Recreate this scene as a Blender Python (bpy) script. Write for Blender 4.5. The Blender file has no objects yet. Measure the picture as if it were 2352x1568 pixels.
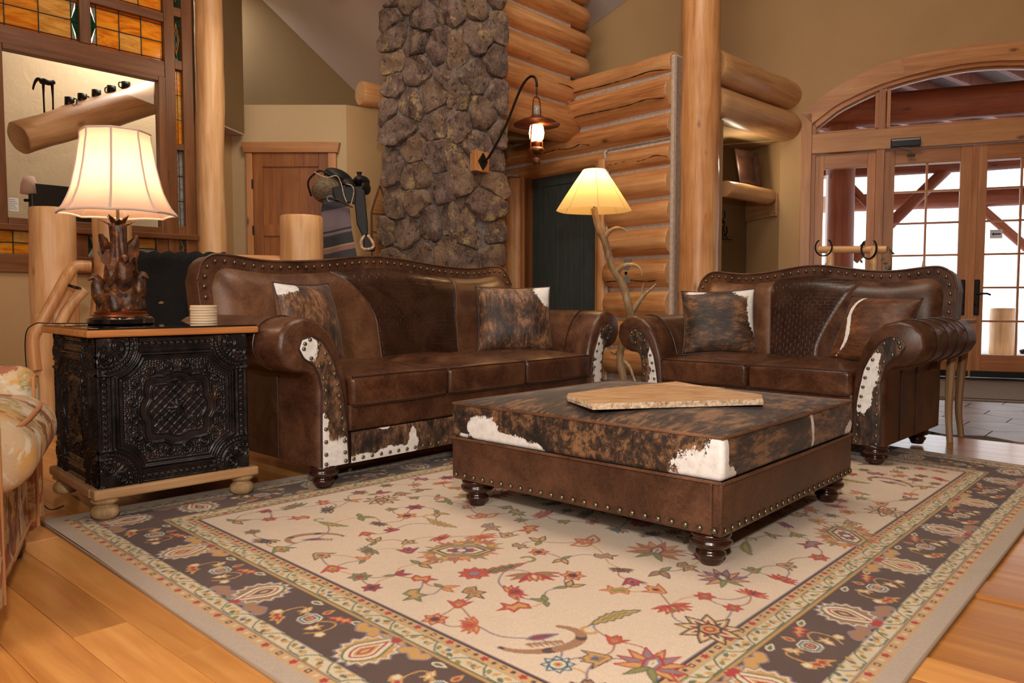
import bpy, bmesh, math, random
import numpy as np
from mathutils import Vector, Matrix, noise as mnoise
random.seed(7); np.random.seed(7)
SC = bpy.context.scene
COL = SC.collection
R = math.radians

# ------------------------------------------------------------------ camera
F_PX = 1764.0; CAM_H = 0.76; PITCH = math.atan(100 / F_PX)
cam = bpy.data.cameras.new('camera'); camo = bpy.data.objects.new('camera', cam); COL.objects.link(camo)
camo.location = (0, 0, CAM_H); camo.rotation_euler = (math.pi / 2 - PITCH, 0, 0)
cam.sensor_width = 36; cam.lens = 36 * F_PX / 2352; cam.clip_end = 200
SC.camera = camo

# ------------------------------------------------------------------ world, lights, exposure
SC.view_settings.view_transform = 'Standard'; SC.view_settings.look = 'None'
SC.view_settings.gamma = 1; SC.view_settings.use_curve_mapping = False
SC.view_settings.exposure = 0.0
w = bpy.data.worlds.new('sky'); SC.world = w; w.use_nodes = True
bg = w.node_tree.nodes['Background']; bg.inputs[0].default_value = (0.93, 0.96, 1.0, 1); bg.inputs[1].default_value = 3.2

def area(name, loc, target, size, power, col, sy=None):
    l = bpy.data.lights.new(name, 'AREA'); l.energy = power; l.color = col; l.size = size
    if sy: l.shape = 'RECTANGLE'; l.size_y = sy
    o = bpy.data.objects.new(name, l); COL.objects.link(o); o.location = loc
    o.rotation_euler = (Vector(target) - Vector(loc)).to_track_quat('-Z', 'Y').to_euler()
    return o
area('window_light_behind', (-1.7, -1.7, 2.5), (0.4, 3.6, 0.5), 2.0, 105, (1.0, 0.87, 0.74))  # unseen soft fill added behind the camera, standing in for daylight
area('flash_light', (0.06, -0.12, 1.30), (0.2, 4.0, 0.75), 0.13, 46, (1.0, 0.92, 0.84))
area('great_room_light', (0.5, 3.4, 5.0), (1.2, 5.0, 0.8), 2.6, 150, (1.0, 0.86, 0.70))  # unseen overhead fill added to lift the walls and logs
area('inner_room_light', (-3.15, 7.0, 3.75), (-3.6, 7.4, 2.6), 0.6, 95, (1.0, 0.96, 0.90))  # hidden area light added to whiten the wall behind the partition glass
area('door_lobby_light', (-1.5, 5.5, 2.7), (-1.9, 6.8, 1.2), 0.5, 4.5, (1.0, 0.82, 0.58))  # unseen fill added to brighten the door lobby

# ------------------------------------------------------------------ object helpers
def link(o, parent=None):
    COL.objects.link(o)
    if parent is not None: o.parent = parent
    return o
def tag(o, label=None, cat=None, group=None, kind=None):
    if label: o['label'] = label
    if cat: o['category'] = cat
    if group: o['group'] = group
    if kind: o['kind'] = kind
    return o
def empty(name, loc=(0, 0, 0), rz=0, label=None, cat=None, group=None, kind=None):
    o = bpy.data.objects.new(name, None); o.empty_display_size = 0.1
    COL.objects.link(o); o.location = loc; o.rotation_euler = (0, 0, R(rz))
    return tag(o, label, cat, group, kind)
def mk(name, V, Fc, mat, parent=None, smooth=True, midx=None, loc=None, rot=None):
    me = bpy.data.meshes.new(name)
    me.from_pydata([tuple(map(float, v)) for v in V], [], [tuple(map(int, f)) for f in Fc])
    mats = mat if isinstance(mat, (list, tuple)) else [mat]
    for m in mats: me.materials.append(m)
    if midx is not None: me.polygons.foreach_set('material_index', list(midx))
    if smooth: me.polygons.foreach_set('use_smooth', [True] * len(me.polygons))
    me.update()
    o = bpy.data.objects.new(name, me); link(o, parent)
    if loc is not None: o.location = loc
    if rot is not None: o.rotation_euler = rot
    return o
def autosmooth(o, ang=35):
    me = o.data
    if hasattr(me, 'set_sharp_from_angle'): me.set_sharp_from_angle(angle=R(ang))
    return o
class B:
    """collects geometry, then builds ONE mesh object"""
    def __init__(s): s.V = []; s.F = []; s.M = []
    def add(s, V, Fc, m=0):
        n = len(s.V); s.V += [tuple(v) for v in V]; s.F += [tuple(i + n for i in f) for f in Fc]; s.M += [m] * len(Fc)
        return s
    def box(s, a, b, m=0, mat=None):
        x0, y0, z0 = a; x1, y1, z1 = b
        V = [(x, y, z) for z in (z0, z1) for y in (y0, y1) for x in (x0, x1)]
        if mat is not None: V = [tuple(mat @ Vector(v)) for v in V]
        return s.add(V, [(0, 2, 3, 1), (4, 5, 7, 6), (0, 1, 5, 4), (2, 6, 7, 3), (0, 4, 6, 2), (1, 3, 7, 5)], m)
    def tube(s, P, r, n=12, m=0, caps=True, flat=1.0):
        V, Fc = tube_geo(P, r, n, caps, flat); return s.add(V, Fc, m)
    def lathe(s, prof, n=24, m=0, c=(0, 0, 0)):
        V, Fc = lathe_geo(prof, n); return s.add([(v[0] + c[0], v[1] + c[1], v[2] + c[2]) for v in V], Fc, m)
    def prism(s, poly, y0, y1, m=0, ax='y'):
        n = len(poly)
        f = (lambda p, t: (p[0], t, p[1])) if ax == 'y' else ((lambda p, t: (p[0], p[1], t)) if ax == 'z' else (lambda p, t: (t, p[0], p[1])))
        V = [f(p, y0) for p in poly] + [f(p, y1) for p in poly]
        Fc = [tuple(range(n)), tuple(range(2 * n - 1, n - 1, -1))] + [(i, i + n, (i + 1) % n + n, (i + 1) % n) for i in range(n)]
        return s.add(V, Fc, m)
    def build(s, name, mat, parent=None, smooth=False, bevel=0, loc=None, rot=None, seg=2):
        o = mk(name, s.V, s.F, mat, parent, smooth, s.M if isinstance(mat, (list, tuple)) else None, loc, rot)
        bm = bmesh.new(); bm.from_mesh(o.data); bmesh.ops.recalc_face_normals(bm, faces=bm.faces)
        bm.to_mesh(o.data); bm.free()
        if bevel:
            md = o.modifiers.new('bevel', 'BEVEL'); md.width = bevel; md.segments = seg; md.limit_method = 'ANGLE'; md.angle_limit = R(40)
        if smooth: autosmooth(o)
        return o
def tube_geo(P, r, n=12, caps=True, flat=1.0):
    P = [Vector(p) for p in P]
    rr = list(r) if isinstance(r, (list, tuple, np.ndarray)) else [r] * len(P)
    V = []; Fc = []
    t = (P[1] - P[0]).normalized(); up = Vector((0, 0, 1)) if abs(t.z) < 0.9 else Vector((1, 0, 0))
    u = t.cross(up).normalized()
    for i, p in enumerate(P):
        a = P[max(i - 1, 0)]; b = P[min(i + 1, len(P) - 1)]; t2 = (b - a).normalized()
        u = (u - t2 * u.dot(t2)).normalized(); v = t2.cross(u)
        for k in range(n):
            an = 2 * math.pi * k / n; V.append(p + (u * math.cos(an) + v * math.sin(an) * flat) * rr[i])
    for i in range(len(P) - 1):
        for k in range(n):
            k2 = (k + 1) % n; Fc.append((i * n + k, i * n + k2, (i + 1) * n + k2, (i + 1) * n + k))
    if caps: Fc.append(tuple(range(n - 1, -1, -1))); Fc.append(tuple((len(P) - 1) * n + k for k in range(n)))
    return V, Fc
def lathe_geo(prof, n=24):
    V = []; Fc = []
    for r, z in prof:
        for k in range(n): a = 2 * math.pi * k / n; V.append((r * math.cos(a), r * math.sin(a), z))
    for i in range(len(prof) - 1):
        for k in range(n): k2 = (k + 1) % n; Fc.append((i * n + k, i * n + k2, (i + 1) * n + k2, (i + 1) * n + k))
    Fc.append(tuple(range(n - 1, -1, -1))); Fc.append(tuple((len(prof) - 1) * n + k for k in range(n)))
    return V, Fc
def smooth_path(P, n=8):
    P = [Vector(p) for p in P]; out = []
    for i in range(len(P) - 1):
        p0 = P[max(i - 1, 0)]; p1 = P[i]; p2 = P[i + 1]; p3 = P[min(i + 2, len(P) - 1)]
        for k in range(n):
            t = k / n
            out.append(0.5 * ((2 * p1) + (p2 - p0) * t + (2 * p0 - 5 * p1 + 4 * p2 - p3) * t * t + (3 * p1 - p0 - 3 * p2 + p3) * t ** 3))
    out.append(P[-1]); return out
def smooth_closed(P, n=4):
    out = []; L = len(P)
    for i in range(L):
        p0, p1, p2, p3 = [np.array(P[(i + k - 1) % L], float) for k in range(4)]
        for k in range(n):
            t = k / n
            out.append(tuple(0.5 * (2 * p1 + (p2 - p0) * t + (2 * p0 - 5 * p1 + 4 * p2 - p3) * t * t + (3 * p1 - p0 - 3 * p2 + p3) * t ** 3)))
    return out
def grid(nu, nv, f, name, mat, parent=None, closed_u=False, **k):
    V = [f(i / (nu - 1), j / (nv - 1)) for j in range(nv) for i in range(nu)]
    Fc = [(j * nu + i, j * nu + i + 1, (j + 1) * nu + i + 1, (j + 1) * nu + i) for j in range(nv - 1) for i in range(nu - 1)]
    return mk(name, V, Fc, mat, parent, **k)
def axis_vals(h, r, nflat, ncor=4):
    c = [(-h + r) - r * math.tan(R(45) * (1 - i / ncor)) for i in range(ncor)]
    f = [(-h + r) + (2 * (h - r)) * i / nflat for i in range(nflat + 1)]
    return c + f + [-x for x in reversed(c)]
def rbox_geo(sx, sy, sz, r, n=(10, 10, 4), ncor=4, shape=None):
    """rounded box centred on origin; shape(p, unit)->p edits every vertex"""
    H = (sx / 2, sy / 2, sz / 2); A = [axis_vals(H[i], r, n[i], ncor) for i in range(3)]
    key = {}; V = []; Fc = []
    def vid(p):
        k = tuple(round(c, 6) for c in p)
        if k not in key:
            cl = [max(-H[i] + r, min(H[i] - r, p[i])) for i in range(3)]
            d = Vector([p[i] - cl[i] for i in range(3)]); d = d.normalized() * r if d.length > 1e-9 else d
            q = Vector(cl) + d
            if shape: q = Vector(shape(q, (q.x / H[0], q.y / H[1], q.z / H[2])))
            key[k] = len(V); V.append(q)
        return key[k]
    for ax in range(3):
        a, b = [(1, 2), (2, 0), (0, 1)][ax]
        for sgn in (-1, 1):
            for i in range(len(A[a]) - 1):
                for j in range(len(A[b]) - 1):
                    q = []
                    for (ii, jj) in ((i, j), (i + 1, j), (i + 1, j + 1), (i, j + 1)):
                        p = [0, 0, 0]; p[ax] = sgn * H[ax]; p[a] = A[a][ii]; p[b] = A[b][jj]; q.append(vid(p))
                    Fc.append(tuple(q) if sgn > 0 else tuple(reversed(q)))
    return V, Fc
def rbox(name, c, s, r, mat, parent, n=(10, 10, 4), shape=None, ncor=4, rot=None):
    V, Fc = rbox_geo(s[0], s[1], s[2], r, n, ncor, shape)
    return mk(name, V, Fc, mat, parent, loc=c, rot=rot)
def frame(ox, oy, ang, oz=0):
    return Matrix.Translation((ox, oy, oz)) @ Matrix.Rotation(R(ang), 4, 'Z')
def copy_tree(o, parent=None):
    c = o.copy(); COL.objects.link(c); c.parent = parent
    for ch in list(o.children): copy_tree(ch, c)
    return c
def nz(x, y, z=0.0, s=1.0): return mnoise.noise(Vector((x * s, y * s, z * s)))

# ------------------------------------------------------------------ material helpers
def C(r, g, b):
    f = lambda v: (v / 255 / 12.92) if v / 255 <= 0.04045 else ((v / 255 + 0.055) / 1.055) ** 2.4
    return (f(r), f(g), f(b), 1)
class MT:
    def __init__(s, name):
        s.m = bpy.data.materials.new(name); s.m.use_nodes = True; s.nt = s.m.node_tree
        s.nt.nodes.clear(); s.out = s.nt.nodes.new('ShaderNodeOutputMaterial')
    def n(s, t, inp=None, out=0, **p):
        nd = s.nt.nodes.new('ShaderNode' + t)
        for k, v in p.items(): setattr(nd, k, v)
        for k, v in (inp or {}).items():
            if isinstance(v, bpy.types.NodeSocket): s.nt.links.new(v, nd.inputs[k])
            else: nd.inputs[k].default_value = v
        return nd.outputs[out] if out is not None else nd
    def co(s, scale=(1, 1, 1), kind='Object', rnd=0.0, rot=(0, 0, 0)):
        v = s.n('TexCoord', out=None).outputs[kind]
        if rnd:
            r = s.n('ObjectInfo', out=None).outputs['Random']
            v = s.n('VectorMath', {0: v, 1: s.n('CombineXYZ', {0: s.math('MULTIPLY', r, rnd), 1: s.math('MULTIPLY', r, rnd * 0.7), 2: s.math('MULTIPLY', r, rnd * 1.9)})}, operation='ADD')
        return s.n('Mapping', {'Vector': v, 'Scale': scale, 'Rotation': rot})
    def noise(s, v, scale, detail=4, rough=0.5, dist=0.0, out=0):
        return s.n('TexNoise', {'Vector': v, 'Scale': scale, 'Detail': detail, 'Roughness': rough, 'Distortion': dist}, out)
    def vor(s, v, scale, feature='F1', out=0, rand=1.0):
        return s.n('TexVoronoi', {'Vector': v, 'Scale': scale, 'Randomness': rand}, out, feature=feature)
    def math(s, op, a, b=0.0, c=None):
        d = {0: a, 1: b}
        if c is not None: d[2] = c
        return s.n('Math', d, operation=op)
    def ramp(s, fac, stops, interp='LINEAR'):
        nd = s.n('ValToRGB', {'Fac': fac}, None); cr = nd.color_ramp; cr.interpolation = interp
        while len(cr.elements) < len(stops): cr.elements.new(0.5)
        for e, (p, c) in zip(cr.elements, stops):
            e.position = p; e.color = c if isinstance(c, tuple) else (c, c, c, 1)
        return nd.outputs[0]
    def mix(s, fac, a, b, mode='MIX'):
        return s.n('MixRGB', {'Fac': fac, 'Color1': a, 'Color2': b}, blend_type=mode)
    def bump(s, h, st=0.3, d=0.01, nrm=None):
        i = {'Height': h, 'Strength': st, 'Distance': d}
        if nrm is not None: i['Normal'] = nrm
        return s.n('Bump', i)
    def attr(s, name, out='Fac'): return s.n('Attribute', None, None, attribute_name=name).outputs[out]
    def rnd(s): return s.n('ObjectInfo', out=None).outputs['Random']
    def pbr(s, col, rough=0.5, nrm=None, **k):
        i = {'Base Color': col, 'Roughness': rough}
        if nrm is not None: i['Normal'] = nrm
        i.update({a.replace('_', ' '): b for a, b in k.items()})
        sh = s.n('BsdfPrincipled', i); s.nt.links.new(sh, s.out.inputs[0]); return s.m
    def shader(s, sh): s.nt.links.new(sh, s.out.inputs[0]); return s.m

def plain(name, col, rough=0.5, **k): return MT(name).pbr(col, rough, None, **k)

def wood(name, a, b, c, knot=True, rough=0.45, scale=1.0, along='z', rv=0.25, bumps=0.25, coat=0.0):
    m = MT(name); st = {'z': (1, 1, 0.07), 'x': (0.07, 1, 1), 'y': (1, 0.07, 1)}[along]
    v = m.co(st, rnd=13.0); v2 = m.co(rnd=13.0)
    g = m.noise(v, 26 * scale, 6, 0.6, 0.6); g2 = m.noise(v, 5 * scale, 3, 0.5, 0.3)
    f = m.math('ADD', m.math('MULTIPLY', g, 0.55), m.math('MULTIPLY', g2, 0.5))
    col = m.ramp(f, [(0.34, a), (0.52, b), (0.68, c)])
    rv_ = m.math('ADD', m.math('MULTIPLY', m.rnd(), rv), 1 - rv * 0.6)
    col = m.mix(1.0, col, m.n('CombineXYZ', {0: rv_, 1: rv_, 2: rv_}), 'MULTIPLY')
    if knot:
        kv = m.co({'z': (1, 1, 0.45), 'x': (0.45, 1, 1), 'y': (1, 0.45, 1)}[along], rnd=13.0)
        k = m.vor(kv, 4.2 * scale, rand=1.0)
        kn = m.math('ADD', k, m.math('MULTIPLY', m.noise(v2, 30, 2), 0.05))
        kf = m.ramp(kn, [(0.06, 1.0), (0.13, 0.0)])
        col = m.mix(m.math('MULTIPLY', kf, 0.8), col, (a[0] * 0.28, a[1] * 0.25, a[2] * 0.25, 1))
    big = m.noise(v2, 3.0, 2); col = m.mix(m.ramp(big, [(0.5, 0.0), (0.75, 0.35)]), col, a)
    return m.pbr(col, rough, m.bump(f, bumps, 0.004), Coat_Weight=coat, Coat_Roughness=0.15)

M = {}
M['log'] = wood('peeled_log', C(162, 100, 56), C(216, 154, 98), C(234, 186, 134), rough=0.36, rv=0.14, along='z', bumps=0.5)
M['logx'] = wood('peeled_log_pale', C(186, 134, 86), C(224, 172, 118), C(240, 198, 150), rough=0.4, along='z', bumps=0.5)
M['logdark'] = wood('stained_porch_log', C(112, 54, 34), C(150, 78, 50), C(176, 100, 66), rough=0.55, along='z')
M['trim'] = wood('pine_trim', C(160, 104, 60), C(194, 134, 82), C(212, 156, 104), along='z', rough=0.4)
M['trimx'] = wood('pine_trim_x', C(160, 104, 60), C(194, 134, 82), C(212, 156, 104), along='x', rough=0.4)
M['wtrim'] = wood('dark_pine_trim', C(92, 54, 30), C(124, 76, 42), C(148, 96, 56), along='z', rough=0.4)
M['wtrimx'] = wood('dark_pine_trim_x', C(92, 54, 30), C(124, 76, 42), C(148, 96, 56), along='x', rough=0.4)
M['door'] = wood('knotty_pine_door', C(110, 60, 26), C(144, 84, 38), C(164, 104, 52), along='z', rough=0.35)
M['entry'] = wood('entry_fir', C(150, 92, 52), C(182, 120, 74), C(200, 140, 92), along='z', rough=0.4, knot=False)
M['entryx'] = wood('entry_fir_x', C(150, 92, 52), C(182, 120, 74), C(200, 140, 92), along='x', rough=0.4, knot=False)
M['plank'] = wood('floor_plank', C(172, 106, 48), C(208, 140, 70), C(226, 164, 92), along='y', rough=0.33, rv=0.35, bumps=0.05, scale=0.8, coat=0.3)
M['rawx'] = wood('raw_pine', C(150, 108, 66), C(184, 140, 94), C(204, 164, 118), along='x', rough=0.7, scale=1.6)
M['rawy'] = wood('raw_pine_y', C(150, 108, 66), C(184, 140, 94), C(204, 164, 118), along='y', rough=0.7, scale=1.6)
M['rawz'] = wood('raw_pine_turned', C(150, 116, 78), C(184, 150, 106), C(204, 172, 130), along='z', rough=0.7, scale=2.2, knot=False)
M['topx'] = wood('chest_top_pine', C(156, 92, 44), C(196, 126, 66), C(214, 148, 84), along='x', rough=0.45, scale=1.6, knot=False)
def endgrain():
    m = MT('log_end_grain'); v = m.co(rnd=5.0)
    w_ = m.n('TexWave', {'Vector': m.co(), 'Scale': 14.0, 'Distortion': 1.0}, 0, wave_type='RINGS', rings_direction='Z')
    c = m.ramp(w_, [(0.0, C(206, 156, 104)), (1.0, C(226, 182, 130))])
    c = m.mix(m.ramp(m.noise(v, 8), [(0.45, 0.0), (0.7, 0.4)]), c, C(176, 120, 72))
    return m.pbr(c, 0.65)
M['end'] = endgrain()
def chink():
    m = MT('mortar_chinking'); v = m.co()
    c = m.ramp(m.noise(v, 30, 5), [(0.3, C(186, 170, 156)), (0.7, C(212, 198, 186))])
    return m.pbr(c, 0.9, m.bump(m.noise(v, 90, 5), 0.4, 0.004))
M['chink'] = chink()
def stone():
    m = MT('lichen_field_stone'); v = m.co(rnd=40.0)
    c = m.ramp(m.noise(v, 8, 8, 0.68), [(0.3, C(70, 56, 56)), (0.5, C(130, 106, 98)), (0.7, C(172, 148, 138))])
    t = m.rnd(); c = m.mix(m.ramp(t, [(0.0, 0.0), (0.5, 0.1), (1.0, 0.6)]), c, C(166, 134, 100))
    c = m.mix(m.math('MULTIPLY', m.ramp(m.noise(v, 11, 6, 0.75), [(0.52, 0.0), (0.60, 0.9)]), m.ramp(m.noise(v, 2.2, 2), [(0.45, 0.15), (0.6, 1.0)])), c, C(200, 172, 118))
    c = m.mix(m.ramp(m.noise(v, 15, 6, 0.7), [(0.56, 0.0), (0.62, 0.85)]), c, C(66, 54, 54))
    c = m.mix(m.ramp(m.noise(v, 55, 5, 0.8), [(0.56, 0.0), (0.66, 0.7)]), c, C(206, 186, 150))
    c = m.mix(m.ramp(m.noise(v, 48, 5, 0.8), [(0.58, 0.0), (0.66, 0.8)]), c, C(60, 50, 48))
    h = m.math('ADD', m.noise(v, 16, 8, 0.75), m.math('MULTIPLY', m.noise(v, 80, 4, 0.7), 0.4))
    return m.pbr(c, 0.85, m.bump(h, 1.0, 0.03))
M['stone'] = stone()
M['mortar'] = (lambda m: m.pbr(m.ramp(m.noise(m.co(), 40, 6), [(0.3, C(104, 100, 98)), (0.7, C(146, 142, 138))]), 0.95, m.bump(m.noise(m.co(), 70, 6), 0.8, 0.01)))(MT('grey_mortar'))
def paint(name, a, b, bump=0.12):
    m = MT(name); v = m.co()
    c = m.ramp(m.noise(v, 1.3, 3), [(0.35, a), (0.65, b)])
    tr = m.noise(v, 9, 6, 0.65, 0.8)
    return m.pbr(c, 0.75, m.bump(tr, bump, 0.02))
M['wall'] = paint('tan_plaster', C(186, 150, 104), C(194, 158, 112))
M['wallw'] = paint('pale_plaster', C(190, 164, 126), C(198, 172, 134), 0.2)
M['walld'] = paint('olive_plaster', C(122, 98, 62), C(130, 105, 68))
M['ceil'] = paint('off_white_ceiling', C(186, 172, 164), C(194, 180, 172), 0.05)
M['sage'] = (lambda m: m.pbr(m.ramp(m.noise(m.co((1, 1, 0.2)), 20, 4), [(0.3, C(56, 64, 62)), (0.7, C(66, 74, 72))]), 0.55))(MT('slate_green_door_paint'))
def leather(name, a, b, c, rough=0.36, croc=False):
    m = MT(name); v = m.co(rnd=3.0)
    f = m.noise(v, 6, 7, 0.62, 0.6); g = m.noise(v, 60, 4, 0.6, 2.0)
    col = m.ramp(m.math('ADD', m.math('MULTIPLY', f, 0.75), m.math('MULTIPLY', g, 0.25)), [(0.36, a), (0.5, b), (0.66, c)])
    veins = m.ramp(m.vor(m.co((1, 1, 1), rnd=3.0), 42, 'DISTANCE_TO_EDGE'), [(0.0, 1.0), (0.05, 0.0)])
    h = m.math('ADD', m.math('MULTIPLY', m.noise(v, 220, 3), 0.5), m.math('MULTIPLY', m.noise(v, 26, 4, 0.6, 1.0), 0.5))
    rd = m.math('ABSOLUTE', m.math('SUBTRACT', m.noise(v, 24, 4, 0.65, 2.2), 0.5)); scr = m.ramp(rd, [(0.0, 1.0), (0.022, 0.0)])
    rd2 = m.math('ABSOLUTE', m.math('SUBTRACT', m.noise(v, 9, 5, 0.7, 1.5), 0.5)); scr2 = m.ramp(rd2, [(0.0, 1.0), (0.012, 0.0)])
    col = m.mix(m.math('MULTIPLY', veins, 0.08), col, c)
    col = m.mix(m.math('MULTIPLY', m.math('MAXIMUM', scr, scr2), 0.30), col, (min(1, c[0] * 1.35), c[1] * 1.3, c[2] * 1.25, 1))
    col = m.mix(m.ramp(m.noise(v, 2.2, 3), [(0.40, 0.35), (0.60, 0.0)]), col, (a[0] * .7, a[1] * .65, a[2] * .65, 1))
    if croc:
        br = m.n('TexBrick', {'Vector': m.co(rot=(R(90), 0, 0)), 'Scale': 1.0, 'Mortar Size': 0.0016, 'Mortar Smooth': 0.7, 'Brick Width': 0.045, 'Row Height': 0.021, 'Color1': (1, 1, 1, 1), 'Color2': (0.85, 0.85, 0.85, 1), 'Mortar': (0, 0, 0, 1)})
        dv = m.n('VectorMath', {0: m.co(rot=(R(90), 0, 0)), 1: m.n('VectorMath', {0: m.noise(v, 9, 2, out=1), 1: (0.03, 0.03, 0.03)}, operation='MULTIPLY')}, operation='ADD')
        m.nt.links.new(dv, br.node.inputs['Vector'])
        h = m.math('ADD', m.math('MULTIPLY', br, 2.0), m.math('MULTIPLY', h, 0.3))
        col = m.mix(m.ramp(br, [(0.0, 0.45), (0.5, 0.0)]), col, (a[0] * 0.5, a[1] * 0.5, a[2] * 0.5, 1))
    rg = m.ramp(f, [(0.3, rough - 0.06), (0.7, rough + 0.1)])
    return m.pbr(col, rg, m.bump(h, 0.30 if croc else 0.25, 0.003), Specular_IOR_Level=0.5)
M['leather'] = leather('brown_leather', C(50, 29, 19), C(80, 49, 33), C(114, 76, 52))
M['leather2'] = leather('tan_brown_leather', C(74, 45, 29), C(104, 68, 45), C(134, 94, 66), 0.4)
M['leatherd'] = leather('dark_brown_leather', C(38, 20, 16), C(54, 30, 24), C(72, 43, 34), 0.4)
M['croc'] = leather('embossed_brown_leather', C(36, 19, 14), C(52, 29, 20), C(72, 43, 30), 0.28, True)
M['leatherx'] = leather('rubbed_seat_leather', C(56, 32, 21), C(84, 51, 34), C(118, 78, 52), 0.28)
def hide(name, a, b, c, st=(1, 1, 1), attr=True, sc=1.0, thr=0.5):
    m = MT(name); v = m.co(st, rnd=6.0); vv = m.co(rnd=6.0)
    wob = m.n('VectorMath', {0: m.noise(vv, 7, 2, out=1), 1: (.035, .035, .035)}, operation='MULTIPLY')
    vw = m.n('VectorMath', {0: v, 1: wob}, operation='ADD')
    f = m.noise(vw, 34 * sc, 6, 0.72, 0.0); f2 = m.noise(vv, 6.5 * sc, 3, 0.5, 0.0); f3 = m.noise(vw, 120 * sc, 3, 0.7)
    t = m.math('ADD', m.math('ADD', m.math('MULTIPLY', f, 0.55), m.math('MULTIPLY', f2, 0.38)), m.math('MULTIPLY', f3, 0.16))
    col = m.ramp(t, [(0.46, a), (0.55, b), (0.63, c), (0.74, (c[0] * 1.35, c[1] * 1.3, c[2] * 1.25, 1))])
    if attr:
        wv = m.math('ADD', m.attr('white'), m.math('ADD', m.math('MULTIPLY', m.math('SUBTRACT', m.noise(vv, 24, 6, 0.75), 0.5), 0.9), m.math('MULTIPLY', m.math('SUBTRACT', f3, 0.5), 0.35)))
        wf = m.ramp(wv, [(thr - 0.01, 0.0), (thr + 0.03, 1.0)])
        col = m.mix(wf, col, m.ramp(m.noise(vv, 40, 3), [(0.3, C(222, 216, 212)), (0.6, C(240, 238, 235))]))
    hair = m.noise(v, 170 * sc, 3, 0.7)
    return m.pbr(col, 0.5, m.bump(hair, 0.4, 0.003), Sheen_Weight=0.1, Sheen_Roughness=0.4)
M['hide_top'] = hide('brindle_hide_top', C(26, 21, 20), C(62, 44, 34), C(134, 96, 64), (0.28, 1.1, 1.0), True)
M['hide'] = hide('brindle_hide', C(30, 25, 23), C(76, 54, 42), C(134, 100, 72), (1, 1, 0.5))
M['hidev'] = hide('brindle_hide_pillow', C(40, 30, 26), C(92, 62, 42), C(150, 108, 76), (1.1, 0.35, 1), sc=1.3)
M['hideh'] = hide('brindle_hide_pillow_h', C(34, 26, 22), C(78, 52, 34), C(130, 90, 56), (0.35, 1.1, 1), sc=1.3)
M['hiderust'] = hide('rust_hide_pillow', C(66, 34, 16), C(92, 52, 26), C(118, 70, 38), (0.4, 1.0, 1), sc=1.2, thr=0.5)
M['brass'] = plain('antique_brass', C(122, 112, 92), 0.32, Metallic=0.85)
M['walnut'] = plain('turned_walnut', C(48, 24, 16), 0.22, Coat_Weight=0.5, Coat_Roughness=0.1)
M['iron'] = plain('black_iron', C(30, 27, 25), 0.45, Metallic=0.5)
M['steel'] = plain('worn_steel', C(142, 142, 144), 0.4, Metallic=0.2)
M['dark'] = plain('crack_shadow_brown', C(26, 16, 10), 0.9)  # flat dark brown of the log cracks and the mat stripe
M['black'] = plain('black_plastic', C(16, 16, 17), 0.35)
M['tin'] = (lambda m: m.pbr(m.ramp(m.noise(m.co(), 14, 5), [(0.35, C(26, 25, 28)), (0.60, C(48, 42, 42)), (0.75, C(78, 58, 46))]), m.ramp(m.noise(m.co(), 40, 4), [(0.3, 0.18), (0.7, 0.42)]), m.bump(m.noise(m.co(), 120, 4), 0.15, 0.002), Metallic=0.55))(MT('black_painted_tin'))
M['glass'] = None
def glass(name, col=(1, 1, 1, 1), rough=0.0):
    m = MT(name)
    t = m.n('BsdfTransparent', {'Color': col}); g = m.n('BsdfGlossy', {'Color': (1, 1, 1, 1), 'Roughness': rough})
    fr = m.n('Fresnel', {'IOR': 1.35})
    return m.shader(m.n('MixShader', {0: fr, 1: t, 2: g}))
M['glass'] = glass('clear_glass')
def stained(name, a, b, tr=0.6):
    m = MT(name); v = m.co((0.5, 1, 2.2), rnd=9.0)
    c = m.ramp(m.noise(v, 7, 5, 0.6, 2.5), [(0.3, a), (0.6, b)])
    d = m.n('BsdfDiffuse', {'Color': c}); t = m.n('BsdfTranslucent', {'Color': c}); g = m.n('BsdfGlossy', {'Roughness': 0.12, 'Color': (0.5, 0.5, 0.5, 1)})
    return m.shader(m.n('MixShader', {0: 0.06, 1: m.n('MixShader', {0: tr, 1: d, 2: t}), 2: g}))
M['amber'] = stained('amber_art_glass', C(224, 130, 14), C(255, 196, 70))
M['amberp'] = stained('pale_amber_art_glass', C(224, 166, 70), C(250, 214, 128))
M['orange'] = stained('orange_art_glass', C(230, 96, 8), C(255, 150, 20))
M['green'] = stained('green_art_glass', C(10, 60, 40), C(30, 110, 76))
M['clearart'] = stained('frosted_art_glass', C(150, 146, 140), C(206, 204, 198))
M['lead'] = plain('lead_came', C(34, 32, 30), 0.5, Metallic=0.4)
def shade(name, col, tr):
    m = MT(name); v = m.co()
    c = m.mix(m.math('MULTIPLY', m.noise(m.co((0.6, 0.6, 9)), 34, 4), 0.30), col, (col[0] * 0.7, col[1] * 0.62, col[2] * 0.55, 1))
    d = m.n('BsdfDiffuse', {'Color': c}); t = m.n('BsdfTranslucent', {'Color': c})
    return m.shader(m.n('MixShader', {0: tr, 1: d, 2: t}))
M['shade'] = shade('linen_shade', C(240, 206, 184), 0.42)
M['shade2'] = shade('parchment_shade', C(240, 214, 160), 0.55)
M['trimfab'] = plain('shade_piping', C(206, 182, 170), 0.9)
def emit(name, col, st):
    m = MT(name); return m.shader(m.n('Emission', {'Color': col, 'Strength': st}))
M['bulb'] = emit('lamp_bulb_glow', (1.0, 0.80, 0.52, 1), 22)
M['flame'] = emit('lantern_globe_glow', (1.0, 0.70, 0.36, 1), 9)
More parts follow.
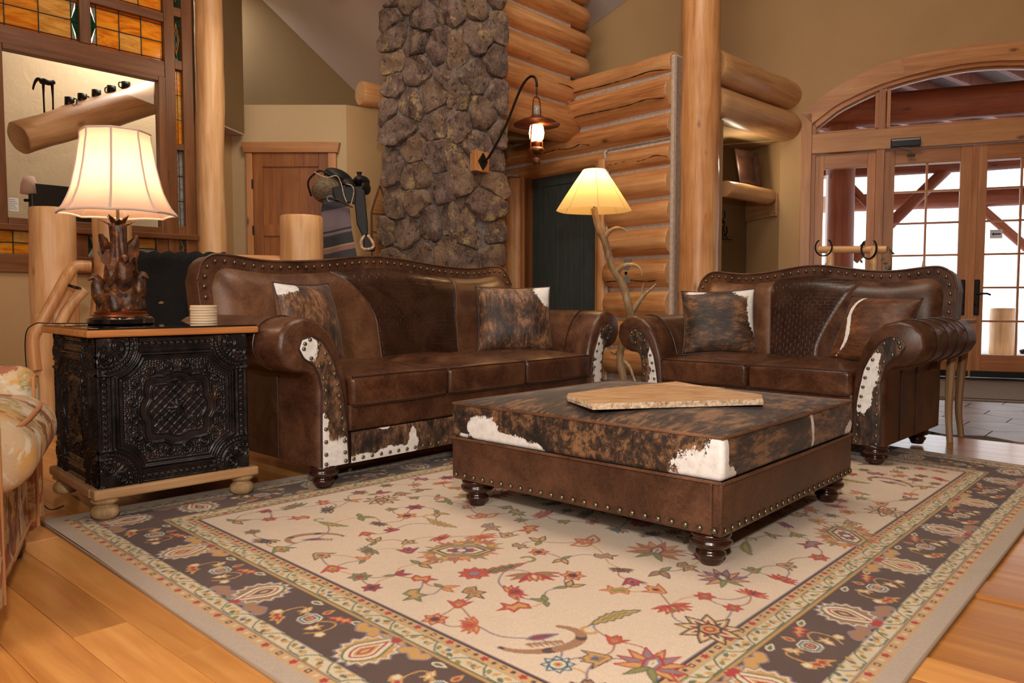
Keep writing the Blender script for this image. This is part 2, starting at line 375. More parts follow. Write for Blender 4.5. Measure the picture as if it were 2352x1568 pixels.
M['fur'] = (lambda m: m.pbr(m.ramp(m.noise(m.co(), 40, 4), [(0.3, C(4, 4, 5)), (0.7, C(13, 12, 14))]), 0.95, m.bump(m.noise(m.co((1, 1, 0.4)), 90, 5, 0.8), 1.0, 0.02), Sheen_Weight=0.03))(MT('black_fur_throw'))
M['antler'] = (lambda m: m.pbr(m.ramp(m.noise(m.co((1, 1, 0.3)), 22, 6, 0.65), [(0.3, C(120, 88, 58)), (0.55, C(176, 146, 108)), (0.75, C(216, 196, 162))]), 0.5, m.bump(m.noise(m.co((3, 3, 0.5)), 40, 4), 0.4, 0.004)))(MT('antler'))
M['bronze'] = (lambda m: m.pbr(m.ramp(m.noise(m.co(), 34, 5, 0.6), [(0.35, C(40, 24, 16)), (0.55, C(86, 50, 26)), (0.75, C(150, 92, 44))]), 0.42, m.bump(m.noise(m.co(), 110, 4), 0.5, 0.003), Metallic=0.15))(MT('carved_brown_resin'))
M['copper'] = plain('aged_copper', C(136, 74, 44), 0.35, Metallic=0.8)
M['tray'] = (lambda m: m.pbr(m.ramp(m.noise(m.co(), 14, 4), [(0.3, C(36, 18, 12)), (0.7, C(62, 32, 20))]), 0.5))(MT('mahogany_tray'))
M['white'] = plain('white_paper', C(226, 224, 220), 0.8)
M['coaster'] = plain('cream_coaster', C(222, 196, 160), 0.6)
M['slab'] = (lambda m: m.pbr(m.ramp(m.noise(m.co((1, 3, 6)), 10, 7, 0.65), [(0.3, C(176, 126, 82)), (0.5, C(206, 162, 116)), (0.7, C(224, 188, 146))]), 0.45, m.bump(m.noise(m.co(), 60, 5), 0.2, 0.003)))(MT('tan_travertine'))
M['slabedge'] = (lambda m: m.pbr(m.ramp(m.noise(m.co(), 60, 7, 0.75), [(0.35, C(150, 106, 68)), (0.55, C(222, 196, 164)), (0.7, C(240, 226, 208))]), 0.7, m.bump(m.noise(m.co(), 90, 5), 0.8, 0.006)))(MT('rough_travertine_edge'))
M['tile'] = (lambda m: m.pbr(m.mix(1.0, m.ramp(m.noise(m.co(rnd=9.0), 6, 5), [(0.3, C(122, 104, 94)), (0.7, C(150, 132, 120))]), m.n('CombineXYZ', {0: m.math('ADD', m.math('MULTIPLY', m.rnd(), 0.2), 0.85), 1: m.math('ADD', m.math('MULTIPLY', m.rnd(), 0.2), 0.85), 2: m.math('ADD', m.math('MULTIPLY', m.rnd(), 0.2), 0.85)}), 'MULTIPLY'), 0.4))(MT('entry_floor_tile'))
M['mat'] = (lambda m: m.pbr(m.ramp(m.noise(m.co(), 120, 4), [(0.3, C(120, 106, 98)), (0.7, C(150, 136, 126))]), 0.95, m.bump(m.noise(m.co(), 200, 2), 0.6, 0.003)))(MT('entry_mat_weave'))
M['snow'] = plain('bright_forecourt', C(232, 232, 234), 0.9)
M['rugm'] = (lambda m: m.pbr(m.mix(m.ramp(m.noise(m.co(), 1.8, 5, 0.6), [(0.45, 0.0), (0.8, 0.22)]), m.mix(m.math('MULTIPLY', m.noise(m.co(), 260, 2, 0.7), 0.22), m.attr('pattern', 'Color'), C(60, 46, 36)), C(120, 100, 80)), 0.95, m.bump(m.noise(m.co(), 300, 3, 0.7), 0.6, 0.003), Sheen_Weight=0.1))(MT('wool_rug'))
# ------------------------------------------------------------------ structure
def log(name, p0, p1, r, mat=None, parent=None, r1=None, rough=0.05, nseg=20, seed=None, squash=1.0, flare=None, endmat=None):
    p0 = Vector(p0); p1 = Vector(p1); L = (p1 - p0).length; sd = random.uniform(0, 99) if seed is None else seed
    r1 = r if r1 is None else r1; rings = max(4, int(L / 0.12) + 2); V = []; Fc = []; mi = []
    zs = [0.0] + [L * i / (rings - 1) for i in range(rings)] + [L]
    sc = [0.93] + [1.0] * rings + [0.93]; zs[0] = 0.0; zs[1] = min(0.012, L * 0.1); zs[-2] = L - zs[1]
    for i, z in enumerate(zs):
        t = z / L; rr = (r + (r1 - r) * t) * sc[i]
        if flare: rr *= flare(t)
        ox = nz(z * 1.3, sd) * rough * r * 1.2; oy = nz(z * 1.3, sd + 7) * rough * r * 1.2
        for k in range(nseg):
            a = 2 * math.pi * k / nseg
            q = rr * (1 + rough * (nz(math.cos(a) * 1.5 + sd, math.sin(a) * 1.5, z * 3) + 0.4 * nz(math.cos(a) * 4, math.sin(a) * 4 + sd, z * 7)))
            V.append((ox + q * math.cos(a), oy + q * math.sin(a) * squash, z))
    n = len(zs)
    for i in range(n - 1):
        for k in range(nseg):
            k2 = (k + 1) % nseg; Fc.append((i * nseg + k, i * nseg + k2, (i + 1) * nseg + k2, (i + 1) * nseg + k)); mi.append(0)
    Fc.append(tuple(range(nseg - 1, -1, -1))); mi.append(1); Fc.append(tuple((n - 1) * nseg + k for k in range(nseg))); mi.append(1)
    o = mk(name, V, Fc, [mat or M['log'], endmat or M['end']], parent, True, mi)
    autosmooth(o, 50); o.location = p0; o.rotation_euler = (p1 - p0).to_track_quat('Z', 'Y').to_euler()
    return o
def slab_poly(name, pts, z0, z1, mat, parent=None, kind='structure'):
    o = B().prism(pts, z0, z1, ax='z').build(name, mat, parent)
    if parent is None: tag(o, kind=kind)
    return o
def wall_seg(name, a, b, z0, z1, th, mat, parent=None, kind='structure'):
    a = Vector(a); b = Vector(b); d = (b - a).normalized(); n = Vector((-d.y, d.x)) * th
    return slab_poly(name, [a, b, b + n, a + n], z0, z1, mat, parent, kind)

# --- floor (planks run along the rug) -------------------------------------------------
floor = empty('floor', (0, 0, 0), 48, kind='structure')
slab = B().box((-9, -9, -0.08), (12, 12, -0.006)).build('floor_base', M['plank'], floor)
RUG_PX = None
RN, RL, RR_, RF = [np.array(p) for p in ((0.203, 0.842), (-1.599, 2.563), (2.41, 3.294), (0.993, 5.013))]
def in_quad(p, shrink=0.0):
    Q = [RN, RR_, RF, RL]; c = sum(Q) / 4
    Q = [c + (q - c) * (1 - shrink) for q in Q]
    for i in range(4):
        a, b = Q[i], Q[(i + 1) % 4]
        if (b[0] - a[0]) * (p[1] - a[1]) - (b[1] - a[1]) * (p[0] - a[0]) < 0: return False
    return True
def inframe(x, y, z=0.0, m=60):
    P = (x, y * math.cos(PITCH) - (z - CAM_H) * math.sin(PITCH), y * math.sin(PITCH) + (z - CAM_H) * math.cos(PITCH))
    if P[1] < 0.3: return False
    u = 1176 + F_PX * P[0] / P[1]; v = 784 - F_PX * P[2] / P[1]
    return -m < u < 2352 + m and -m < v < 1568 + m
ca, sa = math.cos(R(48)), math.sin(R(48))
PW = 0.118; pmesh = {}
def plank_mesh(L):
    if L not in pmesh:
        o = B().box((0.0006, 0.001, -0.02), (PW - 0.0006, L - 0.001, 0)).build('plank', M['plank'], None)
        bm = bmesh.new(); bm.from_mesh(o.data)
        bmesh.ops.bevel(bm, geom=[e for e in bm.edges if all(abs(v.co.z) < 1e-6 for v in e.verts)], offset=0.0006, segments=1, affect='EDGES')
        bm.to_mesh(o.data); bm.free(); pmesh[L] = o.data; bpy.data.objects.remove(o)
    return pmesh[L]
rs = random.Random(3); nplank = 0
for i in range(-22, 41):
    y = -4.0 + rs.uniform(0, 2)
    while y < 6.0:
        L = rs.choice((1.1, 1.5, 1.9, 2.3)); lx = i * PW; vis = False
        for a in range(5):
            for t in (0.15, 0.85):
                px, py = lx + PW * t, y + L * a / 4
                X, Y = px * ca - py * sa, px * sa + py * ca
                if inframe(X, Y) and not in_quad((X, Y), 0.02) and Y < 5.4: vis = True
        if vis and lx + PW <= 4.76 and nplank < 290:
            o = bpy.data.objects.new('plank', plank_mesh(L)); COL.objects.link(o); o.parent = floor; o.location = (lx, y, 0); nplank += 1
        y += L
# --- entry tiles and mat ---------------------------------------------------------------
tf = empty('floor_entry', (0, 0, 0), 48, kind='structure')
B().box((4.76, -6, -0.03), (12, 6, 0.001)).build('grout_bed', plain('tile_grout', C(96, 84, 76), 0.9), tf)
hx = []; hr = 0.20
hexm = None
for i in range(0, 16):
    for j in range(-12, 12):
        cx = 4.76 + hr * 0.9 + i * hr * 1.5; cy = (j + (i % 2) * 0.5) * hr * 1.732
        X, Y = cx * ca - cy * sa, cx * sa + cy * ca
        if not inframe(X, Y, 0, 120) or (X - 4.247) * 0.3746 + (Y - 7.111) * 0.927 > 0.1: continue
        if X < 1.7: continue
        if hexm is None:
            rr = hr - 0.004
            o = B().prism([(rr * math.cos(R(60 * k)), rr * math.sin(R(60 * k))) for k in range(6)], -0.01, 0.006, ax='z').build('tile', M['tile'], tf, bevel=0)
            hexm = o.data; o.location = (cx, cy, 0)
        else:
            o = bpy.data.objects.new('tile', hexm); COL.objects.link(o); o.parent = tf; o.location = (cx, cy, 0)

# --- entrance wall ---------------------------------------------------------------------
EF = (4.247, 7.111, 0); EA = -22
we = empty('wall_right', EF, EA, kind='structure')
arch_o = [(-1.503, 2.566), (-1.277, 2.742), (-1.047, 2.875), (-.823, 2.957), (-.53, 3.016), (-.176, 3.046)]
arch_o = arch_o + [(0.0, 3.05)] + [(-x, z) for x, z in reversed(arch_o)]
arch_i = [(-1.406, 2.46), (-1.196, 2.617), (-1.0, 2.705), (-.829, 2.771), (-.6, 2.827), (-.347, 2.869), (-.15, 2.888)]
arch_i = arch_i + [(0.0, 2.893)] + [(-x, z) for x, z in reversed(arch_i)]
b = B(); ao = [(-1.47, 2.5)] + arch_i[1:-1] + [(1.47, 2.5)]
hole = [(-1.44, 0.0), (-1.44, 2.49)] + [(x * 1.02, z + 0.03) for x, z in arch_i[1:-1]] + [(1.44, 2.49), (1.44, 0.0)]
for k in range(1, len(hole) - 2):
    (x0, z0), (x1, z1) = hole[k], hole[k + 1]
    b.prism([(x0, z0), (x1, z1), (x1, 5.2), (x0, 5.2)], 0, 0.2)
b.box((-1.695, 0, 0), (-1.44, 0.2, 5.2)); b.box((1.44, 0, 0), (3.6, 0.2, 5.2)); b.box((-3.75, 0, 2.32), (-1.695, 0.2, 5.2))
b.build('plaster', M['wall'], we)
tr = empty('trim_1', EF, EA, kind='structure')
b = B()
def ribbon(bb, o_, i_, y0, y1, m=0):
    for k in range(len(o_) - 1):
        q = [o_[k], o_[k + 1], i_[k + 1], i_[k]]; bb.prism([(p[0], p[1]) for p in q], y0, y1, m)
def resample(P, n):
    P = [np.array(p) for p in P]; d = [0]
    for i in range(1, len(P)): d.append(d[-1] + np.linalg.norm(P[i] - P[i - 1]))
    return [tuple(np.array([np.interp(t, d, [p[j] for p in P]) for j in range(len(P[0]))])) for t in np.linspace(0, d[-1], n)]
Ao = resample(arch_o, 41); Ai = resample(arch_i, 41)
ribbon(b, Ao[:13], Ai[:13], -0.03, 0.02); b.build('arch_casing', M['trimx'], tr)
b = B(); ribbon(b, Ao[12:29], Ai[12:29], -0.034, 0.02); b.build('arch_casing', M['trimx'], tr)
b = B(); ribbon(b, Ao[28:], Ai[28:], -0.03, 0.02); b.build('arch_casing', M['trimx'], tr)
for s in (-1, 1):
    b = B().box((-1.503, -0.03, 0), (-1.406, 0.02, 2.56)); o = b.build('side_casing', M['trim'], tr, bevel=0.004)
    if s == 1: o.location = (2.909, 0, 0)
Ai2 = [(x * 0.972, z - 0.035) for x, z in Ai]
b = B(); ribbon(b, Ai, Ai2, 0.0, 0.14); b.build('arch_frame', M['entryx'], tr)
for s in (-1, 1): B().box((s * 1.406 if s < 0 else 1.37, 0, 0), (-1.37 if s < 0 else 1.406, 0.14, 2.5)).build('side_frame', M['entry'], tr)
B().box((-1.41, -0.02, 2.17), (1.41, 0.14, 2.362)).build('header_rail', M['trimx'], tr, bevel=0.005)
B().box((-1.45, -0.06, 0.0), (1.45, 0.16, 0.02)).build('threshold', M['iron'], tr)
def transom(x0, x1, idx):
    t = empty('window_%d' % idx, EF, EA, kind='structure')
    for (a, c) in ((x0, x0 + 0.03), (x1 - 0.03, x1)):
        za = float(np.interp((a + c) / 2, [p[0] for p in Ai2], [p[1] for p in Ai2]))
        B().box((a, 0.03, 2.362), (c, 0.09, za)).build('window_frame', M['entry'], t)
    B().box((x0, 0.03, 2.362), (x1, 0.09, 2.385)).build('window_frame', M['entryx'], t)
    xs = np.linspace(x0 + 0.03, x1 - 0.03, 10); top = [(x, float(np.interp(x, [p[0] for p in Ai2], [p[1] for p in Ai2]))) for x in xs]
    b = B(); ribbon(b, top, [(x, z - 0.02) for x, z in top], 0.035, 0.085); b.build('window_frame', M['entryx'], t)
    B().prism([(x0 + .02, 2.375)] + top + [(x1 - .02, 2.375)], 0.055, 0.06).build('pane', M['glass'], t)
transom(-1.37, -0.815, 1); transom(-0.745, 0.745, 2); transom(0.815, 1.37, 3)
for s in (-1, 1):
    x0, x1 = (-0.83, -0.758) if s < 0 else (0.758, 0.83)
    za = float(np.interp(x0, [p[0] for p in Ai], [p[1] for p in Ai])) - 0.03
    B().box((x0, -0.012, 0), (x1, 0.14, 2.17)).build('mullion', M['entry'], tr, bevel=0.003)
    B().box((x0 + .012, 0.0, 2.36), (x1 - .0, 0.12, za)).build('mullion', M['entry'], tr, bevel=0.003)
ZS = [0.235, 0.545, 0.855, 1.162, 1.465, 1.763, 2.02]
def glazed(name, x0, x1, g0, g1, vert, kind_idx, muntins=True, mirror=False):
    t = empty(name, EF, EA, kind='structure'); m, mx = M['entry'], M['entryx']
    B().box((x0, 0.03, 0.025), (g0, 0.085, 2.165)).build('stile', m, t, bevel=0.003)
    B().box((g1, 0.03, 0.025), (x1, 0.085, 2.165)).build('stile', m, t, bevel=0.003)
    B().box((g0, 0.03, 2.02), (g1, 0.085, 2.165)).build('top_rail', mx, t, bevel=0.003)
    B().box((g0, 0.03, 0.025), (g1, 0.085, 0.235)).build('bottom_rail', mx, t, bevel=0.003)
    if muntins:
        B().box(((g0 + g1) / 2 - .009, 0.04, .235), ((g0 + g1) / 2 + .009, 0.075, 2.02)).build('muntin', m, t)
        for z in ZS[1:-1]: B().box((g0, 0.042, z - .009), (g1, 0.073, z + .009)).build('muntin', mx, t)
        for i in range(2):
            for j in range(6):
                xa = g0 if i == 0 else (g0 + g1) / 2 + .009; xb = (g0 + g1) / 2 - .009 if i == 0 else g1
                B().box((xa, .056, ZS[j] + (.009 if j else 0)), (xb, .06, ZS[j + 1] - .009)).build('pane', M['glass'], t)
    else: B().box((g0, .056, .235), (g1, .06, 2.02)).build('pane', M['glass'], t)
    return t
glazed('window_4', -1.37, -0.83, -1.29, -0.90, False, 4, False)
glazed('window_5', 0.83, 1.37, 0.90, 1.29, False, 5, False)
d1 = glazed('door_1', -0.758, -0.002, -0.664, -0.117, True, 1)
d2 = glazed('door_2', 0.002, 0.758, 0.098, 0.645, True, 2)
B().box((-.025, .015, .03), (.02, .03, 2.16)).build('astragal', M['entry'], d1)
for d, x, s in ((d1, -0.072, -1), (d2, 0.045, 1)):
    h = B().box((x - .022, .012, .60), (x + .022, .03, .93)).build('handle_plate', M['iron'], d, bevel=0.01)
    b = B(); b.tube([(0, -.0, 0), (0, -.05, 0), (s * .07, -.06, 0.0), (s * .1, -.055, -.012)], .009, 8); b.lathe([(.02, -.01), (.02, .01)], 12, c=(0, 0, -.1))
    o = b.build('handle', M['iron'], h, smooth=True); o.location = (x, .012, .80)
sweep = B().box((-.75, .0, .028), (-.01, .028, .085)).build('door_sweep', M['black'], d1)
B().box((.01, .0, .028), (.75, .028, .085)).build('door_sweep', M['black'], d2)
# alcove beside the entrance
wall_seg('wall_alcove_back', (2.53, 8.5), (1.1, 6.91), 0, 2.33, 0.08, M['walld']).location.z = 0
wall_seg('wall_alcove_side', (2.676, 7.746), (2.53, 8.5), 0, 2.33, -0.08, M['wall'])
slab_poly('ceiling_alcove', [(1.5, 7.0), (1.95, 6.85), (2.72, 7.74), (2.58, 8.56)], 2.33, 2.36, M['wall'])
wall_seg('wall_return', (1.76, 6.69), (1.84, 6.78), 0, 2.30, 0.12, M['wall'])

# --- log walls --------------------------------------------------------------------------
def local_crack(parent, P, r=0.004):
    o = B().tube(smooth_path(P, 4), [r * (0.4 + random.random()) for _ in range(len(smooth_path(P, 4)))], 6).build('crack', M['dark'], parent); return o
W0 = (0.561, 7.5, 0)
wd = empty('wall_back', W0, -48, kind='structure')   # the wall with the green door
B().box((-1.0, 0.0, 2.1), (1.235, 0.10, 2.80)).build('chinking', M['chink'], wd)
B().box((0.47, 0.0, 0.0), (1.235, 0.10, 2.12)).build('chinking', M['chink'], wd)
B().box((-1.0, 0.0, 0.0), (-0.9, 0.10, 2.12)).build('chinking', M['chink'], wd)
def hlog(parent, x0, x1, z0, z1, y=0.025, mat=None, pr=0.095, gap=0.009):
    zc = (z0 + z1) / 2; hz = (z1 - z0) / 2 - gap; dep = y + pr
    o = log('log', (x0, y, zc), (x1, y, zc), hz, mat, parent, r1=hz * random.uniform(0.96, 1.03), rough=0.035)
    # ellipse: deeper than high where the course is thin
    o.scale = (1, 1, 1); return o
Lz = [0.05, 0.31, 0.57, 0.835, 1.115, 1.385, 1.62, 1.885, 2.10]
rl = random.Random(5)
for a, b_ in zip(Lz[:-1], Lz[1:]): hlog(wd, 0.50, 1.20, a, b_)
hlog(wd, -1.15, 1.20, 2.12, 2.345)
hlog(wd, 0.02, 1.20, 2.36, 2.655); hlog(wd, 0.02, 1.20, 2.665, 2.85)
log('log', (-0.93, 0.04, 2.045), (0.47, 0.04, 2.045), 0.075, None, wd, rough=0.02)            # thin lintel log
log('jamb_log', (0.43, 0.0, 0), (0.43, 0.0, 2.03), 0.062, None, wd, rough=0.03)
log('jamb_log', (-0.80, 0.035, 0), (-0.80, 0.035, 1.995), 0.118, None, wd, rough=0.03, squash=1.0)
B().box((1.20, -0.035, 0.0), (1.235, 0.09, 2.80)).build('chinking', M['chink'], wd, bevel=0.01)
B().tube([(-0.93, -.03, 0), (-0.925, -.03, 1.9), (-.9, -.035, 2.0), (-.82, -.07, 2.035), (-.7, -.055, 2.02)], .016, 8).build('chinking', M['chink'], wd, smooth=True)
B().tube([(0.50, -.03, 0), (0.50, -.03, 1.4), (.505, -.03, 1.9), (.47, -.035, 2.08), (.49, -.03, 2.11)], .014, 8).build('chinking', M['chink'], wd, smooth=True)
for z, x0, x1 in ((2.49, .05, 1.19), (2.72, .06, 1.19), (2.0, .52, 1.19), (.95, .55, 1.1), (2.22, -.3, .3)):
    random.seed(int(z * 100)); hh = {2.49: .145, 2.72: .085, 2.0: .1, .95: .12, 2.22: .1}[z]
    n_ = 7; dz0 = -hh * 0.35
    P = []
    for k in range(n_):
        x = x0 + (x1 - x0) * k / (n_ - 1); dz = dz0 + nz(k * .9, z) * 0.03; yy = 0.025 - math.sqrt(max(hh * hh - dz * dz, 1e-4)) * 1.0 + .002
        P.append((x, yy, z + dz))
    local_crack(wd, P)
# short log ends on the left of the door, up to the stone
for k, (a, b_) in enumerate(zip(Lz[:-1], Lz[1:])):
    a += 0.12; b_ += 0.12
    if b_ > 2.1: b_ = 2.1
    log('log', (-0.99, 0.05, (a + b_) / 2), (-0.99 - 0.10, -1.3, (a + b_) / 2), (b_ - a) / 2 - .015, None, wd, rough=0.04)
B().box((-1.15, -1.3, 0.0), (-1.05, 0.0, 2.12)).build('chinking', M['chink'], wd)
# thermostat plate
th = empty('thermostat', tuple((frame(*W0[:2], -48) @ Vector((0.79, -0.095, 0.89)))), -48, 'grey metal wall plate with round button on the log wall', 'wall plate')
B().box((-.034, -.004, 0), (.034, .03, .215)).build('plate', M['steel'], th, bevel=.004)
o = B().lathe([(.014, 0), (.014, .008), (.008, .01)], 16).build('button', M['iron'], th, smooth=True, loc=(0, -.004, .09), rot=(R(90), 0, 0))
# green door
dr = empty('door_3', W0, -48, kind='structure')
B().box((-.579, .07, 0), (.372, .10, 2.06)).build('door_slab', M['sage'], dr)
for (x0, x1, z0, z1) in ((-.579, -.45, 0, 2.06), (.24, .372, 0, 2.06)): B().box((x0, .05, z0), (x1, .07, z1)).build('stile', M['sage'], dr, bevel=.003)
B().box((-.45, .05, 1.88), (.24, .07, 2.06)).build('top_rail', M['sage'], dr, bevel=.003)
for i, x in enumerate((-.45, -.385, -.205, -.02, .12)):
    x1 = (-.385, -.205, -.02, .12, .24)[i]; B().box((x + .003, .058, 0), (x1 - .003, .07, 1.88)).build('panel_board', M['sage'], dr, bevel=.004)
for x0, x1, z0, z1, mm in ((-.69, -.645, 0, 2.06, 'trim'), (-.645, -.579, 0, 2.03, 'wtrim'), (.345, .372, 0, 2.03, 'trim')): B().box((x0, -.02 if mm == 'trim' else .0, z0), (x1, .06, z1)).build('door_frame', M[mm], dr, bevel=.003)
B().box((-.66, -.01, 2.0), (.372, .06, 2.04)).build('door_frame', M['wtrimx'], dr, bevel=.003)
# upper log wall running back to that corner
wu = empty('wall_upper_logs', (W0[0], W0[1], 0), 48, kind='structure')
B().box((-1.2, 0.0, 2.26), (0.0, 0.10, 4.3)).build('chinking', M['chink'], wu)
zz = [2.245, 2.60, 2.865, 3.115, 3.35, 3.59, 3.84, 4.08]
for k, (a, b_) in enumerate(zip(zz[:-1], zz[1:])):
    x1 = 0.0 if k < 2 else (0.20 + 0.03 * (k % 2))
    hlog(wu, -1.2, x1, a, b_, y=0.025)
for z, hh in ((2.76, .12), (2.50, .16), (3.0, .11)):
    P = []
    for k in range(8):
        x = -1.2 + 1.18 * k / 7; dz = -hh * .2 + nz(k * .8, z) * .02; P.append((x, .025 - math.sqrt(hh * hh - dz * dz) * 1.0 + .002, z + dz))
    local_crack(wu, P, .005)
# corner joint strips of chinking
def cj(pts): B().tube(smooth_path(pts, 3), .014, 8).build('chinking', M['chink'], wd, smooth=True)
cj([(0.01, -.03, 2.86), (-.06, -.045, 2.87), (.03, -.10, 2.80), (.055, -.03, 2.66), (-.02, -.10, 2.60), (.045, -.06, 2.50), (.10, -.02, 2.36), (.02, -.09, 2.30), (-.06, -.06, 2.25), (-.14, -.04, 2.235)])

# --- big posts --------------------------------------------------------------------------
o = tag(log('log_post', (1.60, 6.62, 0), (1.60, 6.62, 4.8), 0.172, M['log'], None, r1=0.155, rough=0.05, nseg=28), 'tall peeled log post between the log wall and the coat alcove', 'post')
B().tube(smooth_path([(0.10, -.13, .9), (.09, -.135, 1.3), (.105, -.13, 1.7), (.09, -.135, 2.0)], 4), [.006, .02, .03, .02, .03, .028, .03, .02, .026, .02, .012, .006, .003][:13], 7).build('bark_scar', M['logx'], o, smooth=True).location = (0, 0, 0)
hl = [((1.73, 6.74, 2.755), (2.80, 7.83, 2.755), .142, 'paler log over the coat alcove, upper of the pair'), ((1.71, 6.74, 2.44), (2.80, 7.83, 2.455), .150, 'paler log over the coat alcove, lower of the pair')]
for p0, p1, r_, lb in hl: tag(log('header_log', p0, p1, r_, M['logx'], None, rough=0.06), lb, 'log', 'header logs over the alcove')
wcol = wall_seg('wall_caulk', (1.82, 6.86), (2.7, 7.75), 2.58, 2.63, 0.05, M['chink'])
o = tag(log('log_column', (-2.362, 6.1, 0), (-2.362, 6.1, 4.6), 0.108, M['logx'], None, r1=0.103, rough=0.10, nseg=24), 'slim knotty log column beside the amber glass wall', 'post')

# --- stone column -------------------------------------------------------------------------
def voronoi_cells(W, H, n, rnd, aspect=1.3):
    pts = []; tries = 0
    dmin = math.sqrt(W * H / n) * 0.80
    while len(pts) < n and tries < 20000:
        p = (rnd.uniform(0, W), rnd.uniform(0, H)); tries += 1
        if all(((p[0] - q[0]) / aspect) ** 2 + (p[1] - q[1]) ** 2 > (dmin * (0.75 + 0.5 * rnd.random())) ** 2 for q in pts): pts.append(p)
    cells = []
    for i, p in enumerate(pts):
        poly = [(0, 0), (W, 0), (W, H), (0, H)]
        for j, q in enumerate(pts):
            if i == j or abs(q[1] - p[1]) > 1.2: continue
            nx, ny = (q[0] - p[0]) / aspect ** 2, q[1] - p[1]; mx, my = (p[0] + q[0]) / 2, (p[1] + q[1]) / 2
            out = []
            for k in range(len(poly)):
                a, b_ = poly[k], poly[(k + 1) % len(poly)]
                da = (a[0] - mx) * nx + (a[1] - my) * ny; db = (b_[0] - mx) * nx + (b_[1] - my) * ny
                if da <= 0: out.append(a)
                if (da < 0) != (db < 0): t = da / (da - db); out.append((a[0] + (b_[0] - a[0]) * t, a[1] + (b_[1] - a[1]) * t))
            poly = out
            if len(poly) < 3: break
        if len(poly) >= 3: cells.append((p, poly))
    return cells
def stone_obj(cell, parent, T, rnd, W, H, grow=0.03):
    c0, poly = cell; cx = sum(p[0] for p in poly) / len(poly); cy = sum(p[1] for p in poly) / len(poly)
    # wrap round the arris: push the outline past the face edge a little
    poly = [(p[0] - grow if p[0] < 1e-3 else (p[0] + grow if p[0] > W - 1e-3 else p[0]), p[1]) for p in poly]
    ang = []; N = 28
    for k in range(N):
        a = 2 * math.pi * k / N; dx, dy = math.cos(a), math.sin(a); best = 9
        for i in range(len(poly)):
            (x1, y1), (x2, y2) = poly[i], poly[(i + 1) % len(poly)]
            ex, ey = x2 - x1, y2 - y1; den = dx * ey - dy * ex
            if abs(den) < 1e-9: continue
            t = ((x1 - cx) * ey - (y1 - cy) * ex) / den; u = ((x1 - cx) * dy - (y1 - cy) * dx) / den
            if t > 0 and -1e-6 <= u <= 1 + 1e-6: best = min(best, t)
        ang.append(best)
    sm = [(ang[k - 1] + 2 * ang[k] + ang[(k + 1) % N]) / 4 for k in range(N)]
    D = rnd.uniform(0.018, 0.050); sd = rnd.uniform(0, 50); V = []; Fc = []
    rings = [(1.0, -0.3), (1.0, 0.45), (0.965, 0.85), (0.88, 1.0), (0.6, 1.0), (0.3, 1.0)]
    tx, ty = rnd.uniform(-.15, .15), rnd.uniform(-.15, .15)
    for f, h in rings:
        for k in range(N):
            a = 2 * math.pi * k / N; rr = (sm[k] * (1 + 0.05 * nz(k * 1.7, sd)) - 0.007) * f
            x, y = rr * math.cos(a), rr * math.sin(a); jit = 1 + 0.10 * nz(x * 14 + sd, y * 14, f * 2)
            d = D * h + (0.030 * nz(x * 9 + sd, y * 9) + 0.014 * nz(x * 30 + sd, y * 30)) * min(1, max(h, 0)) + (x * tx + y * ty) * (1 if h > 0 else 0)
            V.append((x * jit, -d, y * jit))
    V.append((0, -D, 0))
    for i in range(len(rings) - 1):
        for k in range(N): k2 = (k + 1) % N; Fc.append((i * N + k, i * N + k2, (i + 1) * N + k2, (i + 1) * N + k))
    for k in range(N): Fc.append(((len(rings) - 1) * N + k, (len(rings) - 1) * N + (k + 1) % N, len(V) - 1))
    o = mk('stone', V, Fc, M['stone'], parent, True); autosmooth(o, 40)
    o.matrix_local = T @ Matrix.Translation((cx, 0, cy)); return o
rst = random.Random(11)
sc_ = empty('stone_pillar', (-0.438, 5.7, 0), 48, kind='structure')
WL, WR, HT = 0.80, 0.56, 4.3
B().box((0.012, 0.012, 0), (WR - .01, WL - .01, HT)).build('mortar_core', M['mortar'], sc_)
# right face: local y=0 plane, x 0..WR  (normal -y);  left face: local x=0 plane, y 0..WL (normal -x)
for cell in voronoi_cells(WR, HT, 44, rst): stone_obj(cell, sc_, Matrix.Translation((0, 0.012, 0)), rst, WR, HT)
TL = Matrix.Translation((0.012, 0, 0)) @ Matrix(((0, 1, 0, 0), (-1, 0, 0, WL), (0, 0, 1, 0), (0, 0, 0, 1)))
for cell in voronoi_cells(WL, HT, 62, rst): stone_obj(cell, sc_, TL, rst, WL, HT)

# --- back left: door lobby, ledge, ceiling ------------------------------------------------
wall_seg('wall_lobby', (-2.45, 6.8), (-1.447, 6.8), 0, 2.44, 0.12, M['wallw'])
wall_seg('wall_lobby_side', (-1.447, 6.8), (-0.6, 7.42), 0, 2.44, 0.12, M['wall'])
wall_seg('wall_lobby_left', (-2.57, 6.22), (-2.45, 6.8), 0, 2.44, 0.1, M['wall'])
slab_poly('wall_ledge', [(-2.45, 6.85), (-1.46, 6.85), (-0.62, 7.46), (-.62, 7.62), (-2.45, 7.62)], 2.36, 2.43, M['wallw'])
wall_seg('wall_inner_side', (-2.60, 6.32), (-3.32, 7.75), 0, 5, 0.08, M['walld'])  # hidden panel added to keep the inner light off the gable
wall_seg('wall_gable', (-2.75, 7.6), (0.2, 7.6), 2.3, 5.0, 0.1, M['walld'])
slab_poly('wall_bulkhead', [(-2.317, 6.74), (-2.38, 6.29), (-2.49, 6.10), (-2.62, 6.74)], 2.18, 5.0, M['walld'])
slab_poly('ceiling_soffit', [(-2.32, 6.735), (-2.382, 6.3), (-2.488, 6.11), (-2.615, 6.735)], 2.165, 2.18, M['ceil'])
P0 = Vector((-2.5, 7.59, 3.72)); U = Vector((0.97, 0, -0.95)); T = Vector((0.59, -1.6, 0.33))
